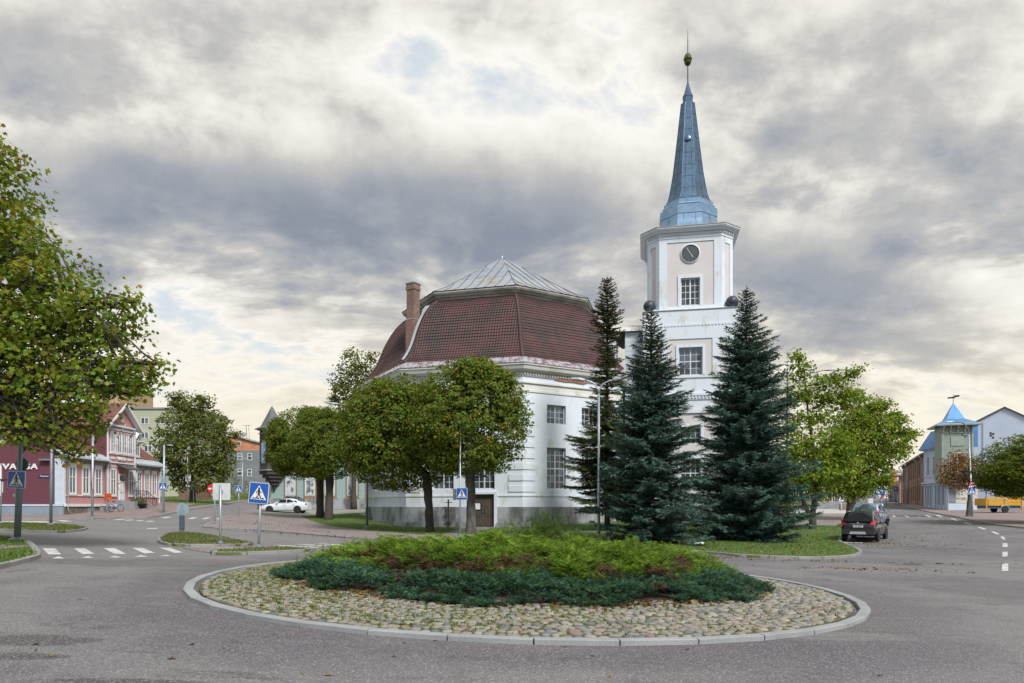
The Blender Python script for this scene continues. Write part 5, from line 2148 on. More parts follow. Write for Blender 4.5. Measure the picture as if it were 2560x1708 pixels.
# ground floor bays between pilasters, openings with dark glazing
bays = [(.55, .95), (1.25, 1.65), (1.95, 2.35), (3.3, 3.75), (4.1, 4.6), (5.1, 5.7)]
mb.wall(6.6, 4.3, [(a, b, 1.75, 3.95) for a, b in bays], .3, bz)
mb.wall(6.6, 8.25, [(.9, 1.6, 5.2, 7.3), (2.6, 3.2, 5.2, 7.3), (3.9, 4.5, 5.2, 7.3)], .2, 4.3)
mb.build('street_wall', cool_white, rh)
for (a, b) in bays:
    window(rh, SF @ Tm(a, .2, 1.75), b - a, 2.2, 1, 2, False, None, pure_white, [glass_dark], .05, split=False)
for (a, b) in ((.9, 1.6), (2.6, 3.2), (3.9, 4.5)):
    window(rh, SF @ Tm(a, .12, 5.2), b - a, 2.1, 2, 2, True, None, pure_white, [glass_sky, glass_dark], .05, split=False)
mb = MB()
mb.M = SF
for (a, b) in bays:
    for x in (a - .12, b + .02):
        mb.box(x, x + .1, -.08, .0, 1.2, 4.0)
mb.box(-.1, 6.7, -.25, 0, 4.22, 4.42)
mb.box(-.05, 6.65, -.12, 0, 3.98, 4.1)
mb.box(-.05, 6.65, -.08, 0, 5.0, 5.1)
mb.box(-.1, 6.7, -.3, 0, 8.15, 8.32)
mb.build('street_trim', cool_white, rh)
mb = MB()
mb.M = SF
mb.add([(-.3, -.5, 8.25), (4.2, -.5, 8.25), (4.2, .9, 10.5), (-.3, .9, 10.5), (4.2, 4, 10.9), (-.3, 4, 10.9), (-.3, 4, 8.25), (4.2, 4, 8.25)], [(0, 1, 2, 3), (3, 2, 4, 5), (0, 3, 5, 6), (1, 7, 4, 2)])
for i in range(6):
    x = -.2 + i * .85
    mb.tube([(x, -.5, 8.28), (x, .9, 10.53)], .03, 4)
mb.build('mansard', blue_roof, rh)
# wall to the camera with a painted advertisement
fw = at(2444, wd) - wx
mb = MB()
mb.box(0, fw, 0, .3, bz, 4.3)
mb.build('end_wall', cool_white, rh)
mb = MB()
mb.box(1.3, at(2420, 74.5) - wx - .1, .3, 6.4, bz, 8.2)
mb.build('house_body', cool_white, rh)
mb = MB()
mb.box(.05, .72, -.03, 0, 1.95, 4.0)
mb.build('grey_board', pm('grey_boarding', (.20, .225, .25), .8, lap=1.0), rh)
mb = MB()
mb.box(.75, fw - .05, -.03, 0, 1.95, 4.0)
mural = mb.build('painted_advert', pm('flaking_advert', (.52, .50, .44), .9, (.30, .29, .27), 3.5, .9, .45, .62, bump=.3), rh)
for s, z, x in (('PLHC', 3.72, 1.35), ('T L', 3.32, 1.25), ('KA', 2.92, 1.35), ('MUUK JA', 2.42, 1.62)):
    link('advert_lettering', text_mesh(s, .42 if z > 2.5 else .40, pm('faded_lettering', (.10, .12, .15), .8), 'advert_lettering', .004), mural, Tm(x, -.036, z) @ STAND)
# turret
t0, t1 = at(2354, 74.5) - wx, at(2420, 74.5) - wx
mb = MB()
mb.box(t0, t1, -.6, 2.6, 4.35, 10.35)
tur = mb.build('turret', sage_boards, rh)
mb = MB()
c = (t0 + t1) / 2
mb.box(c - .62, c + .62, -.66, -.6, 8.15, 9.15)
mb.box(t0 - .05, t0 + .14, -.66, -.6, 4.35, 9.55)
mb.box(t1 - .14, t1 + .05, -.66, -.6, 4.35, 9.55)
mb.box(t0 - .05, t1 + .05, -.68, -.6, 9.5, 9.62)
mb.build('turret_trim', pm('sage_trim', (.28, .33, .285), .7), tur)
mb = MB()
mb.box(c - .52, c + .52, -.64, -.59, 8.25, 9.05)
mb.build('blind_panel', sage_boards, tur)
window(tur, Tm(c - .6, -.68, 5.1), 1.2, 2.0, 2, 2, True, (.6, 1, 1), pure_white, [glass_dark], .1, split=False)
for x in np.linspace(t0 + .1, t1 - .1, 5):
    mb = MB()
    mb.box(x - .06, x + .06, -1.0, -.6, 10.05, 10.35)
    mb.box(x - .05, x + .05, -.8, -.6, 9.65, 10.05)
    mb.build('turret_bracket', pm('sage_bracket', (.36, .38, .26), .7), tur)
mb = MB()
cx_, cy_ = c, 1.0
def sq(hx, hy, z):
    return [(cx_ - hx, cy_ - hy, z), (cx_ + hx, cy_ - hy, z), (cx_ + hx, cy_ + hy, z), (cx_ - hx, cy_ + hy, z)]
hx = (t1 - t0) / 2
mb.ring([sq(hx + .62, 2.2, 10.33), sq(hx + .64, 2.22, 10.48), sq(hx + .60, 2.18, 10.52)])
mb.build('turret_eaves', pm('sage_eaves', (.33, .37, .33), .7), tur)
mb = MB()
mb.ring([sq(hx + .60, 2.18, 10.50), sq(hx + .1, 1.6, 10.78), sq(.86, .95, 11.15), sq(.5, .55, 11.95), sq(.03, .03, 13.0)])
mb.build('turret_roof', blue_roof, tur)
mb = MB()
mb.tube([(cx_, cy_, 12.9), (cx_, cy_, 13.95)], .03, 5)
mb.tube([(cx_ - .55, cy_, 13.62), (cx_ + .55, cy_, 13.72)], .05, 4)
mb.box(cx_ - .55, cx_ + .2, cy_ - .02, cy_ + .02, 13.52, 13.62)
mb.box(cx_ + .1, cx_ + .6, cy_ - .02, cy_ + .02, 13.72, 13.86)
mb.build('weather_vane', black_iron, tur)

# the bay is canted towards the square
_p = Vector((t0, -.6, 0))
tur.matrix_basis = Matrix.Translation(_p) @ Rz(R(-19)) @ Matrix.Translation(-_p)

# big pale gable behind
gd2 = 84.0
gl = at(2424, gd2)
CR, SR = math.cos(R(30)), math.sin(R(30))


def hall(px, py):
    """point on the hall's front (turned 30 degrees to face the square) seen at a pixel: local x and height"""
    k = (px - CX) / F
    t = (k * gd2 - gl) / (CR + SR * k)
    return t, zat(py, gd2 - t * SR)


wg = thing('white_gabled_hall', 'plain pale blue white gabled hall behind the trailer', 'building', (gl, gd2, 0), R(-30))
p0, p1, p2 = hall(2424, 1064), hall(2511, 1020), hall(2640, 1078)
mb = MB()
mb.prism([(0, .2), (p2[0], .2), (p2[0], p2[1]), p1, (0, p0[1])], 0, 6, 'xz')
mb.build('wall', cool_white, wg)
mb = MB()
for a, b in (((-.2, p0[1] - .1), p1), (p1, (p2[0] + .3, p2[1] - .15))):
    za, zb_ = a[1] + .01, b[1] + .01
    mb.add([(a[0], -.2, za), (b[0], -.2, zb_), (b[0], 6, zb_), (a[0], 6, za), (a[0], -.2, za + .14), (b[0], -.2, zb_ + .14), (b[0], 6, zb_ + .14), (a[0], 6, za + .14)],
           [(0, 1, 2, 3), (7, 6, 5, 4), (0, 4, 5, 1), (0, 3, 7, 4), (1, 5, 6, 2)])
mb.build('roof', pm('dark_roof_edge', (.05, .05, .055), .7), wg)
mb = MB()
x = hall(2457, 1056)
mb.box(x[0] - .04, x[0] + .04, -.06, -.005, 5, x[1])
mb.build('downpipe', galv, wg)
for (px, py) in ((2477, 1083), (2483.5, 1085), (2483, 1094), (2477.5, 1089)):
    mb = MB()
    mb.box(-.1, .1, -.03, -.002, -.1, .1)
    q = hall(px, py)
    mb.build('air_vent', black_iron, wg, None, Tm(q[0], 0, q[1]))
mb = MB()
for i in range(4):
    x = .6 + i * .9
    mb.tube([(x, -2.2, 1.0), (x, -2.2, 4.2)], .05, 5)
mb.tube([(.2, -2.2, 4.15), (4.2, -2.2, 4.15)], .05, 5)
mb.tube([(.2, -2.2, 3.4), (4.2, -2.2, 3.4)], .05, 5)
mb.build('loading_rail', galv_dark, wg)

# long brick house with boarded windows
b0, b1 = Vector((at(2311, 82), 82, 0)), Vector((at(2256, 109), 109, 0))
brown_brick = brickmat('brown_brick', (.24, .115, .065), (.30, .155, .09), (.26, .2, .15), .26, .085, var=1.0)
bh = thing('brick_house', 'long brown brick house with boarded windows up the right street', 'house', b0)
dv = (b1 - b0)
BL = dv.length
BM = Tm(dv.x, dv.y, 0) @ frame((0, 0, 0), (-dv.x, -dv.y))
bw_ = [(x, z0, z1) for x in np.arange(1.2, BL - 1.2, 2.55) for z0, z1 in ((2.3, 4.3), (5.3, 7.1))]
mb = MB()
mb.M = BM
mb.wall(BL, 7.9, [(x, x + 1.15, z0, z1) for x, z0, z1 in bw_], .2, .9)
mb.wall(BL, 1.0, [], .2, -.5)
mb.quad((BL, 0, -.5), (BL, 2.5, -.5), (BL, 2.5, 7.9), (BL, 0, 7.9))
mb.build('wall', brown_brick, bh)
board_m = pm('grey_boards', (.16, .11, .085), .85, (.10, .075, .06), 3, .8, stretch=(6, 6, .4), bump=.2)
for i, (x, z0, z1) in enumerate(bw_):
    mb = MB()
    for j in range(5):
        mb.box(x + j * .23 + .005, x + j * .23 + .222, .06 + (j % 2) * .015, .12, z0, z1)
    w_ = mb.build('boarded_window', board_m, bh, None, BM)
    if x > BL - 5:
        mb = MB()
        mb.box(x, x + .1, .03, .1, z0, z1)
        mb.box(x + 1.05, x + 1.15, .03, .1, z0, z1)
        mb.build('white_jamb', pure_white, w_)
mb = MB()
mb.M = BM
for (z0, z1, p) in ((4.72, 4.86, .06), (7.6, 7.9, .12)):
    mb.box(0, BL, -p, 0, z0, z1)
mb.build('brick_band', brown_brick, bh)
mb = MB()
mb.M = BM
mb.add([(-.4, -.55, 7.75), (BL + .4, -.55, 7.75), (BL + .1, 2.0, 8.85), (-.4, 2.0, 8.85), (-.4, 4.5, 7.75), (BL + .1, 4.5, 7.75), (-.4, -.55, 7.88), (BL + .4, -.55, 7.88), (BL + .1, 2.0, 8.98), (-.4, 2.0, 8.98)],
       [(0, 3, 2, 1), (6, 7, 8, 9), (0, 1, 7, 6), (9, 8, 5, 4), (1, 2, 8, 7), (0, 6, 9, 3)])
mb.build('roof', pm('pale_sheet_roof', (.42, .42, .41), .5, (.34, .34, .33), 1, .6, metal=.3), bh)
for x in (.4, BL * .36, BL * .78, BL - .25):
    mb = MB()
    mb.M = BM
    mb.tube([(x, -.6, 7.75), (x, -.25, 7.3), (x, -.14, 7.0), (x, -.14, 1.6)], .07, 6)
    mb.build('downpipe', galv, bh, True)

# street end
eh = thing('white_cottage', 'small white cottage with dark red hipped roof at the far street end', 'house', (at(2224, 122), 122, 0), R(-26))
mb = MB()
mb.box(0, at(2249, 122) - at(2224, 122), 0, 6, 1.5, zat(1218, 122))
mb.build('wall', old_white, eh)
mb = MB()
W = at(2249, 122) - at(2224, 122)
z0, z1 = zat(1218, 122), zat(1199, 122)
mb.add([(-.2, -.3, z0), (W + .3, -.3, z0), (W + .3, 6.3, z0), (-.2, 6.3, z0), (W * .9, 2, z1), (W * .9, 4, z1)], [(0, 1, 4), (1, 2, 5, 4), (2, 3, 5), (3, 0, 4, 5), (0, 3, 2, 1)])
mb.build('roof', pm('dark_red_roof', (.10, .035, .035), .8), eh)
mb = MB()
mb.box(-.12, W, -.1, 0, 1.5, 2.6)
mb.build('plinth', concrete, eh)
mb = MB()
mb.box(0, .22, -.06, 0, 2.6, z0)
mb.build('corner_board', pm('dull_pink', (.50, .30, .25), .8), eh)
ph2 = thing('pink_terrace', 'narrow pink and pale blue houses between cottage and brick house', 'house', (at(2249.5, 116), 116, 0), R(-27))
mb = MB()
mb.box(0, .7, 0, 5, 1.5, zat(1190, 116))
mb.build('wall', pm('dull_pink_wall', (.45, .28, .24), .8), ph2)
mb = MB()
mb.box(.7, 2.2, .3, 5, 1.5, zat(1183, 116))
mb.build('blue_wall', pm('pale_blue_wall', (.40, .50, .60), .8), ph2)
mb = MB()
mb.box(-.8, 1.0, -.8, 5, zat(1190, 116), zat(1186, 116))
mb.build('roof', grey_wood, ph2)
rb_ = block('orange_white_block', 'distant apartment block with orange and white panels', 'building', 2196, 2252, 230, 1181, pm('white_panels', (.62, .66, .70), .8), 12,
            [(2206, 1194), (2216, 1194), (2206, 1208), (2216, 1208)], (1.5, 1.4), base=2)
mb = MB()
xx = at(2224, 230) - at(2196, 230)
mb.box(xx, xx + 2.4, -.3, 0, 2, zat(1179, 230))
mb.build('orange_panel', pm('orange_panel', (.48, .10, .035), .8), rb_)
mb = MB()
mb.box(xx + .3, xx + 3.2, -.2, 6, zat(1181, 230) + .3, zat(1176, 230))
mb.build('roof_house', concrete, rb_)
mk_ = block('market_hall', 'long low brown market hall behind the maples', 'building', 1930, 2150, 118, 1196, pm('market_brown', (.10, .065, .055), .85, (.16, .12, .10), .8, .8), 10,
            [(1990, 1236), (2004, 1236), (2018, 1236), (2062, 1236), (2080, 1236), (2100, 1236)], (.9, 2.6), base=1.0)
# small things in the yard beyond the maples
yd = 78.0
mb = MB()
mb.box(0, at(2122, yd) - at(2042, yd), 0, .4, -.2, zat(1254, yd) - G(at(2080, yd), yd))
o = mb.build('low_wall', concrete)
o.location = (at(2042, yd), yd, G(at(2080, yd), yd))
tag(o, 'low grey concrete wall behind the gravel yard', 'wall')
pp = thing('stone_pallet', 'stack of reddish paving stones by the low wall', 'pallet', (at(2113, 76), 76, G(at(2113, 76), 76) + .1))
for i in range(3):
    for j in range(4):
        mb = MB()
        mb.box(-.55 + j * .28, -.29 + j * .28, -.3, .3, i * .22, i * .22 + .2)
        mb.build('paving_stone', pm('reddish_stone', (.22, .15, .14), .9), pp)
for (px, d, lab) in ((2174, 70, 'grey square information pillar beside the parked cars'),):
    t = thing('info_pillar', lab, 'pillar', (at(px, d), d, G(at(px, d), d)))
    mb = MB()
    mb.box(-.28, .28, -.2, .2, 0, 1.55)
    mb.build('body', pm('pillar_grey', (.42, .45, .50), .5), t)
    mb = MB()
    mb.box(-.22, .22, -.215, -.201, .3, 1.4)
    mb.build('panel', pm('pillar_panel', (.55, .58, .64), .3), t)
t = thing('yellow_tent', 'bright yellow stall cover far behind the maple trunk', 'stall', (at(2152, 88), 88, G(at(2152, 88), 88)))
mb = MB()
mb.ring([[(x, y, z) for x, y in ((-h, -h), (h, -h), (h, h), (-h, h))] for h, z in ((.75, 1.5), (.8, 1.75), (.5, 2.2), (.1, 2.35))])
mb.build('cover', pm('yellow_cloth', (.55, .55, .03), .6), t)
for s in (-.65, .65):
    mb = MB()
    mb.tube([(s, -.65, 0), (s, -.65, 1.55)], .04, 5)
    mb.build('leg', galv, t)

# ------------------------------------------------------------------ foliage
leaf_m = leafmat('broad_leaf', .42, .5)
needle_m = leafmat('needle', .15, .6)
juniper_m = leafmat('juniper_scale', .28, .6)
grass_m = leafmat('grass_blade', .35, .6)
bark_dark = pm('dark_bark', (.070, .060, .050), .95, (.036, .031, .027), 6, .8, bump=.8, bscale=16, stretch=(1, 1, .35))
bark_grey = pm('grey_bark', (.13, .125, .115), .95, (.06, .056, .05), 5, .9, bump=.8, bscale=16, stretch=(1, 1, .35))
twig_m = pm('twig', (.06, .045, .035), .9)


def rdir(n):
    return unit(rng.normal(size=(n, 3)))


def crown_points(blobs, ncl, bias=2.4):
    """cluster centres inside ellipsoids (x,y,z,rx,ry,rz)"""
    B = np.array(blobs, float)
    vol = B[:, 3] * B[:, 4] * B[:, 5]
    i = rng.choice(len(B), size=ncl, p=vol ** .6 / (vol ** .6).sum())
    d = rdir(ncl)
    r = rng.uniform(0, 1, (ncl, 1)) ** (1 / bias)
    c = B[i, :3] + d * r * B[i, 3:]
    return c, d, r[:, 0], i


def foliage(blobs, ncl, per, clr, size, pal, tmpl, name='crown', bias=2.4, mat=None, out=.7, up=.5, flat=.6, tint=.28):
    c, d, r, bi = crown_points(blobs, ncl, bias)
    n = ncl * per
    pos = np.repeat(c, per, 0) + rng.normal(size=(n, 3)) * np.array([clr, clr, clr * flat])
    nr = np.repeat(d, per, 0) * out + rng.normal(size=(n, 3)) * .55 + np.array([0, 0, up])
    cols = pick(pal, n)
    # neighbouring sprays share a hue: fresher, yellower or browner
    w = np.array([p[0] for p in pal], float)
    pc = np.array([p[1] for p in pal], float)
    own = pc[rng.choice(len(pal), size=ncl, p=w / w.sum())]
    cols = cols * .55 + np.repeat(own, per, 0) * .45
    cols = cols * np.repeat(rng.uniform(1 - tint, 1 + tint, (ncl, 1)), per, 0)
    return leaf_cloud(name, pos, nr, size * rng.uniform(.7, 1.25, n), tmpl, cols, mat or leaf_m), c


def limb(mb, a, b, r0, r1, sag=.15, n=6, sides=6):
    a, b = Vector(a), Vector(b)
    mid = a.lerp(b, .5) + Vector((random.uniform(-1, 1), random.uniform(-1, 1), random.uniform(.0, 1))) * (b - a).length * sag
    pts, rr = [], []
    for i in range(n + 1):
        t = i / n
        q = a * (1 - t) ** 2 + mid * 2 * t * (1 - t) + b * t * t
        q = q + Vector((random.uniform(-1, 1), random.uniform(-1, 1), random.uniform(-1, 1))) * .02 * (b - a).length * (0 < i < n)
        pts.append(q)
        rr.append(r0 + (r1 - r0) * t)
    mb.tube(pts, rr, sides)
    return pts


def trunk_mesh(path, radii, blobs, centres, bark, nl=None, sub=5, lr=.09, name='trunk'):
    mb = MB()
    pts = [Vector(p) for p in path]
    fine, fr = [], []
    for i in range(len(pts) - 1):
        for k in range(4):
            t = k / 4
            q = pts[i].lerp(pts[i + 1], t)
            w = radii[i] * .10
            fine.append(q + Vector((random.uniform(-w, w), random.uniform(-w, w), 0)))
            fr.append((radii[i] + (radii[i + 1] - radii[i]) * t) * random.uniform(.93, 1.08))
    fine.append(pts[-1])
    fr.append(radii[-1])
    fr[0] *= 1.35
    fr[1] *= 1.1
    mb.tube(fine, fr, 10)
    used = 0
    for bl in blobs:
        c = Vector(bl[:3])
        s = min(fine[len(fine) // 2:], key=lambda q: (q - c).length + abs(q.z - c.z + .6) * .4)
        L = limb(mb, s, c, min(lr, fr[-1] * 1.2), lr * .35, .12)
        if centres is not None:
            near = sorted(range(len(centres)), key=lambda i: (centres[i][0] - c.x) ** 2 + (centres[i][1] - c.y) ** 2 + (centres[i][2] - c.z) ** 2)
            near = near[:max(sub * 8, 1)]
            random.shuffle(near)
            for i in near[:sub]:
                q = Vector(centres[i])
                limb(mb, random.choice(L[2:]), q, lr * .3, .008, .1, 4, 4)
    return mb.mesh(name, bark, True)


def tree(name, label, loc, blobs, path, radii, ncl, per, clr, size, pal, tmpl, bark, group=None, cat='tree', **kw):
    t = thing(name, label, cat, (loc[0], loc[1], G(*loc)), 0, group)
    lr = kw.pop('lr', .09)
    sub = kw.pop('sub', 5)
    me, c = foliage(blobs, ncl, per, clr, size, pal, tmpl, **kw)
    link('trunk', trunk_mesh(path, radii, blobs, c[:400], bark, lr=lr, sub=sub), t)
    link('crown', me, t)
    return t


def blobpx(lst, d, base, zb):
    """blobs given as photograph px, py, radius m (and depth offset) at distance d, relative to the tree's foot"""
    s = F / d
    out = []
    for q in lst:
        px, py, r = q[:3]
        dd = d + (q[3] if len(q) > 3 else 0)
        rz = q[4] if len(q) > 4 else r * .9
        out.append((at(px, dd) - base[0], dd - base[1], zat(py, dd) - zb, r, r, rz))
    return out


# -- the big maple leaning in from the left
MAP = [(5, (.145, .215, .024)), (4, (.095, .175, .024)), (3, (.225, .240, .028)), (1.2, (.25, .19, .028)), (.5, (.22, .10, .02))]
ml = (-15.6, 18.6)
zb = G(*ml)
lst = [(-120, 420, 1.6), (-40, 470, 1.5), (0, 400, .7), (10, 520, 1.2), (-150, 640, 2.4), (30, 640, 1.5, -.6), (95, 640, .9, .5), (120, 720, 1.25), (0, 760, 2.0, .8), (170, 790, 1.2, -.4), (195, 715, .45), (250, 790, .8), (310, 770, .55, .3), (335, 755, .28), (300, 845, .7, .8),
       (-160, 880, 2.6), (50, 880, 1.7), (190, 880, 1.2, .6), (270, 930, .95), (345, 915, .6, -.2), (395, 910, .22), (375, 960, .38), (330, 985, .4, .4), (220, 970, 1.0, -.4), (110, 980, 1.3), (0, 990, 1.5, .5), (150, 1050, .8), (225, 1040, .5, .3),
       (205, 1105, .42), (185, 1140, .24), (60, 1060, .7, .4), (20, 1085, .5), (145, 1105, .35), (-120, 1040, 1.6, .3), (75, 1100, .3)]
tree('left_maple', 'large green and yellow maple overhanging the left edge', ml, blobpx(lst, 18.6, ml, zb),
     [(0, 0, -.2), (.05, .1, 2.0), (.1, 0, 4.2), (.3, .1, 7), (.4, 0, 10.5)], [.34, .28, .24, .15, .05], 1750, 13, .20, .135, MAP, MAPLE, bark_dark, lr=.10, sub=8, out=.5)

# -- limes clipped to balls
LIM = [(5, (.105, .160, .024)), (4, (.140, .180, .026)), (4, (.075, .130, .022)), (.8, (.25, .20, .026)), (.45, (.32, .17, .024))]


def lime_meshes(r, rz, n, k):
    bl = [(0, 0, 0, r, r, rz)]
    for _ in range(26):
        d = rdir(1)[0]
        if d[2] < -.75:
            continue
        bl.append((d[0] * r * .80, d[1] * r * .80, d[2] * rz * .80, r * .25, r * .25, rz * .23))
    me, c = foliage(bl, n, k, .13, .12, LIM, LIME, bias=5.0, out=1.1, up=.45, tint=.22)
    # settle the underside: a clipped lime has a flattish, ragged bottom
    co = np.empty(len(me.vertices) * 3, np.float32)
    me.vertices.foreach_get('co', co)
    co = co.reshape(-1, 3)
    low = co[:, 2] < -.75 * rz
    co[low, 2] = -.75 * rz + (co[low, 2] + .75 * rz) * .6
    me.vertices.foreach_set('co', co.ravel())
    me.update()
    return me, bl


lime_a, lbl_a = lime_meshes(3.15, 3.15, 4900, 10)
lime_b, lbl_b = lime_meshes(3.15, 3.15, 4900, 10)


def lime(label, foot, cpx, cpy, d, rpx, lean, mesh, bl, bark=bark_dark, group='clipped limes', rzs=1.0, tr=.21, rot=0.0):
    zb = G(*foot)
    s = rpx * d / F / 3.15
    c = Vector((at(cpx, d) - foot[0], d - foot[1], zat(cpy, d) - zb))
    t = thing('lime_tree', label, 'tree', (foot[0], foot[1], zb), 0, group)
    bt = c.z - 2.0 * s
    path = [(0, 0, -.2), (lean * .3, 0, bt * .45), (lean * .7, .05, bt), tuple(c + Vector((0, 0, -.8 * s))), tuple(c + Vector((0, 0, 1.2 * s)))]
    rb = [(b[0] * s + c.x, b[1] * s + c.y, b[2] * s * rzs + c.z, 1, 1, 1) for b in bl[1:]]
    link('trunk', trunk_mesh(path, [tr * 1.15, tr, tr * 1.1, tr * .6, .05], rb, None, bark, lr=.07), t)
    link('crown', mesh, t, Tm(*c) @ Rz(rot) @ Matrix.Diagonal((s, s, s * rzs, 1)))
    return t


f1, f2 = P(1076, 1332.5), P(1178, 1337.5)
lime('clipped lime before the church, left of the door', f1, 1003, 1092, f1[1] + .6, 154, -.3, lime_a, lbl_a, tr=.24)
lime('clipped lime with orange tinted leaves in front of the church door', f2, 1172, 1055, f2[1], 156, -.1, lime_b, lbl_b, bark_grey, tr=.25, rot=1.2)
f3, f4 = P(801, 1296), P(821, 1301)
lime('left of two thick lime trunks by the sett paved yard', f3, 757, 1113, f3[1] + .8, 90, -.15, lime_b, lbl_b, rot=2.5, tr=.30, rzs=1.08)
lime('right of two thick lime trunks by the sett paved yard', f4, 815, 1114, f4[1], 90, .15, lime_a, lbl_a, rot=4.0, tr=.30, rzs=1.08)
f5 = (at(2585, 47), 47.0)
lime('round clipped lime at the right edge before the trailer', f5, 2592, 1170, 47, 136, 0, lime_b, lbl_b, rot=.6, tr=.22, rzs=.66)

# -- other broadleaves
DUL = [(5, (.095, .140, .028)), (3, (.130, .150, .034)), (1.5, (.15, .13, .036)), (.5, (.17, .09, .035))]
mt = (at(481, 74), 74.0)
zb = G(*mt)
lst = [(470, 1015, 2.0), (440, 1000, 1.0), (510, 1000, 1.1), (455, 1070, 2.9), (515, 1060, 2.2, .6), (545, 1090, 1.6), (560, 1060, .9), (420, 1110, 2.0), (480, 1130, 3.2, -.5), (545, 1140, 1.9, .5), (575, 1120, .9), (425, 1165, 1.7), (500, 1185, 2.4), (560, 1175, 1.2), (405, 1150, .9), (450, 1195, 1.6), (535, 1205, 1.2), (590, 1085, .5)]
tree('street_maple', 'full round maple on the street lawn before the apartment block', mt, blobpx(lst, 74, mt, zb), [(0, 0, -.2), (.05, 0, 2.4), (0, 0, 5), (.1, 0, 9)], [.32, .27, .22, .06], 1500, 9, .28, .27, DUL, QUADL, bark_dark, lr=.1)
mt = (at(885, 82), 82.0)
zb = G(*mt)
lst = [(890, 905, 2.0), (915, 930, 1.8), (870, 935, 1.9), (850, 970, 1.7), (900, 970, 2.6), (935, 960, 1.6), (870, 1010, 2.2), (910, 1020, 2.4), (840, 1000, .9), (930, 890, .9)]
tree('back_lime', 'tall loose tree rising behind the left of the church roof', mt, blobpx(lst, 82, mt, zb), [(0, 0, -.2), (0, 0, 5), (.2, 0, 10), (.2, 0, 16)], [.3, .25, .18, .05], 620, 9, .3, .27, DUL, QUADL, bark_dark)
FRE = [(5, (.155, .245, .028)), (3, (.105, .195, .028)), (3, (.225, .275, .034)), (1.2, (.24, .22, .032)), (.3, (.20, .12, .025))]
mt = P(2031, 1326)
d = mt[1]
zb = G(*mt)
lst = [(1990, 890, .5), (2000, 930, .8), (2020, 985, .9), (2055, 960, .6), (2090, 945, .7), (2130, 935, .5), (2150, 925, .3), (2110, 985, .8), (2075, 1000, .9), (1995, 990, .9), (2040, 1040, .9), (1990, 1060, 1.1), (1985, 1120, 1.4), (2045, 1120, 1.6), (2100, 1110, 1.3), (2000, 1180, 1.5), (2060, 1180, 1.5), (2035, 1215, 1.2), (2100, 1170, 1.2), (1970, 1150, .8), (2120, 1020, .5), (2150, 1000, .3)]
tree('front_maple', 'bright green forked maple on the lawn with a tall open top', mt, blobpx(lst, d, mt, zb), [(0, 0, -.2), (0, 0, .9), (.25, 0, 2.6), (.1, 0, 5.2), (-.3, 0, 8), (-.6, 0, 11.2)], [.24, .21, .16, .12, .07, .02], 900, 12, .22, .165, FRE, LIME, bark_dark, lr=.07, sub=6)
fb = MB()
fb.tube([(-.05, 0, .8), (-.45, .1, 1.6), (-.75, .1, 2.4), (-.6, .1, 3.1), (-.95, .2, 4.2)], [.17, .15, .12, .11, .05], 8)
o = fb.build('side_stem', bark_dark, bpy.data.objects['front_maple'], True)
mt = P(2128, 1303)
d = mt[1]
zb = G(*mt)
lst = [(2160, 1025, 1.4), (2205, 1020, .9), (2120, 1060, 1.8), (2180, 1070, 2.0), (2230, 1060, 1.1), (2260, 1090, .9), (2280, 1085, .5), (2295, 1082, .25), (2090, 1110, 1.6), (2150, 1120, 2.3), (2215, 1120, 1.7), (2255, 1130, .8), (2080, 1170, 1.4), (2140, 1180, 2.0), (2195, 1175, 1.4), (2110, 1220, 1.3), (2160, 1215, 1.2), (2205, 1205, .7), (2075, 1225, .7), (2140, 990, .6), (2240, 1040, .6), (2270, 1115, .4), (2060, 1200, .7)]
tree('back_maple', 'wide yellow green maple with a thick grey trunk behind the cars', mt, blobpx(lst, d, mt, zb), [(0, 0, -.2), (0, 0, 1.5), (.05, 0, 3.0), (.2, 0, 5), (.3, 0, 8)], [.36, .33, .29, .2, .05], 1700, 12, .24, .17, FRE, LIME, bark_grey, lr=.09, sub=6)
AUT = [(4, (.24, .115, .04)), (3, (.17, .105, .035)), (2, (.28, .14, .045)), (1.5, (.12, .105, .035))]
mt = P(2420, 1293.5)
d = mt[1]
zb = G(*mt)
lst = [(2402, 1178, 1.9, 0, 1.65), (2365, 1165, .9), (2430, 1160, 1.0), (2445, 1190, .8), (2380, 1205, 1.1, 0, .6), (2420, 1215, .9, 0, .5), (2400, 1145, 1.0), (2362, 1190, .7)]
t = tree('autumn_tree', 'small round tree with thin rust coloured leaves on the right pavement', mt, blobpx(lst, d, mt, zb), [(0, 0, -.2), (.12, 0, .9), (.2, 0, 2.2), (.1, 0, 3.0), (-.2, 0, 3.6)], [.22, .2, .18, .13, .05], 560, 6, .17, .15, AUT, QUADL, bark_grey, lr=.05, sub=12)
mb = MB()
for k in range(120):
    dd = rdir(1)[0]
    dd[2] = abs(dd[2]) * .9 - .1
    a = Vector((0, 0, 3.0)) + Vector((dd[0], dd[1], dd[2])) * .3
    b = Vector((-.35 + dd[0] * 1.8, dd[1] * 1.8, 3.7 + dd[2] * 1.4))
    limb(mb, a, b, .02, .006, .08, 4, 4)
mb.build('twigs', twig_m, t)


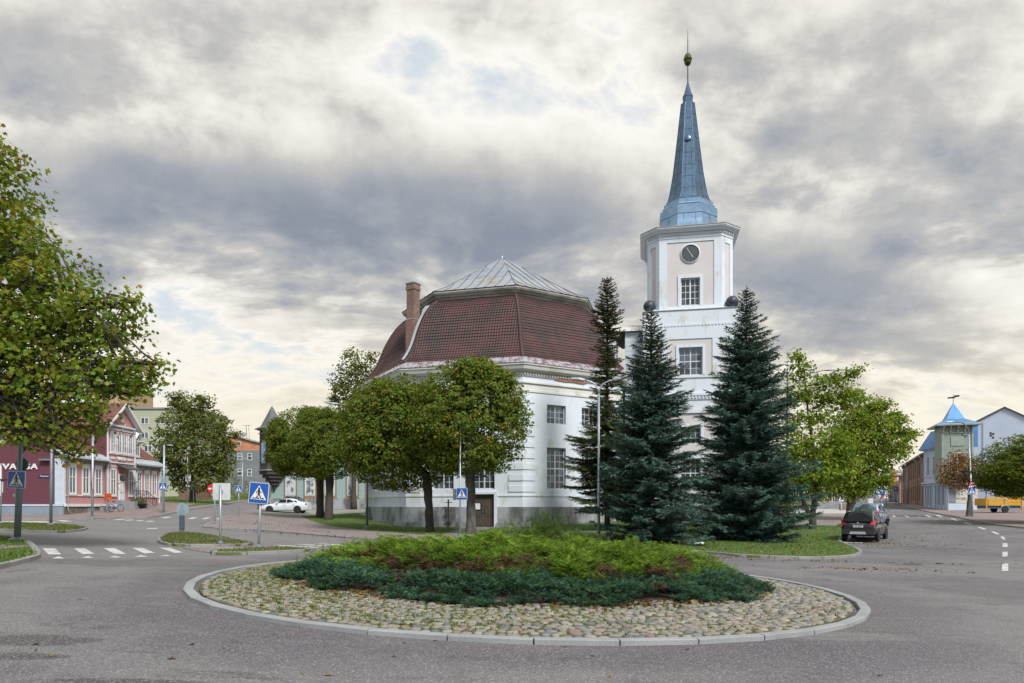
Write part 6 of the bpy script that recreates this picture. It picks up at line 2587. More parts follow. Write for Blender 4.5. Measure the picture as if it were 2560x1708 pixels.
# -- conifers
def frond_batch(o, a, s, L, K, blen, bw, cin, ctip, spread=.8, curl=.0, lift=.25):
    """feathered sprays: o origin, a axis, s side vector (N,3), L length; K branchlets each side -> triangles with tip colours"""
    N = len(o)
    n = np.cross(a, s)
    t = (np.arange(K) + .6) / (K + .2)
    V, C = [], []
    L = L.reshape(-1, 1)
    for k in range(K):
        p = o + a * L * t[k] + n * L * curl * t[k] ** 2
        ln = blen * L * (1.05 - .75 * t[k])
        for sg in (-1, 1):
            dirn = unit(a * (1 - spread * .4) + s * sg * spread + n * rng.normal(lift, .35, (N, 1)))
            w = unit(np.cross(dirn, n) + n * rng.normal(0, .6, (N, 1)))
            q = ln * rng.uniform(.7, 1.2, (N, 1))
            V += [p - w * bw * .5, p + w * bw * .5, p + dirn * q]
            f = (t[k] * .7)
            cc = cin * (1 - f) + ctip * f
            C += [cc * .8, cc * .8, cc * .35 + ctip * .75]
    # the leader
    w = s
    V += [o - w * bw * .5, o + w * bw * .5, o + a * L * 1.08 + n * L * curl]
    C += [cin, cin, ctip]
    m = len(V)
    V = np.stack(V, 1).reshape(-1, 3)
    C = np.stack(C, 1).reshape(-1, 3)
    return V, C


def spruce_mesh(h, rbase, seed, sparse=None, cin=(.034, .066, .054), ctip=(.110, .205, .172), brown=.0, z0=.25, gap=.25, shape=.86, nb=10, droop=.30):
    r_ = np.random.default_rng(seed)
    O, A, S, Ls, CI, CT = [], [], [], [], [], []
    mb = MB()
    mb.tube([(0, 0, -.3), (0, 0, h * .5), (0, 0, h * .98)], [.2, .11, .012], 7)
    z = z0
    while z < h - .25:
        f = z / h
        R_ = rbase * (1 - f) ** shape * r_.uniform(.78, 1.14)
        keep = .93
        if sparse:
            R_, keep = sparse(f, R_)
        if f < .06:
            R_ *= .8
        nk = nb if f < .75 else 7
        for k in range(nk):
            if r_.uniform() > keep:
                continue
            an = 2 * math.pi * (k + r_.uniform(-.4, .4)) / nk + z * 2.1
            L = R_ * r_.uniform(.50, 1.16)
            if L < .12:
                continue
            u = np.array([math.cos(an), math.sin(an), 0])
            el = (.50 * f ** 1.5 - droop * (1 - f)) + r_.uniform(-.1, .1)
            sd_ = np.array([-u[1], u[0], 0])
            m = max(3, int(L / .11))
            tt = np.linspace(.10, 1, m)
            zz = z + L * (el * tt + .28 * (1 - f) * tt ** 2.2)
            P_ = u[None] * (L * tt)[:, None] + np.array([0, 0, 1])[None] * zz[:, None]
            mb.tube([(0, 0, z), tuple(P_[m // 2]), tuple(P_[-1])], [.035 * (1 - f) + .01, .02, .006], 4, False)
            tang = unit(np.gradient(P_, axis=0))
            for sg in (-1, 1):
                q = unit(tang * .75 + sd_ * sg * .8 + np.array([0, 0, -.16 - .1 * r_.uniform()]) + r_.normal(size=(m, 3)) * .16)
                ln = (.05 + .12 * min(L, 1.0) + .30 * L * np.sin(np.pi * np.clip(tt * .8 + .08, 0, 1)) ** .8 * .7) * r_.uniform(.6, 1.25, m)
                O.append(P_); A.append(q); Ls.append(np.clip(ln, .07, .7))
                S.append(unit(np.cross(q, np.array([0, 0, 1.0]) + r_.normal(size=(m, 3)) * .3)))
            O.append(P_[-1:]); A.append(tang[-1:]); Ls.append(np.array([min(.24, .12 + .12 * L)]))
            S.append(unit(np.cross(tang[-1:], np.array([[0, 0, 1.0]]))))
        z += gap * (1.0 - .35 * f) * r_.uniform(.75, 1.2)
    O.append(np.array([[0, 0, h - .5]])); A.append(np.array([[0, 0, 1.0]])); S.append(np.array([[1.0, 0, 0]])); Ls.append(np.array([.6]))
    O, A, S, Ls = np.concatenate(O), np.concatenate(A), np.concatenate(S), np.concatenate(Ls)
    n = len(O)
    ci, ct = np.tile(cin, (n, 1)) * rng.uniform(.8, 1.2, (n, 1)), np.tile(ctip, (n, 1)) * rng.uniform(.55, 1.35, (n, 1))
    if brown:
        b = (rng.uniform(size=n) < brown * (.3 + (O[:, 2] > h * .72) * 1.2))
        ct[b] = np.array([.11, .06, .03])
    V, C = frond_batch(O, A, S, Ls, 6, .50, .05, ci, ct, .75)
    return np_mesh('needles', V, np.arange(len(V)), 3, C, needle_m), mb.mesh('trunk', twig_m, True)


def conifer(name, label, foot, h, rb, seed, **kw):
    t = thing(name, label, 'tree', (foot[0], foot[1], G(*foot)), random.uniform(0, 6))
    a, b = spruce_mesh(h, rb, seed, **kw)
    link('trunk', b, t)
    link('crown', a, t)
    return t


sf1 = (at(1628, 33.5), 33.5)
conifer('blue_spruce', 'dark blue spruce with brown cone tufts at its tip, beside the double lamp', sf1, zat(770, 33.5) - G(*sf1), 3.05, 5, brown=.3, shape=.74)
sf2 = (at(1866, 37.5), 37.5)
conifer('blue_spruce', 'taller broad blue spruce right of the church tower', sf2, zat(715, 37.5) - G(*sf2), 3.65, 8, brown=.10, shape=.74, nb=12)


def thin(f, R_):
    if f > .80:
        return .95 * max(.05, 1 - (f - .8) / .205) ** .7 + .06, .97
    if f > .52:
        return .88, .62
    if f > .42:
        return 1.35, .85
    return 1.85 + .75 * math.sin(f * 40) ** 2, .8


sf3 = (at(1518, 43.5), 43.5)
tf = conifer('ailing_fir', 'thin sparse ailing fir in front of the church wall', sf3, zat(692, 43.5) - G(*sf3), 2.0, 12, sparse=thin, cin=(.034, .045, .020), ctip=(.115, .150, .048), brown=.20, z0=1.5, gap=.26, droop=.42, nb=9)
sf4 = (at(1968, 64), 64.0)
conifer('larch', 'slender dull larch top behind the taller spruce', sf4, zat(878, 64) - G(*sf4), 1.9, 21, sparse=lambda f, R_: (R_ * .8, .55), cin=(.03, .03, .02), ctip=(.075, .075, .045), gap=.5, nb=6)

# -- junipers on the roundabout
jb = structure(sheet('planting_bed', [(RC[0] + 4.35 * math.cos(a), RC[1] + .25 + 4.15 * math.sin(a)) for a in np.linspace(0, 2 * math.pi, 49)[:-1]], .06, dark_soil, .3, 0,
                     lambda X, Y: rise(X, Y) + .06 * np.clip(1 - ((X - RC[0]) ** 2 + (Y - RC[1] - .25) ** 2) / 17.0, 0, 1)))


def island_z(X, Y):
    return GA(X, Y) + .035 + rise(X, Y)


def lumps(X, Y, s, seed):
    r_ = np.random.default_rng(seed)
    v = np.zeros_like(X)
    for i in range(6):
        a, f, p = r_.uniform(0, 6.28), s * 1.5 ** (i * .7), r_.uniform(0, 6.28)
        v += np.sin((X * math.cos(a) + Y * math.sin(a)) * f + p) / (i * .5 + 1)
    return v / 2.6


def juniper(name, label, N, zone, top, L, K, pal_in, pal_tip, elev, blen, bw, dead=None, spread=.85, cat='shrub', tuft=14, tr_=.16, jit=.04):
    """carpet of feathery shoots; zone(x,y)->bool keeps, top(x,y)->height above the bed"""
    per = tuft
    m = N // per
    TX = rng.uniform(RC[0] - 5.1, RC[0] + 5.1, m * 4)
    TY = rng.uniform(RC[1] - 4.8, RC[1] + 5.0, m * 4)
    k = zone(TX, TY)
    TX, TY = TX[k][:m], TY[k][:m]
    m = len(TX)
    n = m * per
    a_ = rng.uniform(0, 2 * math.pi, n)
    rr_ = np.sqrt(rng.uniform(0, 1, n)) * tr_
    dx_, dy_ = rr_ * np.cos(a_), rr_ * np.sin(a_)
    X, Y = np.repeat(TX, per) + dx_, np.repeat(TY, per) + dy_
    hz = np.repeat(top(TX, TY) + rng.normal(0, jit, m), per)
    base = island_z(X, Y)
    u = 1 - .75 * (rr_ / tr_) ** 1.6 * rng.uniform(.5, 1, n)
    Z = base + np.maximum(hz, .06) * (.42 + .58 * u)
    cx_, cy_ = X - RC[0], Y - RC[1] - .25
    out_ = np.stack([cx_, cy_, np.zeros(n)], 1)
    out_ = unit(out_) * .35 + np.stack([dx_, dy_, np.zeros(n)], 1) / tr_ * 1.1 + rng.normal(size=(n, 3)) * .3
    out_[:, 2] = 0
    out_ = unit(out_)
    e = rng.normal(elev, .22, (n, 1))
    A = unit(out_ * np.cos(e) + np.array([0, 0, 1.0]) * np.sin(e))
    S = unit(np.cross(A, np.array([0, 0, 1.0]) + rng.normal(size=(n, 3)) * .25))
    Ls = rng.uniform(L[0], L[1], n)
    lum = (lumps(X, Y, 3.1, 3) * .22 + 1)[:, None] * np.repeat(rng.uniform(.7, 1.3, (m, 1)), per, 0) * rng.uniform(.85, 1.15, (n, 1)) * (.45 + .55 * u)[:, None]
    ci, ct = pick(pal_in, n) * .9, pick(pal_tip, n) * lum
    if dead is not None:
        dd = dead(X, Y)
        ct[dd] = pick([(3, (.150, .085, .062)), (2, (.095, .055, .045)), (1, (.20, .13, .10))], int(dd.sum()))
        ci[dd] = ct[dd] * .6
    O = np.stack([X, Y, Z], 1) - A * Ls[:, None] * .6
    V, C = frond_batch(O, A, S, Ls, K, blen, bw, ci, ct, spread, .12, .22)
    o = link(name, np_mesh(name, V, np.arange(len(V)), 3, C, juniper_m))
    return tag(o, label, cat)


def jr(X, Y):
    return np.hypot((X - RC[0] + .05) / 4.85, (Y - RC[1] - .2) / 4.45)


def wob(X, Y):
    a = np.arctan2(Y - RC[1], X - RC[0])
    return .035 * np.sin(a * 5 + 1) + .025 * np.sin(a * 11) + .02 * np.sin(a * 17 + 2)


edge = lambda X, Y: 11.45 + .30 * np.sin(X * 1.7 + 1) + .22 * np.sin(X * 4.1) + .14 * np.sin(X * 8.3 + 2) + .135 * (X - RC[0]) ** 2
low_zone = lambda X, Y: (jr(X, Y) + wob(X, Y) < 1.0) & (Y < edge(X, Y) + .35)
up_zone = lambda X, Y: (jr(X, Y) + wob(X, Y) * 1.5 < 1.0) & (Y > edge(X, Y) - .15)
low_top = lambda X, Y: np.clip((1.03 - jr(X, Y)) * 2.4, .10, .30) + .05 * lumps(X, Y, 2.6, 5)


def up_top(X, Y):
    f = np.clip((1.04 - jr(X, Y)) * 3.4, .12, 1.0) * np.clip((Y - edge(X, Y) + .35) * 1.1, .45, 1)
    return f * (.55 + .20 * lumps(X, Y, 1.7, 9) + .09 * lumps(X, Y, 4.5, 4))


dead_z = lambda X, Y: ((lumps(X, Y, 2.3, 17) > .55) & (Y < edge(X, Y) + .9) & (np.abs(X) < 2.8)) | ((np.abs(Y - edge(X, Y) - .28) < .24) & (lumps(X, Y, 1.5, 31) > -.12) & (np.abs(X) < 3.6))
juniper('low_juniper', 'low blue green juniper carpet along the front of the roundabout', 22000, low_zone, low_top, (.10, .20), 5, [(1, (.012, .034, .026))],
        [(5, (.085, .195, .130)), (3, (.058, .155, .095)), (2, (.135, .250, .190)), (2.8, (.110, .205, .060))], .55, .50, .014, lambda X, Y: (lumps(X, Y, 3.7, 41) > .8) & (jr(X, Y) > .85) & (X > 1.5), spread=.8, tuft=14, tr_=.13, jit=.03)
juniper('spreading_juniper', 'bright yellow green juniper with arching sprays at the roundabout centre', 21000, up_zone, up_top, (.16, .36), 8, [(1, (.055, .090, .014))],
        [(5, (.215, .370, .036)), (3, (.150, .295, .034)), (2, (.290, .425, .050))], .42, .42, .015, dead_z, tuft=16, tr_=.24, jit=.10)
# tall arching leaders
V_, C_ = [], []
rr_ = np.random.default_rng(77)
lead = [(1248, 1323, 15.5), (1085, 1352, 16.5), (905, 1352, 16.0), (930, 1345, 16), (1500, 1352, 17), (1660, 1362, 16.2), (1190, 1342, 16), (1330, 1350, 16), (1580, 1355, 17), (1420, 1350, 16.5), (1000, 1350, 16.5), (860, 1362, 15.0), (800, 1375, 15.2), (1720, 1372, 15.6)]
lo, la, ls_, ll = [], [], [], []
for (px, py, d) in lead:
    tip = np.array([at(px, d), d, zat(py, d)])
    for j in range(16):
        q = tip + rr_.normal(size=3) * np.array([.28, .25, .09]) + np.array([0, 0, -.06 - .03 * j * .4])
        a = unit(np.array([rr_.normal(0, .8) - .2, rr_.normal(0, .5), .75]))
        lo.append(q - a * .3); la.append(a); ll.append(.42)
        ls_.append(unit(np.cross(a, np.array([.1, 1.0, .2]))))
n = len(lo)
V, C = frond_batch(np.array(lo), np.array(la), np.array(ls_), np.array(ll), 10, .40, .013, np.tile((.05, .08, .012), (n, 1)), pick([(1, (.21, .31, .03)), (1, (.26, .35, .04))], n), .8, .1, .1)
o = link('shoots', np_mesh('shoots', V, np.arange(len(V)), 3, C, juniper_m), bpy.data.objects['spreading_juniper'])
# young feathery bush behind them
sx, sy = at(1365, 17.2), 17.2
sb = thing('young_tamarisk', 'wispy young green bush standing up from the junipers', 'bush', (sx, sy, float(island_z(np.array([sx]), np.array([sy]))[0])))
mb = MB()
lo, la, ll = [], [], []
for k in range(60):
    dx, dy = rng.normal(0, .42), rng.normal(0, .25)
    tipz = rng.uniform(.75, 1.28) - abs(dx + .05) * .35
    a, b = Vector((dx * .35, dy * .4, .1)), Vector((dx * 1.2, dy, tipz))
    pts = limb(mb, a, b, .008, .002, .06, 6, 4)
    for q in pts[2:]:
        for j in range(7):
            lo.append(tuple(q)); la.append((rng.normal(0, .6), rng.normal(0, .6), 1.0)); ll.append(rng.uniform(.10, .22))
mb.build('stems', twig_m, sb)
la = unit(np.array(la))
V, C = frond_batch(np.array(lo), la, unit(np.cross(la, rdir(len(la)))), np.array(ll), 3, .5, .008, np.tile((.05, .085, .02), (len(lo), 1)), pick([(2, (.095, .16, .035)), (1, (.14, .19, .05))], len(lo)), .7, .1, .1)
link('leaves', np_mesh('leaves', V, np.arange(len(V)), 3, C, juniper_m), sb)


# -- grass blades on the turf, weeds between the cobbles
def blades(pos, h, pal, w=.012, lean=.5):
    n = len(pos)
    a = unit(rng.normal(size=(n, 3)) * np.array([lean, lean, .1]) + np.array([0, 0, 1.0]))
    s = unit(np.cross(a, rdir(n)))
    h = np.asarray(h).reshape(-1, 1)
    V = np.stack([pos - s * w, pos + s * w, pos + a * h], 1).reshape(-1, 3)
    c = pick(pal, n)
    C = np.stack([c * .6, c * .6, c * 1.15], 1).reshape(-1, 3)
    return V, C


def scatter_poly(poly, n):
    p = np.array(poly)
    out = []
    got = 0
    while got < n:
        x = rng.uniform(p[:, 0].min(), p[:, 0].max(), n)
        y = rng.uniform(p[:, 1].min(), p[:, 1].max(), n)
        k = inside(poly, x, y)
        out.append(np.stack([x[k], y[k]], 1))
        got += k.sum()
    return np.concatenate(out)[:n]


GPAL = [(5, (.070, .150, .018)), (3, (.095, .170, .024)), (2, (.125, .165, .032)), (.4, (.18, .17, .06))]
DPAL = [(4, (.085, .130, .025)), (3, (.120, .145, .035)), (2, (.17, .16, .07)), (1, (.06, .10, .02))]
GV, GC = [], []
for (o, poly_, dz, dens, hgt, mt_) in GRASS_SHEETS:
    area = abs(sum(poly_[i][0] * poly_[(i + 1) % len(poly_)][1] - poly_[(i + 1) % len(poly_)][0] * poly_[i][1] for i in range(len(poly_)))) / 2
    n = int(min(area * dens * 3.2, 34000))
    q = scatter_poly(poly_, n)
    pos = np.stack([q[:, 0], q[:, 1], GA(q[:, 0], q[:, 1]) + dz - .004], 1)
    patch = (lumps(q[:, 0], q[:, 1], .9, 5) * .35 + 1)
    V, C = blades(pos, rng.uniform(.5, 1.3, n) * hgt * np.clip(patch, .4, 1.5), DPAL if mt_ is grass_dry else GPAL, .014)
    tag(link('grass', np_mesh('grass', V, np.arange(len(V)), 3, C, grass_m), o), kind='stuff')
n = 64000
a, r_ = rng.uniform(0, 2 * math.pi, n), np.sqrt(rng.uniform(4.0 ** 2, 6.1 ** 2, n))
X, Y = RC[0] + r_ * np.cos(a), RC[1] + r_ * np.sin(a)
den = np.clip(.46 - .085 * (X - RC[0]) + .35 * lumps(X, Y, 2.2, 13), .04, 1)
k = (rng.uniform(size=n) < den) & (Y < 19.5)
X, Y = X[k], Y[k]
pos = np.stack([X, Y, island_z(X, Y) - .005], 1)
V, C = blades(pos, rng.uniform(.035, .085, len(X)), [(4, (.125, .170, .028)), (3, (.17, .185, .040)), (1, (.22, .20, .07))], .013, 1.3)
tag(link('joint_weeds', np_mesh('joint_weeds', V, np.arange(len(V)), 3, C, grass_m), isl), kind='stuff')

# -- fallen leaves
LPAL = [(3, (.16, .10, .05)), (3, (.11, .065, .035)), (1.2, (.26, .18, .05)), (1, (.26, .20, .12)), (1.5, (.07, .045, .03))]


def litter(name, label, XY, dz, s0, s1, parent=None):
    n = len(XY)
    pos = np.stack([XY[:, 0], XY[:, 1], (dz(XY[:, 0], XY[:, 1]) if callable(dz) else GA(XY[:, 0], XY[:, 1]) + dz) + rng.uniform(.004, .02, n)], 1)
    nr = rng.normal(size=(n, 3)) * .35 + np.array([0, 0, 1.0])
    o = link(name, leaf_cloud(name, pos, nr, rng.uniform(s0, s1, n), MAPLE, pick(LPAL, n), leaf_m), parent)
    tag(o, None if parent else label, None if parent else 'leaves', kind='stuff')


n = 900
a = rng.uniform(math.pi * 1.0, math.pi * 2.0, n)
r_ = 4.42 + rng.normal(0, .14, n)
XY = np.stack([RC[0] - .05 + r_ * 1.08 * np.cos(a), RC[1] + .2 + r_ * .985 * np.sin(a)], 1)
litter('leaf_litter', 'brown leaf litter along the foot of the blue juniper', XY, lambda X, Y: island_z(X, Y) + .02, .05, .12)
LX = []
for (px, py, sx_, sy_, n) in ((2170, 1360, 1.6, 1.6, 420), (2200, 1345, 2.5, 1.2, 160), (2190, 1425, 1.2, .35, 120), (1900, 1400, 3.5, .18, 130), (1790, 1393, 1.2, .15, 110), (2030, 1404, 2.5, .2, 60), (2410, 1300, 2.0, .3, 90)):
    x, y = P(px, py)
    LX.append(np.stack([x + rng.normal(0, sx_, n), y + rng.normal(0, sy_, n)], 1))
litter('road_litter', 'scattered brown leaves on the asphalt by the dark car and the lawn kerb', np.concatenate(LX), .006, .05, .11)
q = scatter_poly(ccw(PX([(1700, 1370), (1763, 1381), (1950, 1394), (2085, 1394), (2140, 1384), (2100, 1357), (2090, 1335), (1950, 1330), (1750, 1350)])), 420)
litter('lawn_litter', 'yellow and brown leaves lying on the church lawn', q, .10, .07, .14)
q = np.concatenate([scatter_poly(ccw(PX([(520, 1321), (912, 1348), (860, 1352), (520, 1326)])), 120), scatter_poly(ccw(PX([(540, 1305), (760, 1330), (900, 1346), (700, 1300)])), 90)])
litter('square_litter', 'dry leaves blown along the kerb of the church square', q, .07, .07, .13)
q = scatter_poly(ccw(PX([(20, 1440), (2540, 1440), (2540, 1700), (20, 1700)])), 90)
q = q[np.hypot(q[:, 0] - RC[0], q[:, 1] - RC[1]) > 6.7]
litter('crumbs', 'tiny leaf crumbs and grit scattered over the near asphalt', q, .004, .02, .05)
near = sorted([(90, 1612), (130, 1640), (430, 1648), (1010, 1608), (1088, 1603), (985, 1643), (1483, 1640), (1413, 1618), (1720, 1625), (200, 1500), (330, 1460), (480, 1612), (820, 1690), (2200, 1690)])
lm = []
for i in range(5):
    n = 1
    tm = np.array(MAPLE)
    z = .18 * np.sin(tm[:, 0] * 4 + i) * .5 + .12 * tm[:, 1] ** 2
    V = np.concatenate([tm, z[:, None] + .08], 1)
    lm.append(np_mesh('fallen_leaf', V, np.arange(12), 12, np.tile(pick(LPAL, 1), (12, 1)), leaf_m))
for i, (px, py) in enumerate(near):
    x, y = P(px, py)
    s = random.uniform(.05, .09)
    o = link('fallen_leaf', lm[i % 5], None, Tm(x, y, G(x, y) + .004) @ Rz(random.uniform(0, 6)) @ Matrix.Rotation(random.uniform(-.2, .2), 4, 'X') @ Matrix.Diagonal((s, s, s, 1)))
    nth = ('first', 'second', 'third', 'fourth', 'fifth', 'sixth', 'seventh', 'eighth', 'ninth', 'tenth', 'eleventh', 'twelfth', 'thirteenth', 'last')[i]
    tag(o, 'curled dry leaf on the near asphalt, ' + nth + ' counted from the left', 'leaf', 'loose leaves on the near road')

# -- bushes and far trees that close the street ends
def bush(label, x, y, r, h, n=500, pal=DUL):
    t = thing('bush', label, 'bush', (x, y, G(x, y)))
    me, c = foliage([(0, 0, h * .5, r, r, h * .5), (r * .5, 0, h * .4, r * .6, r * .6, h * .4), (-r * .5, 0, h * .4, r * .6, r * .6, h * .4)], n // 8, 8, .2, .2, pal, QUADL)
    link('foliage', me, t)


bush('dark bush before the grey house', at(585, 112), 112.0, 3.2, 5.5, 1200)
bush('pale green bush at the grey house corner', at(608, 106), 106.0, 1.6, 1.6, 400, FRE)
bush('dark green shrub beside the brick house far end', at(2205, 118), 118.0, 3.4, 5.0, 900)
bush('low green shrub left of the forked maple', at(1985, 62), 62.0, 1.4, 2.2, 500, FRE)
bush('round green bush behind the white estate car', at(520, 98), 98.0, 2.4, 3.0, 700)
bl = []
for px in list(range(-300, 3000, 34)):
    d = rng.uniform(235, 270)
    bl.append((at(px, d), d, G(at(px, d), d) + 2.5, 6, 4, rng.uniform(3, 5.5)))
me, _ = foliage(bl, 2600, 6, .9, .9, DUL, QUADL, 'far_wood')
tag(link('far_wood', me), 'distant belt of trees closing the streets', 'wood', kind='stuff')

# ------------------------------------------------------------------ signs and lamps
def rrect(w, h, r, n=4):
    pts = []
    for cx_, cz_, a0 in ((w - r, -h + r, -90), (w - r, h - r, 0), (-w + r, h - r, 90), (-w + r, -h + r, 180)):
        for i in range(n + 1):
            a = R(a0 + 90 * i / n)
            pts.append((cx_ + r * math.cos(a), cz_ + r * math.sin(a)))
    return pts


def stroke(mb, pts, w, y):
    for i in range(len(pts) - 1):
        a, b = Vector(pts[i]), Vector(pts[i + 1])
        e = (b - a).normalized()
        n = Vector((-e.y, e.x)) * w / 2
        a, b = a - e * w * .25, b + e * w * .25
        yy = y - .0006 * i
        mb.add([(a.x - n.x, yy, a.y - n.y), (b.x - n.x, yy, b.y - n.y), (b.x + n.x, yy, b.y + n.y), (a.x + n.x, yy, a.y + n.y)], [(0, 1, 2, 3)])


def figure_mesh(mat):
    mb = MB()
    mb.add([(.06 * math.cos(t) + .005, -.0206, .62 + .06 * math.sin(t)) for t in np.linspace(0, 2 * math.pi, 13)[:-1]], [tuple(range(12))])
    stroke(mb, [(.0, .54), (.015, .33)], .11, -.0207)
    stroke(mb, [(-.03, .53), (-.11, .42), (-.10, .31)], .045, -.0215)
    stroke(mb, [(.03, .52), (.08, .43), (.15, .38)], .045, -.0215)
    stroke(mb, [(.02, .34), (.085, .20), (.15, .06)], .062, -.0225)
    stroke(mb, [(.01, .34), (-.04, .19), (-.15, .05)], .062, -.0235)
    for x in (-.26, .0, .26):
        mb.add([(x - .085 + .1 * x, -.0204, .03), (x + .055 + .1 * x, -.0204, .03), (x + .055 - .12 * x, -.0204, .105), (x - .055 - .12 * x, -.0204, .105)], [(0, 1, 2, 3)])
    return mb.mesh('pictogram', mat)


FIG = figure_mesh(sign_black)


def ped_board(parent, M, w=.6, h=.62):
    mb = MB()
    mb.prism(rrect(w / 2, h / 2, .03), -.012, .012, 'xz')
    b = mb.build('sign_board', sign_white, parent, None, M)
    mb = MB()
    mb.prism(rrect(w / 2 - .014, h / 2 - .014, .025), -.0155, -.0125, 'xz')
    mb.build('blue_field', sign_blue, b)
    mb = MB()
    s = w / .6
    mb.prism([(-.245 * s, -.20 * s), (.245 * s, -.20 * s), (0, .245 * s)], -.0195, -.016, 'xz')
    mb.build('white_triangle', sign_white, b)
    link('pictogram', FIG, b, Tm(0, 0, -.20 * s) @ Matrix.Diagonal((.56 * s, 1, .56 * s, 1)))
    mb = MB()
    mb.prism(rrect(w / 2 - .03, h / 2 - .03, .02), .0125, .02, 'xz')
    mb.build('back_plate', sign_back, b)
    return b


def back_board(parent, M, poly, mat=None, name='sign_back'):
    mb = MB()
    mb.prism(poly, -.01, .01, 'xz')
    b = mb.build(name, mat or sign_back, parent, None, M)
    mb = MB()
    mb.box(-.05, .05, -.035, -.0105, -.06, .06)
    mb.build('clamp', galv, b)
    return b


def lamp_head(parent, M, ln=.62):
    mb = MB()
    mb.add([(0, -.06, -.02), (0, .06, -.02), (0, .05, .05), (0, -.05, .05), (ln * .4, -.13, -.03), (ln * .4, .13, -.03), (ln * .4, .10, .06), (ln * .4, -.10, .06),
            (ln, -.07, -.03), (ln, .07, -.03), (ln, .05, .02), (ln, -.05, .02)],
           [(0, 3, 2, 1), (0, 1, 5, 4), (1, 2, 6, 5), (2, 3, 7, 6), (3, 0, 4, 7), (4, 5, 9, 8), (5, 6, 10, 9), (6, 7, 11, 10), (7, 4, 8, 11), (8, 9, 10, 11)])
    o = mb.build('lamp_head', sign_back, parent, None, M)
    mb = MB()
    mb.box(ln * .2, ln * .9, -.08, .08, -.05, -.031)
    mb.build('lens', pm('lamp_lens', (.5, .5, .48), .2), o)
    return o


def pole(label, foot, h, r=.05, mat=None, name='sign_post', cat='sign', lean=0.0, rz=0.0, base=True, group=None, r2=None):
    t = thing(name, label, cat, (foot[0], foot[1], G(*foot) + .06), rz, group)
    t.rotation_euler = (0, lean, rz)
    mb = MB()
    r2 = r2 or r
    mb.tube([(0, 0, -.25), (0, 0, h * .4), (0, 0, h * .4 + .03), (0, 0, h)], [r, r, r2, r2], 12)
    mb.build('pole', mat or galv, t, True)
    if base:
        mb = MB()
        mb.lathe([(r * 2.6, -.1), (r * 2.6, .05), (r * 1.6, .09), (r * 1.1, .12)], 12)
        mb.build('foot', galv_dark, t)
    return t


def arm(parent, pts, r=.035, mat=None):
    mb = MB()
    mb.tube(pts, r, 8)
    return mb.build('arm', mat or galv, parent, True)


FB = Tm(0, -.08, 0)      # boards hang on the camera side of the pole


def zz(py, foot):
    return zat(py, foot[1]) - G(*foot) - .06


# left lamp by the corner lawn
f = P(43, 1357)
t = pole('thick grey lamp post with crossing sign on the left corner lawn', f, zz(968, f), .095, galv_dark, 'street_lamp', 'street lamp', lean=.037, r2=.075)
ped_board(t, Tm(0, -.12, zz(1200, f)) @ Rz(R(-8)), .61, .53)
o = back_board(t, Tm(-.02, .11, zz(1160, f)), [(.21 * math.cos(a), .21 * math.sin(a)) for a in np.linspace(0, 2 * math.pi, 25)[:-1]], pm('dark_glass_back', (.10, .15, .17), .25))
back_board(t, Tm(-.02, .11, zz(1118, f)), [(0, -.22), (.31, .20), (-.31, .20)], galv_dark)
arm(t, [(0, 0, zz(975, f)), (-.1, 0, zz(960, f)), (.3, 0, zz(966, f)), (.5, 0, zz(968, f))], .04, galv_dark)
lamp_head(t, Tm(.4, 0, zz(968, f)))
lamp_head(t, Tm(-.05, 0, zz(955, f)) @ Rz(math.pi))
for (z, s) in ((1.38, .06),):
    mb = MB()
    mb.box(-.1, -.04, -.105, -.09, z, z + .1)
    mb.build('sticker', sign_white, t)
f = P(127, 1316)
t = pole('plain dark pole on the left grass island', f, zz(1075, f), .075, galv_dark, 'street_lamp', 'street lamp', lean=.012)
arm(t, [(0, 0, zz(1080, f)), (.02, .5, zz(1066, f)), (.03, 1.2, zz(1060, f))], .04, galv_dark)
lamp_head(t, Tm(.03, 1.2, zz(1060, f)) @ Rz(R(90)))
f = P(1, 1312)
t = pole('thin sign post with crossing sign at the very left edge', f, zz(1196, f), .035, galv_dark, lean=.03)
ped_board(t, Tm(.12, -.06, zz(1219, f)) @ Rz(R(-55)), .56, .6)
mb = MB()
mb.box(-.5, .42, -.06, .06, zz(1202, f), zz(1198, f))
mb.build('dark_plate', sign_black, t)
# posts before the pink house
f = P(230.5, 1297)
t = pole('lamp post with narrow crossing sign before the pink house', f, zz(1092, f), .08, galv, 'street_lamp', 'street lamp', lean=.01)
ped_board(t, Tm(.08, -.1, zz(1213, f)) @ Rz(R(-58)), .6, .62)
back_board(t, Tm(-.12, .05, zz(1213, f)) @ Rz(R(-58)), rrect(.3, .31, .03), sign_black)
arm(t, [(0, 0, zz(1092, f)), (0, 0, zz(1089, f)), (-.3, 0, zz(1089, f))], .04)
lamp_head(t, Tm(-.02, 0, zz(1089, f)) @ Rz(math.pi), .4)
f = P(409, 1286)
t = pole('lamp post with crossing sign at the far end of the pink house', f, zz(1114, f), .08, galv, 'street_lamp', 'street lamp', lean=.008)
ped_board(t, Tm(-.02, -.12, zz(1216.5, f)), .66, .64)
back_board(t, Tm(.1, .11, zz(1179, f)), [(0, -.24), (.33, .18), (-.33, .18)])
back_board(t, Tm(.0, .115, zz(1199, f)), rrect(.33, .3, .02))
arm(t, [(0, 0, zz(1115, f)), (.02, 0, zz(1112, f)), (.35, 0, zz(1113, f))], .045)
lamp_head(t, Tm(.3, 0, zz(1113, f)), .45)
f = (at(469, 72), 72.0)
t = pole('curved lamp post with two floodlights on the street lawn', f, zz(1118, f), .08, galv, 'street_lamp', 'street lamp')
arm(t, [(0, 0, zz(1120, f))] + [(.55 - .55 * math.cos(a), 0, zz(1118, f) + .6 * math.sin(a)) for a in np.linspace(0, 1.5, 6)] + [(1.2, 0, zz(1103, f))], .045)
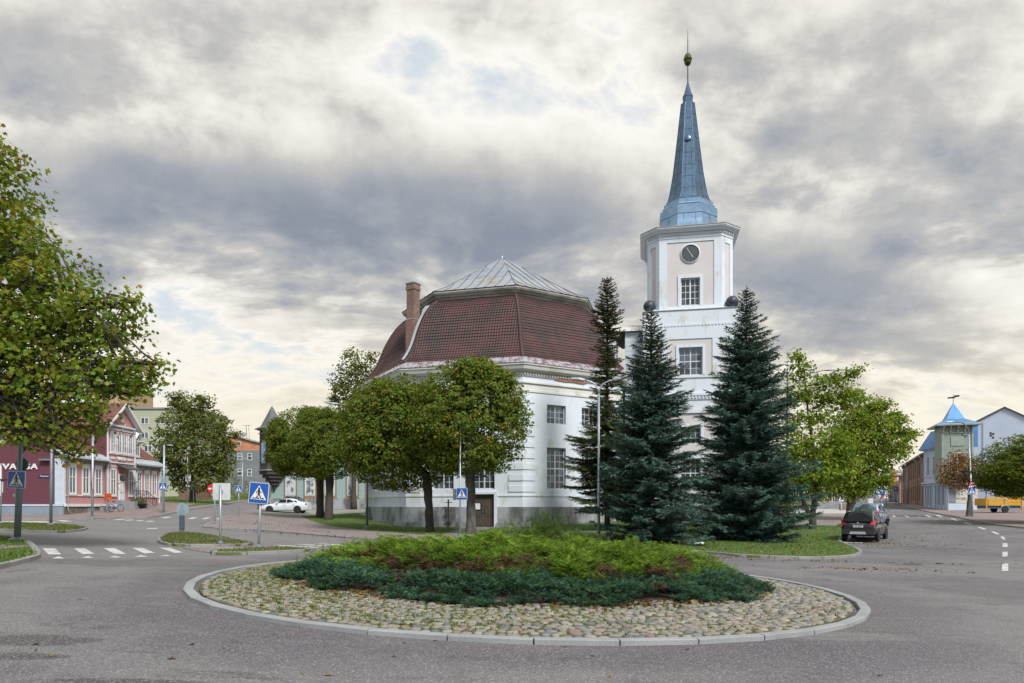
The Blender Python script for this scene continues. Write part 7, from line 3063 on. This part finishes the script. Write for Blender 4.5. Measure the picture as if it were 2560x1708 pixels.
lamp_head(t, Tm(1.1, 0, zz(1103, f)), .6)
for py in (1121, 1132):
    mb = MB()
    mb.box(-.18, .18, -.3, -.06, -.18, .18)
    fl_ = mb.build('floodlight', sign_back, t, None, Tm(.12, 0, zz(py, f)) @ Rz(R(20)))
    mb = MB()
    mb.box(-.15, .15, -.31, -.301, -.15, .15)
    mb.build('lens', pure_white, fl_)
back_board(t, Tm(0, .12, zz(1195, f)), rrect(.28, .36, .02), pure_white)
back_board(t, Tm(-.02, .12, zz(1214, f)), rrect(.2, .14, .02), pure_white)
f = (at(483.5, 73), 73.0)
t = pole('short sign post with grey back beside the street maple trunk', f, zz(1210, f), .035, galv)
back_board(t, Tm(0, .07, zz(1217, f)), rrect(.26, .3, .02))
# the near splitter island
f = P(455, 1332)
t = pole('round grey backed keep-side sign with dark bollard sleeve on the splitter island', f, zz(1262, f), .04, galv_dark)
back_board(t, Tm(0, .07, zz(1273.5, f)), [(.30 * math.cos(a), .30 * math.sin(a)) for a in np.linspace(0, 2 * math.pi, 29)[:-1]], pm('blue_grey_back', (.24, .32, .35), .5))
mb = MB()
mb.tube([(0, 0, zz(1325, f)), (0, 0, zz(1289, f))], .115, 12)
mb.build('sleeve', pm('dark_sleeve', (.05, .075, .10), .5), t)
f = P(551, 1365.5)
t = pole('slim post with a white square sign back on the splitter island', f, zz(1212, f), .038, galv)
back_board(t, Tm(.02, .05, zz(1229, f)), rrect(.29, .28, .02), pm('pale_sign_back', (.55, .58, .57), .5))
f = P(537, 1312)
t = pole('thin post with red no entry sign seen from the side', f, zz(1210, f), .04, galv)
b = back_board(t, Tm(-.16, -.05, zz(1222, f)), [(.31 * math.cos(a), .31 * math.sin(a)) for a in np.linspace(0, 2 * math.pi, 25)[:-1]], sign_red, 'sign_board')
mb = MB()
mb.box(-.23, .23, -.016, -.0105, -.05, .05)
mb.build('white_bar', sign_white, b)
f = P(597, 1290.5)
t = pole('crossing sign on the paved square beside the street', f, zz(1213, f), .035, galv)
ped_board(t, FB @ Tm(0, 0, zz(1223, f)), .6, .58)
f = P(646.5, 1376)
t = pole('near tilted crossing sign on the grass strip left of the junipers', f, zz(1216, f), .04, galv, lean=.035)
ped_board(t, FB @ Tm(-.02, 0, zz(1233, f)) @ Matrix.Rotation(R(3), 4, 'Y'), .60, .645)
for px in (645, 653):
    f = (at(px, 72), 72.0)
    t = pole('short black bollard behind the tilted crossing sign, ' + ('left' if px == 645 else 'right') + ' of two', f, .95, .06, black_iron, 'bollard', 'bollard', base=False)
    mb = MB()
    mb.lathe([(.07, .93), (.075, .97), (.05, 1.02), (.01, 1.04)], 10)
    mb.build('cap', black_iron, t)
# lamps round the church
f = P(918, 1321)
t = pole('lamp post at the left corner of the church with arm reaching left', f, zz(1030, f), .075, galv_dark, 'street_lamp', 'street lamp')
arm(t, [(0, 0, zz(1031, f)), (-.1, 0, zz(1022, f)), (-.6, 0, zz(1016, f)), (-2.1, 0, zz(1010, f))], .045)
lamp_head(t, Tm(-2.0, 0, zz(1010, f)) @ Rz(math.pi) @ Matrix.Rotation(R(-6), 4, 'Y'), 1.0)
f = P(1150, 1342.5)
t = pole('lamp post with crossing sign in front of the limes', f, zz(1058, f), .05, galv, 'street_lamp', 'street lamp', lean=.003, r2=.036)
ped_board(t, Tm(.1, -.09, zz(1235, f)) @ Rz(R(-14)), .6, .64)
back_board(t, Tm(-.18, .04, zz(1236, f)) @ Rz(R(-30)), rrect(.25, .3, .02), galv_dark)
arm(t, [(0, 0, zz(1060, f)), (0, 0, zz(1054, f)), (-.25, 0, zz(1055, f))], .035)
lamp_head(t, Tm(-.05, 0, zz(1055, f)) @ Rz(math.pi) @ Matrix.Diagonal((1, .7, .6, 1)), .42)
f = P(1497, 1354)
t = pole('tall double armed lamp post before the ailing fir', f, zz(985, f), .075, galv, 'street_lamp', 'street lamp', r2=.06)
for sg in (-1, 1):
    arm(t, [(0, 0, zz(990, f)), (sg * .03, 0, zz(975, f)), (sg * .2, 0, zz(960, f)), (sg * .55, 0, zz(952, f)), (sg * .75, 0, zz(950, f))], .035)
    lamp_head(t, Tm(sg * .70, 0, zz(950, f)) @ (Rz(math.pi) if sg < 0 else Tm(0, 0, 0)) @ Matrix.Rotation(R(-8), 4, 'Y'), .7)
# right-hand side
f = P(2431, 1295)
t = pole('leaning lamp post with warning triangle and crossing sign on the right', f, zz(1085, f), .09, galv, 'street_lamp', 'street lamp', lean=-.045, r2=.07)
ped_board(t, Tm(-.03, -.12, zz(1228, f)), .62, .58)
mb = MB()
mb.prism([(-.35, -.28), (.35, -.28), (0, .32)], -.012, .012, 'xz')
b = mb.build('warning_triangle', sign_red, t, None, Tm(-.04, -.12, zz(1212, f)))
mb = MB()
mb.prism([(-.235, -.215), (.235, -.215), (0, .19)], -.016, -.0125, 'xz')
mb.build('white_field', sign_white, b)
mb = MB()
stroke(mb, [(-.09, -.2), (-.08, -.08), (-.03, .0), (-.03, .08)], .05, -.017)
stroke(mb, [(.09, -.2), (.08, -.08), (.03, .0), (.03, .08)], .05, -.0195)
mb.build('narrowing_symbol', sign_black, b)
arm(t, [(0, 0, zz(1090, f)), (-.05, 0, zz(1072, f)), (-.35, 0, zz(1058, f)), (-.9, 0, zz(1053, f)), (-1.2, 0, zz(1052, f))], .05, galv_dark)
lamp_head(t, Tm(-1.1, 0, zz(1052, f)) @ Rz(math.pi), .75)
arm(t, [(0, 0, zz(1132, f)), (-1.6, 0, zz(1131, f))], .03)
mb = MB()
mb.box(-.35, .1, -.14, .14, -.06, .1)
mb.lathe([(.09, -.2), (.09, -.06), (.07, -.03)], 10, (-.1, 0, 0))
mb.build('camera_box', galv_dark, t, None, Tm(-.2, 0, zz(1087, f)))
for (px, py, d, lab, w) in ((2192, 1229.5, 62, 'crossing sign behind the parked cars, left one up the right street', .6), (2239, 1229, 96, 'small crossing sign by the white cottage up the right street', .6)):
    f = (at(px, d), d)
    t = pole(lab, f, zz(py - 8, f), .035, galv)
    ped_board(t, FB @ Tm(0, 0, zz(py, f)), w, .58)
    if d > 90:
        mb = MB()
        for i in range(4):
            mb.box(-.22, .22, -.055, -.045, zz(1254, f) + i * .28, zz(1254, f) + i * .28 + .14)
        mb.build('stripe_board', sign_blue, t)
f = (at(2204, 66), 66.0)
t = pole('blue direction sign with small red plate beside the far crossing sign', f, zz(1223, f), .035, galv)
b = back_board(t, FB @ Tm(0, 0, zz(1230, f)), rrect(.24, .34, .02), sign_blue, 'sign_board')
link('digit', text_mesh('2', .5, sign_white, 'digit', .003), b, Tm(0, -.016, 0) @ STAND)
back_board(t, FB @ Tm(.05, 0, zz(1241, f)), [(.17 * math.cos(a), .17 * math.sin(a)) for a in np.linspace(0, 2 * math.pi, 17)[:-1]], sign_red, 'red_plate')
f = (at(2204, 72), 72.0)
t = pole('blue and white striped marker post up the right street', f, 1.0, .03, galv, 'marker_post', 'marker')
for i in range(4):
    mb = MB()
    mb.box(-.14, .14, -.05, -.03, .1 + i * .25, .1 + i * .25 + .25)
    mb.build('stripe', sign_blue if i % 2 else sign_white, t)
f = (at(2216, 88), 88.0)
pole('plain thin pole up the right street', f, zz(1215, f), .04, galv, 'sign_post', 'pole')
f = (at(2268, 92), 92.0)
t = pole('far lamp post by the brick house', f, zz(1170, f), .06, galv, 'street_lamp', 'street lamp')
arm(t, [(0, 0, zz(1170, f)), (-.1, 0, zz(1163, f)), (-.5, 0, zz(1160, f))], .04)
lamp_head(t, Tm(-.4, 0, zz(1160, f)) @ Rz(math.pi), .7)
f = (at(2103, 74), 74.0)
t = pole('white post with small blue and white plate in the gravel yard', f, zz(1249, f), .035, pure_white)
back_board(t, FB @ Tm(0, 0, zz(1250, f)), rrect(.26, .14, .02), sign_white)
f = (at(606, 100), 100.0)
t = pole('far lamp post by the grey house', f, zz(1155, f), .06, galv, 'street_lamp', 'street lamp')
arm(t, [(-.6, 0, zz(1156, f)), (-.55, 0, zz(1149, f)), (0, 0, zz(1147, f))], .04)
lamp_head(t, Tm(-.1, 0, zz(1147, f)), .7)

# ------------------------------------------------------------------ vehicles
chrome = pm('chrome', (.55, .56, .57), .2, metal=.9)
car_glass = pm('car_glass', (.010, .012, .014), .08, (.018, .021, .024), 2, .7, spec=.15)
tail_red = pm('tail_lamp_red', (.42, .015, .02), .2, spec=.8)
head_m = pm('headlamp', (.45, .47, .5), .12, spec=.9)


def paint(name, c, rough=.3, metal=.2):
    return pm(name, c, rough, tuple(q * .9 for q in c), 2, .4, metal=metal, coat=.8)


def wheel(parent, x, y, r, w, spokes=10):
    mb = MB()
    mb.lathe([(r * .66, -w / 2), (r * .93, -w / 2), (r, -w * .36), (r, w * .36), (r * .93, w / 2), (r * .66, w / 2)], 24)
    s = 1 if y > 0 else -1
    M = Tm(x, y, r) @ Matrix.Rotation(R(90) * -s, 4, 'X')
    wh = mb.build('wheel', rubber, parent, 35, M)
    mb = MB()
    mb.lathe([(r * .66, w * .30), (r * .66, w * .48), (r * .60, w * .50), (r * .58, w * .34), (r * .2, w * .36), (r * .14, w * .46), (0.001, w * .46)], 24)
    mb.build('rim', chrome, wh, 35)
    mb = MB()
    for k in range(spokes):
        a0 = 2 * math.pi * k / spokes
        a1, a2 = a0 + .9 / spokes * 2, a0 + 2.2 / spokes * 2
        mb.add([(r * .24 * math.cos(a0 + .25), r * .24 * math.sin(a0 + .25), w * .385), (r * .56 * math.cos(a1), r * .56 * math.sin(a1), w * .385), (r * .56 * math.cos(a2), r * .56 * math.sin(a2), w * .385)], [(0, 1, 2)])
    mb.build('rim_gaps', sign_black, wh)
    return wh


def car(name, label, loc, rz, body, hull, cab, belt, W, wb, wr, side_wins, front, rear, axles=(1.4, -1.4), group=None, trim=None, zg=.06):
    """hull: stations (x, zbottom, ztop, half width); cab: stations (x, zroof, half width at roof)"""
    t = thing(name, label, 'car', (loc[0], loc[1], G(*loc) + zg), rz, group)
    mb = MB()
    loops = []
    for (x, zb_, zt, w) in hull:
        sec = [(0, zb_), (w * .86, zb_), (w * .97, zb_ + .10), (w, (zb_ + zt) / 2), (w * .97, zt - .12), (w * .88, zt - .03), (w * .6, zt), (0, zt + .015)]
        loops.append([(x, y, z) for y, z in sec] + [(x, -y, z) for y, z in sec[-2:0:-1]])
    mb.ring(loops[::-1])
    mb.add(loops[0], [tuple(range(len(loops[0])))])
    mb.add(loops[-1], [tuple(range(len(loops[-1]) - 1, -1, -1))])
    mb.build('body', body, t, 38)
    mb = MB()
    loops = []
    for (x, zr, wt, zb_, w_b) in cab:
        sec = [(w_b, zb_), (wt + .02, zr - .07), (wt - .04, zr - .02), (wt * .7, zr), (0, zr + .02)]
        loops.append([(x, y, z) for y, z in sec] + [(x, -y, z) for y, z in sec[-2::-1]])
    mb.ring(loops[::-1], closed=False)
    mb.build('cabin', body, t, 38)

    def cab_at(x):
        for p, q in zip(cab, cab[1:]):
            if q[0] <= x <= p[0]:
                f = (p[0] - x) / (p[0] - q[0])
                return [a + (b - a) * f for a, b in zip(p, q)]
        return cab[-1] if x < cab[-1][0] else cab[0]
    for s in (1, -1):
        for poly_ in side_wins:
            vs = []
            for (x, z) in poly_:
                _, zr, wt, zb_, w_b = cab_at(x)
                f = (z - zb_) / max(.01, zr - .07 - zb_)
                y = w_b + (wt + .02 - w_b) * f
                vs.append((x, s * (y + .010), z))
            mb = MB()
            mb.add(vs, [tuple(range(len(vs)))])
            mb.build('side_window', car_glass, t)
    for nm, (x0, z0, w0, x1, z1, w1) in (('windscreen', front), ('rear_window', rear)):
        mb = MB()
        dx = .02 if x0 > x1 else -.02
        mid0, mid1 = .03, .03
        vs = [(x0 + dx, -w0, z0), (x0 + dx + (.03 if dx > 0 else -.03), 0, z0 + .01), (x0 + dx, w0, z0), (x1 + dx, w1, z1), (x1 + dx + (.03 if dx > 0 else -.03), 0, z1 + .015), (x1 + dx, -w1, z1)]
        vs = [(a, b, c + .02) for a, b, c in vs]
        mb.add(vs, [(0, 1, 4, 5), (1, 2, 3, 4)])
        mb.build(nm, car_glass, t, True)
    for ax in axles:
        for s in (1, -1):
            mb = MB()
            mb.lathe([(wr * 1.17, -.02), (wr * 1.17, .012), (.01, .012)], 24)
            mb.build('wheel_arch', sign_black, t, None, Tm(ax, s * (W / 2 - .005), wr * 1.03) @ Matrix.Rotation(R(-90) * s, 4, 'X'))
            wheel(t, ax, s * (W / 2 - .07), wr, .2)
    return t


def part(t, name, mat, *b):
    mb = MB()
    for q in b:
        mb.box(*q)
    return mb.build(name, mat, t)


SED_H = [(2.36, .30, .58, .62), (2.30, .24, .70, .76), (2.05, .20, .79, .87), (1.5, .19, .88, .905), (.95, .18, .95, .915), (-.3, .18, .98, .915), (-1.4, .18, 1.0, .915), (-1.9, .20, 1.04, .90), (-2.25, .26, 1.05, .84), (-2.37, .32, .98, .74)]
SED_C = [(1.05, .97, .80, .94, .83), (.30, 1.36, .62, .95, .84), (-.15, 1.445, .60, .96, .84), (-.75, 1.43, .59, .97, .84), (-1.25, 1.30, .60, .98, .83), (-1.75, 1.10, .66, 1.0, .80), (-1.95, 1.03, .72, 1.0, .78)]
SED_W = [[(.72, 1.0), (.38, 1.30), (.16, 1.36), (-.22, 1.37), (-.22, 1.0)], [(-.27, 1.0), (-.27, 1.37), (-.7, 1.355), (-1.05, 1.27), (-1.35, 1.12), (-1.30, 1.03)]]


def sedan(label, foot, rz, col, group=None, name='sedan'):
    t = car(name, label, foot, rz, col, SED_H, SED_C, .96, 1.83, .8, .33, SED_W, (.98, 1.0, .70, .36, 1.33, .56), (-1.72, 1.09, .60, -1.2, 1.30, .54), (1.42, -1.39), group)
    for s in (1, -1):
        mb = MB()
        mb.add([(2.30, s * .45, .62), (2.12, s * .80, .64), (1.92, s * .90, .70), (2.05, s * .83, .76), (2.27, s * .48, .71)], [(0, 1, 2, 3, 4)])
        mb.M = Tm(.03, s * .012, .01)
        mb.build('headlight', head_m, t)
        part(t, 'tail_light', tail_red, (-2.335, -2.16, min(s * .52, s * .86), max(s * .52, s * .86), .84, .97))
        part(t, 'door_mirror', col, (.55, .72, min(s * .93, s * 1.08), max(s * .93, s * 1.08), .98, 1.10))
        mb = MB()
        mb.tube([(1.05, s * .918, .30), (-1.05, s * .918, .30)], .012, 4)
        mb.build('sill_trim', galv, t)
        for x in (.62, -.25, -1.1):
            mb = MB()
            mb.tube([(x, s * .917, .32), (x + .03, s * .919, .6), (x, s * .905, .93)], .006, 4)
            mb.build('door_gap', sign_black, t)
        for x in (-.05, -.95):
            part(t, 'door_handle', chrome, (x - .1, x + .1, s * .915 - .012, s * .915 + .012, .78, .81))
    part(t, 'grille', sign_black, (2.30, 2.365, -.5, .5, .40, .60))
    part(t, 'bumper_vent', sign_black, (2.22, 2.33, -.75, .75, .26, .34))
    return t


white_car = paint('white_car_paint', (.62, .66, .70), .25, .0)
sp = (at(716, 70), 70.0)
sedan('white sedan parked side-on by the sett paved yard', sp, math.pi, white_car)
sp2 = (at(735, 77.5), 77.5)
sedan('dark car half hidden behind the white sedan', sp2, R(95), paint('dark_car_paint', (.02, .022, .028)))
SUV_H = [(2.12, .38, .72, .66), (2.02, .30, .86, .80), (1.6, .28, .96, .87), (1.0, .26, 1.02, .885), (-.4, .26, 1.04, .885), (-1.5, .28, 1.06, .885), (-1.95, .36, 1.06, .85), (-2.12, .42, 1.0, .80), (-2.14, .45, .80, .77)]
SUV_C = [(1.15, 1.04, .78, 1.0, .82), (.45, 1.48, .64, 1.02, .82), (-.1, 1.63, .66, 1.0, .86), (-1.0, 1.64, .66, 1.0, .87), (-1.78, 1.60, .66, 1.0, .86), (-2.06, 1.10, .78, 1.0, .83)]
SUV_W = [[(.80, 1.08), (.42, 1.40), (.2, 1.50), (-.25, 1.53), (-.25, 1.10)], [(-.30, 1.10), (-.30, 1.53), (-1.0, 1.52), (-1.2, 1.46), (-1.25, 1.14)], [(-1.33, 1.16), (-1.30, 1.44), (-1.62, 1.40), (-1.78, 1.28)]]


def suv(label, foot, rz, col, glass_rear=None, name='suv', plate=None, pale=False):
    t = car(name, label, foot, rz, col, SUV_H, SUV_C, 1.0, 1.77, .8, .345, SUV_W, (1.08, 1.06, .70, .50, 1.44, .58), (-2.06, 1.06, .70, -1.77, 1.53, .57), (1.28, -1.28), zg=.0)
    if pale:
        for c_ in t.children:
            if c_.name.startswith('rear_window'):
                c_.data.materials[0] = glass_sky
    for s in (1, -1):
        mb = MB()
        a, b = sorted((s * .55, s * .80))
        mb.add([(-2.115, s * .56, .86), (-2.10, s * .80, .90), (-1.86, s * .865, 1.02), (-1.92, s * .86, 1.16), (-2.06, s * .70, 1.12), (-2.11, s * .60, 1.0)], [tuple(range(6))])
        mb.M = Tm(-.012, s * .012, 0)
        vs = mb.v
        mb.v = [(x - .018, y + s * .012, z) for x, y, z in vs]
        mb.build('tail_light', tail_red, t)
        part(t, 'door_mirror', col, (.62, .80, min(s * .92, s * 1.12), max(s * .92, s * 1.12), 1.05, 1.20))
        part(t, 'reflector', tail_red, (-2.175, -2.13, min(s * .55, s * .74), max(s * .55, s * .74), .52, .58))
        for x in (.7, -.28, -1.2):
            mb = MB()
            mb.tube([(x, s * .887, .36), (x + .02, s * .889, .7), (x, s * .87, 1.0)], .006, 4)
            mb.build('door_gap', sign_black, t)
        part(t, 'roof_rail', galv, (-1.5, .3, s * .6 - .02, s * .6 + .02, 1.615, 1.65))
    part(t, 'bumper', pm('bumper_black', (.03, .032, .036), .6), (-2.18, -1.95, -.80, .80, .40, .66))
    mb = MB()
    mb.prism([(-.42, .40), (.42, .40), (.36, .54), (-.36, .54)], -2.195, -2.181, 'yz')
    mb.build('skid_plate', pm('silver_plastic', (.42, .44, .47), .4), t)
    part(t, 'tailgate_trim', chrome, (-2.165, -2.14, -.36, .36, .93, .96))
    pl_ = part(t, 'number_plate', sign_white, (-2.175, -2.142, -.26, .26, .77, .88))
    if plate:
        Mx = Matrix.Rotation(R(-90), 4, 'Z') @ STAND
        link('plate_lettering', text_mesh(plate, .10, sign_black, 'plate_lettering', .002), pl_, Tm(-2.178, -.03, .825) @ Mx)
        mb = MB()
        mb.box(-2.177, -2.1755, .215, .258, .772, .878)
        mb.build('country_band', sign_blue, pl_)
    mb = MB()
    mb.lathe([(.055, -.01), (.055, .012), (.035, .016)], 14)
    mb.build('badge', chrome, t, None, Tm(-2.15, 0, 1.0) @ Matrix.Rotation(R(-90), 4, 'Y'))
    mb = MB()
    mb.tube([(-1.55, 0, 1.63), (-1.7, 0, 1.85)], .008, 4)
    mb.build('aerial', sign_black, t)
    return t


black_car = paint('black_car_paint', (.012, .012, .015))
d = 38.6
suv('black compact suv parked by the lawn with its rear to us', (at(2163, d), d), R(53), black_car, plate='MT-8073')
d = 48.0
suv('blue grey car parked ahead of the black suv', (at(2177, d), d), R(53), paint('blue_grey_paint', (.22, .28, .35)), name='hatchback', pale=True)
SES = [(-.25, 1.44, .60, .96, .84)]
EST_C = SED_C[:4] + [(-1.5, 1.42, .60, .98, .83), (-2.0, 1.36, .60, 1.0, .80), (-2.28, 1.06, .70, 1.0, .78)]
t = car('estate_car', 'white estate car half hidden by the street lawn', (at(489, 104), 104.0), math.pi, white_car, SED_H, EST_C, .96, 1.83, .8, .33,
        [SED_W[0], [(-.27, 1.0), (-.27, 1.37), (-1.15, 1.36), (-1.15, 1.02)], [(-1.22, 1.02), (-1.22, 1.35), (-1.9, 1.30), (-2.08, 1.08)]], (.98, 1.0, .70, .36, 1.33, .56), (-2.22, 1.1, .6, -2.0, 1.32, .54), (1.42, -1.39), zg=.1)
for s in (1, -1):
    part(t, 'tail_light', tail_red, (-2.33, -2.2, min(s * .62, s * .86), max(s * .62, s * .86), .8, 1.05))
    part(t, 'headlight', head_m, (2.12, 2.31, min(s * .5, s * .8), max(s * .5, s * .8), .60, .72))

# yellow trailer
f = P(2496, 1284)
d = f[1]
tr = thing('trailer', 'yellow flatbed trailer with blue frame under the right lime', 'trailer', (f[0], f[1], G(*f) + .09), R(-2))
yel = pm('trailer_yellow', (.52, .29, .012), .5, (.44, .23, .012), 3, .7)
Lh = (at(2540, d) - at(2452, d)) / 2
part(tr, 'bed', yel, (-Lh, Lh, -.8, .8, .72, .84))
for (y0, y1) in ((-.85, -.80), (.80, .85)):
    for (z0, z1) in ((.70, 1.0), (1.02, 1.32)):
        part(tr, 'side_board', yel, (-Lh, Lh, y0, y1, z0, z1))
for (x0, x1) in ((-Lh - .04, -Lh), (Lh, Lh + .04)):
    part(tr, 'end_board', yel, (x0, x1, -.84, .84, .7, 1.4))
part(tr, 'top_rail', yel, (-Lh - .05, Lh + .05, -.92, -.78, 1.40, 1.55))
for x in (-Lh + .2, 0, Lh - .1):
    for z in (.8, 1.0, 1.18):
        part(tr, 'latch', sign_black, (x - .05, x + .05, -.875, -.852, z, z + .07))
part(tr, 'frame', pm('trailer_blue', (.02, .10, .26), .5), (-Lh + .1, Lh - .1, -.7, .7, .42, .70))
for s in (-1, 1):
    wheel(tr, 0.1, s * .82, .32, .2, 8)
    mb = MB()
    mb.tube([(.1 + .42 * math.cos(a), s * .82, .32 + .42 * math.sin(a)) for a in np.linspace(.2, math.pi - .2, 9)], .05, 5)
    mb.build('mudguard', galv, tr)
for x in (-Lh + .05, Lh - .05):
    part(tr, 'corner_leg', yel, (x - .05, x + .05, -.88, -.8, .25, 1.3))
mb = MB()
mb.tube([(Lh, 0, .5), (Lh + 1.2, 0, .45), (Lh + 1.3, 0, .5)], .05, 6)
mb.build('drawbar', galv_dark, tr)
# scrap of paper on the lawn
x, y = P(1748, 1366)
mb = MB()
mb.add([(-.22, -.1, .02), (.2, -.13, .03), (.24, .1, .1), (-.18, .14, .06), (-.02, .02, .12)], [(0, 1, 4), (1, 2, 4), (2, 3, 4), (3, 0, 4)])
o = mb.build('paper_scrap', pure_white)
o.location = (x, y, G(x, y) + .09)
tag(o, 'crumpled white paper scrap on the grass below the spruces', 'litter')
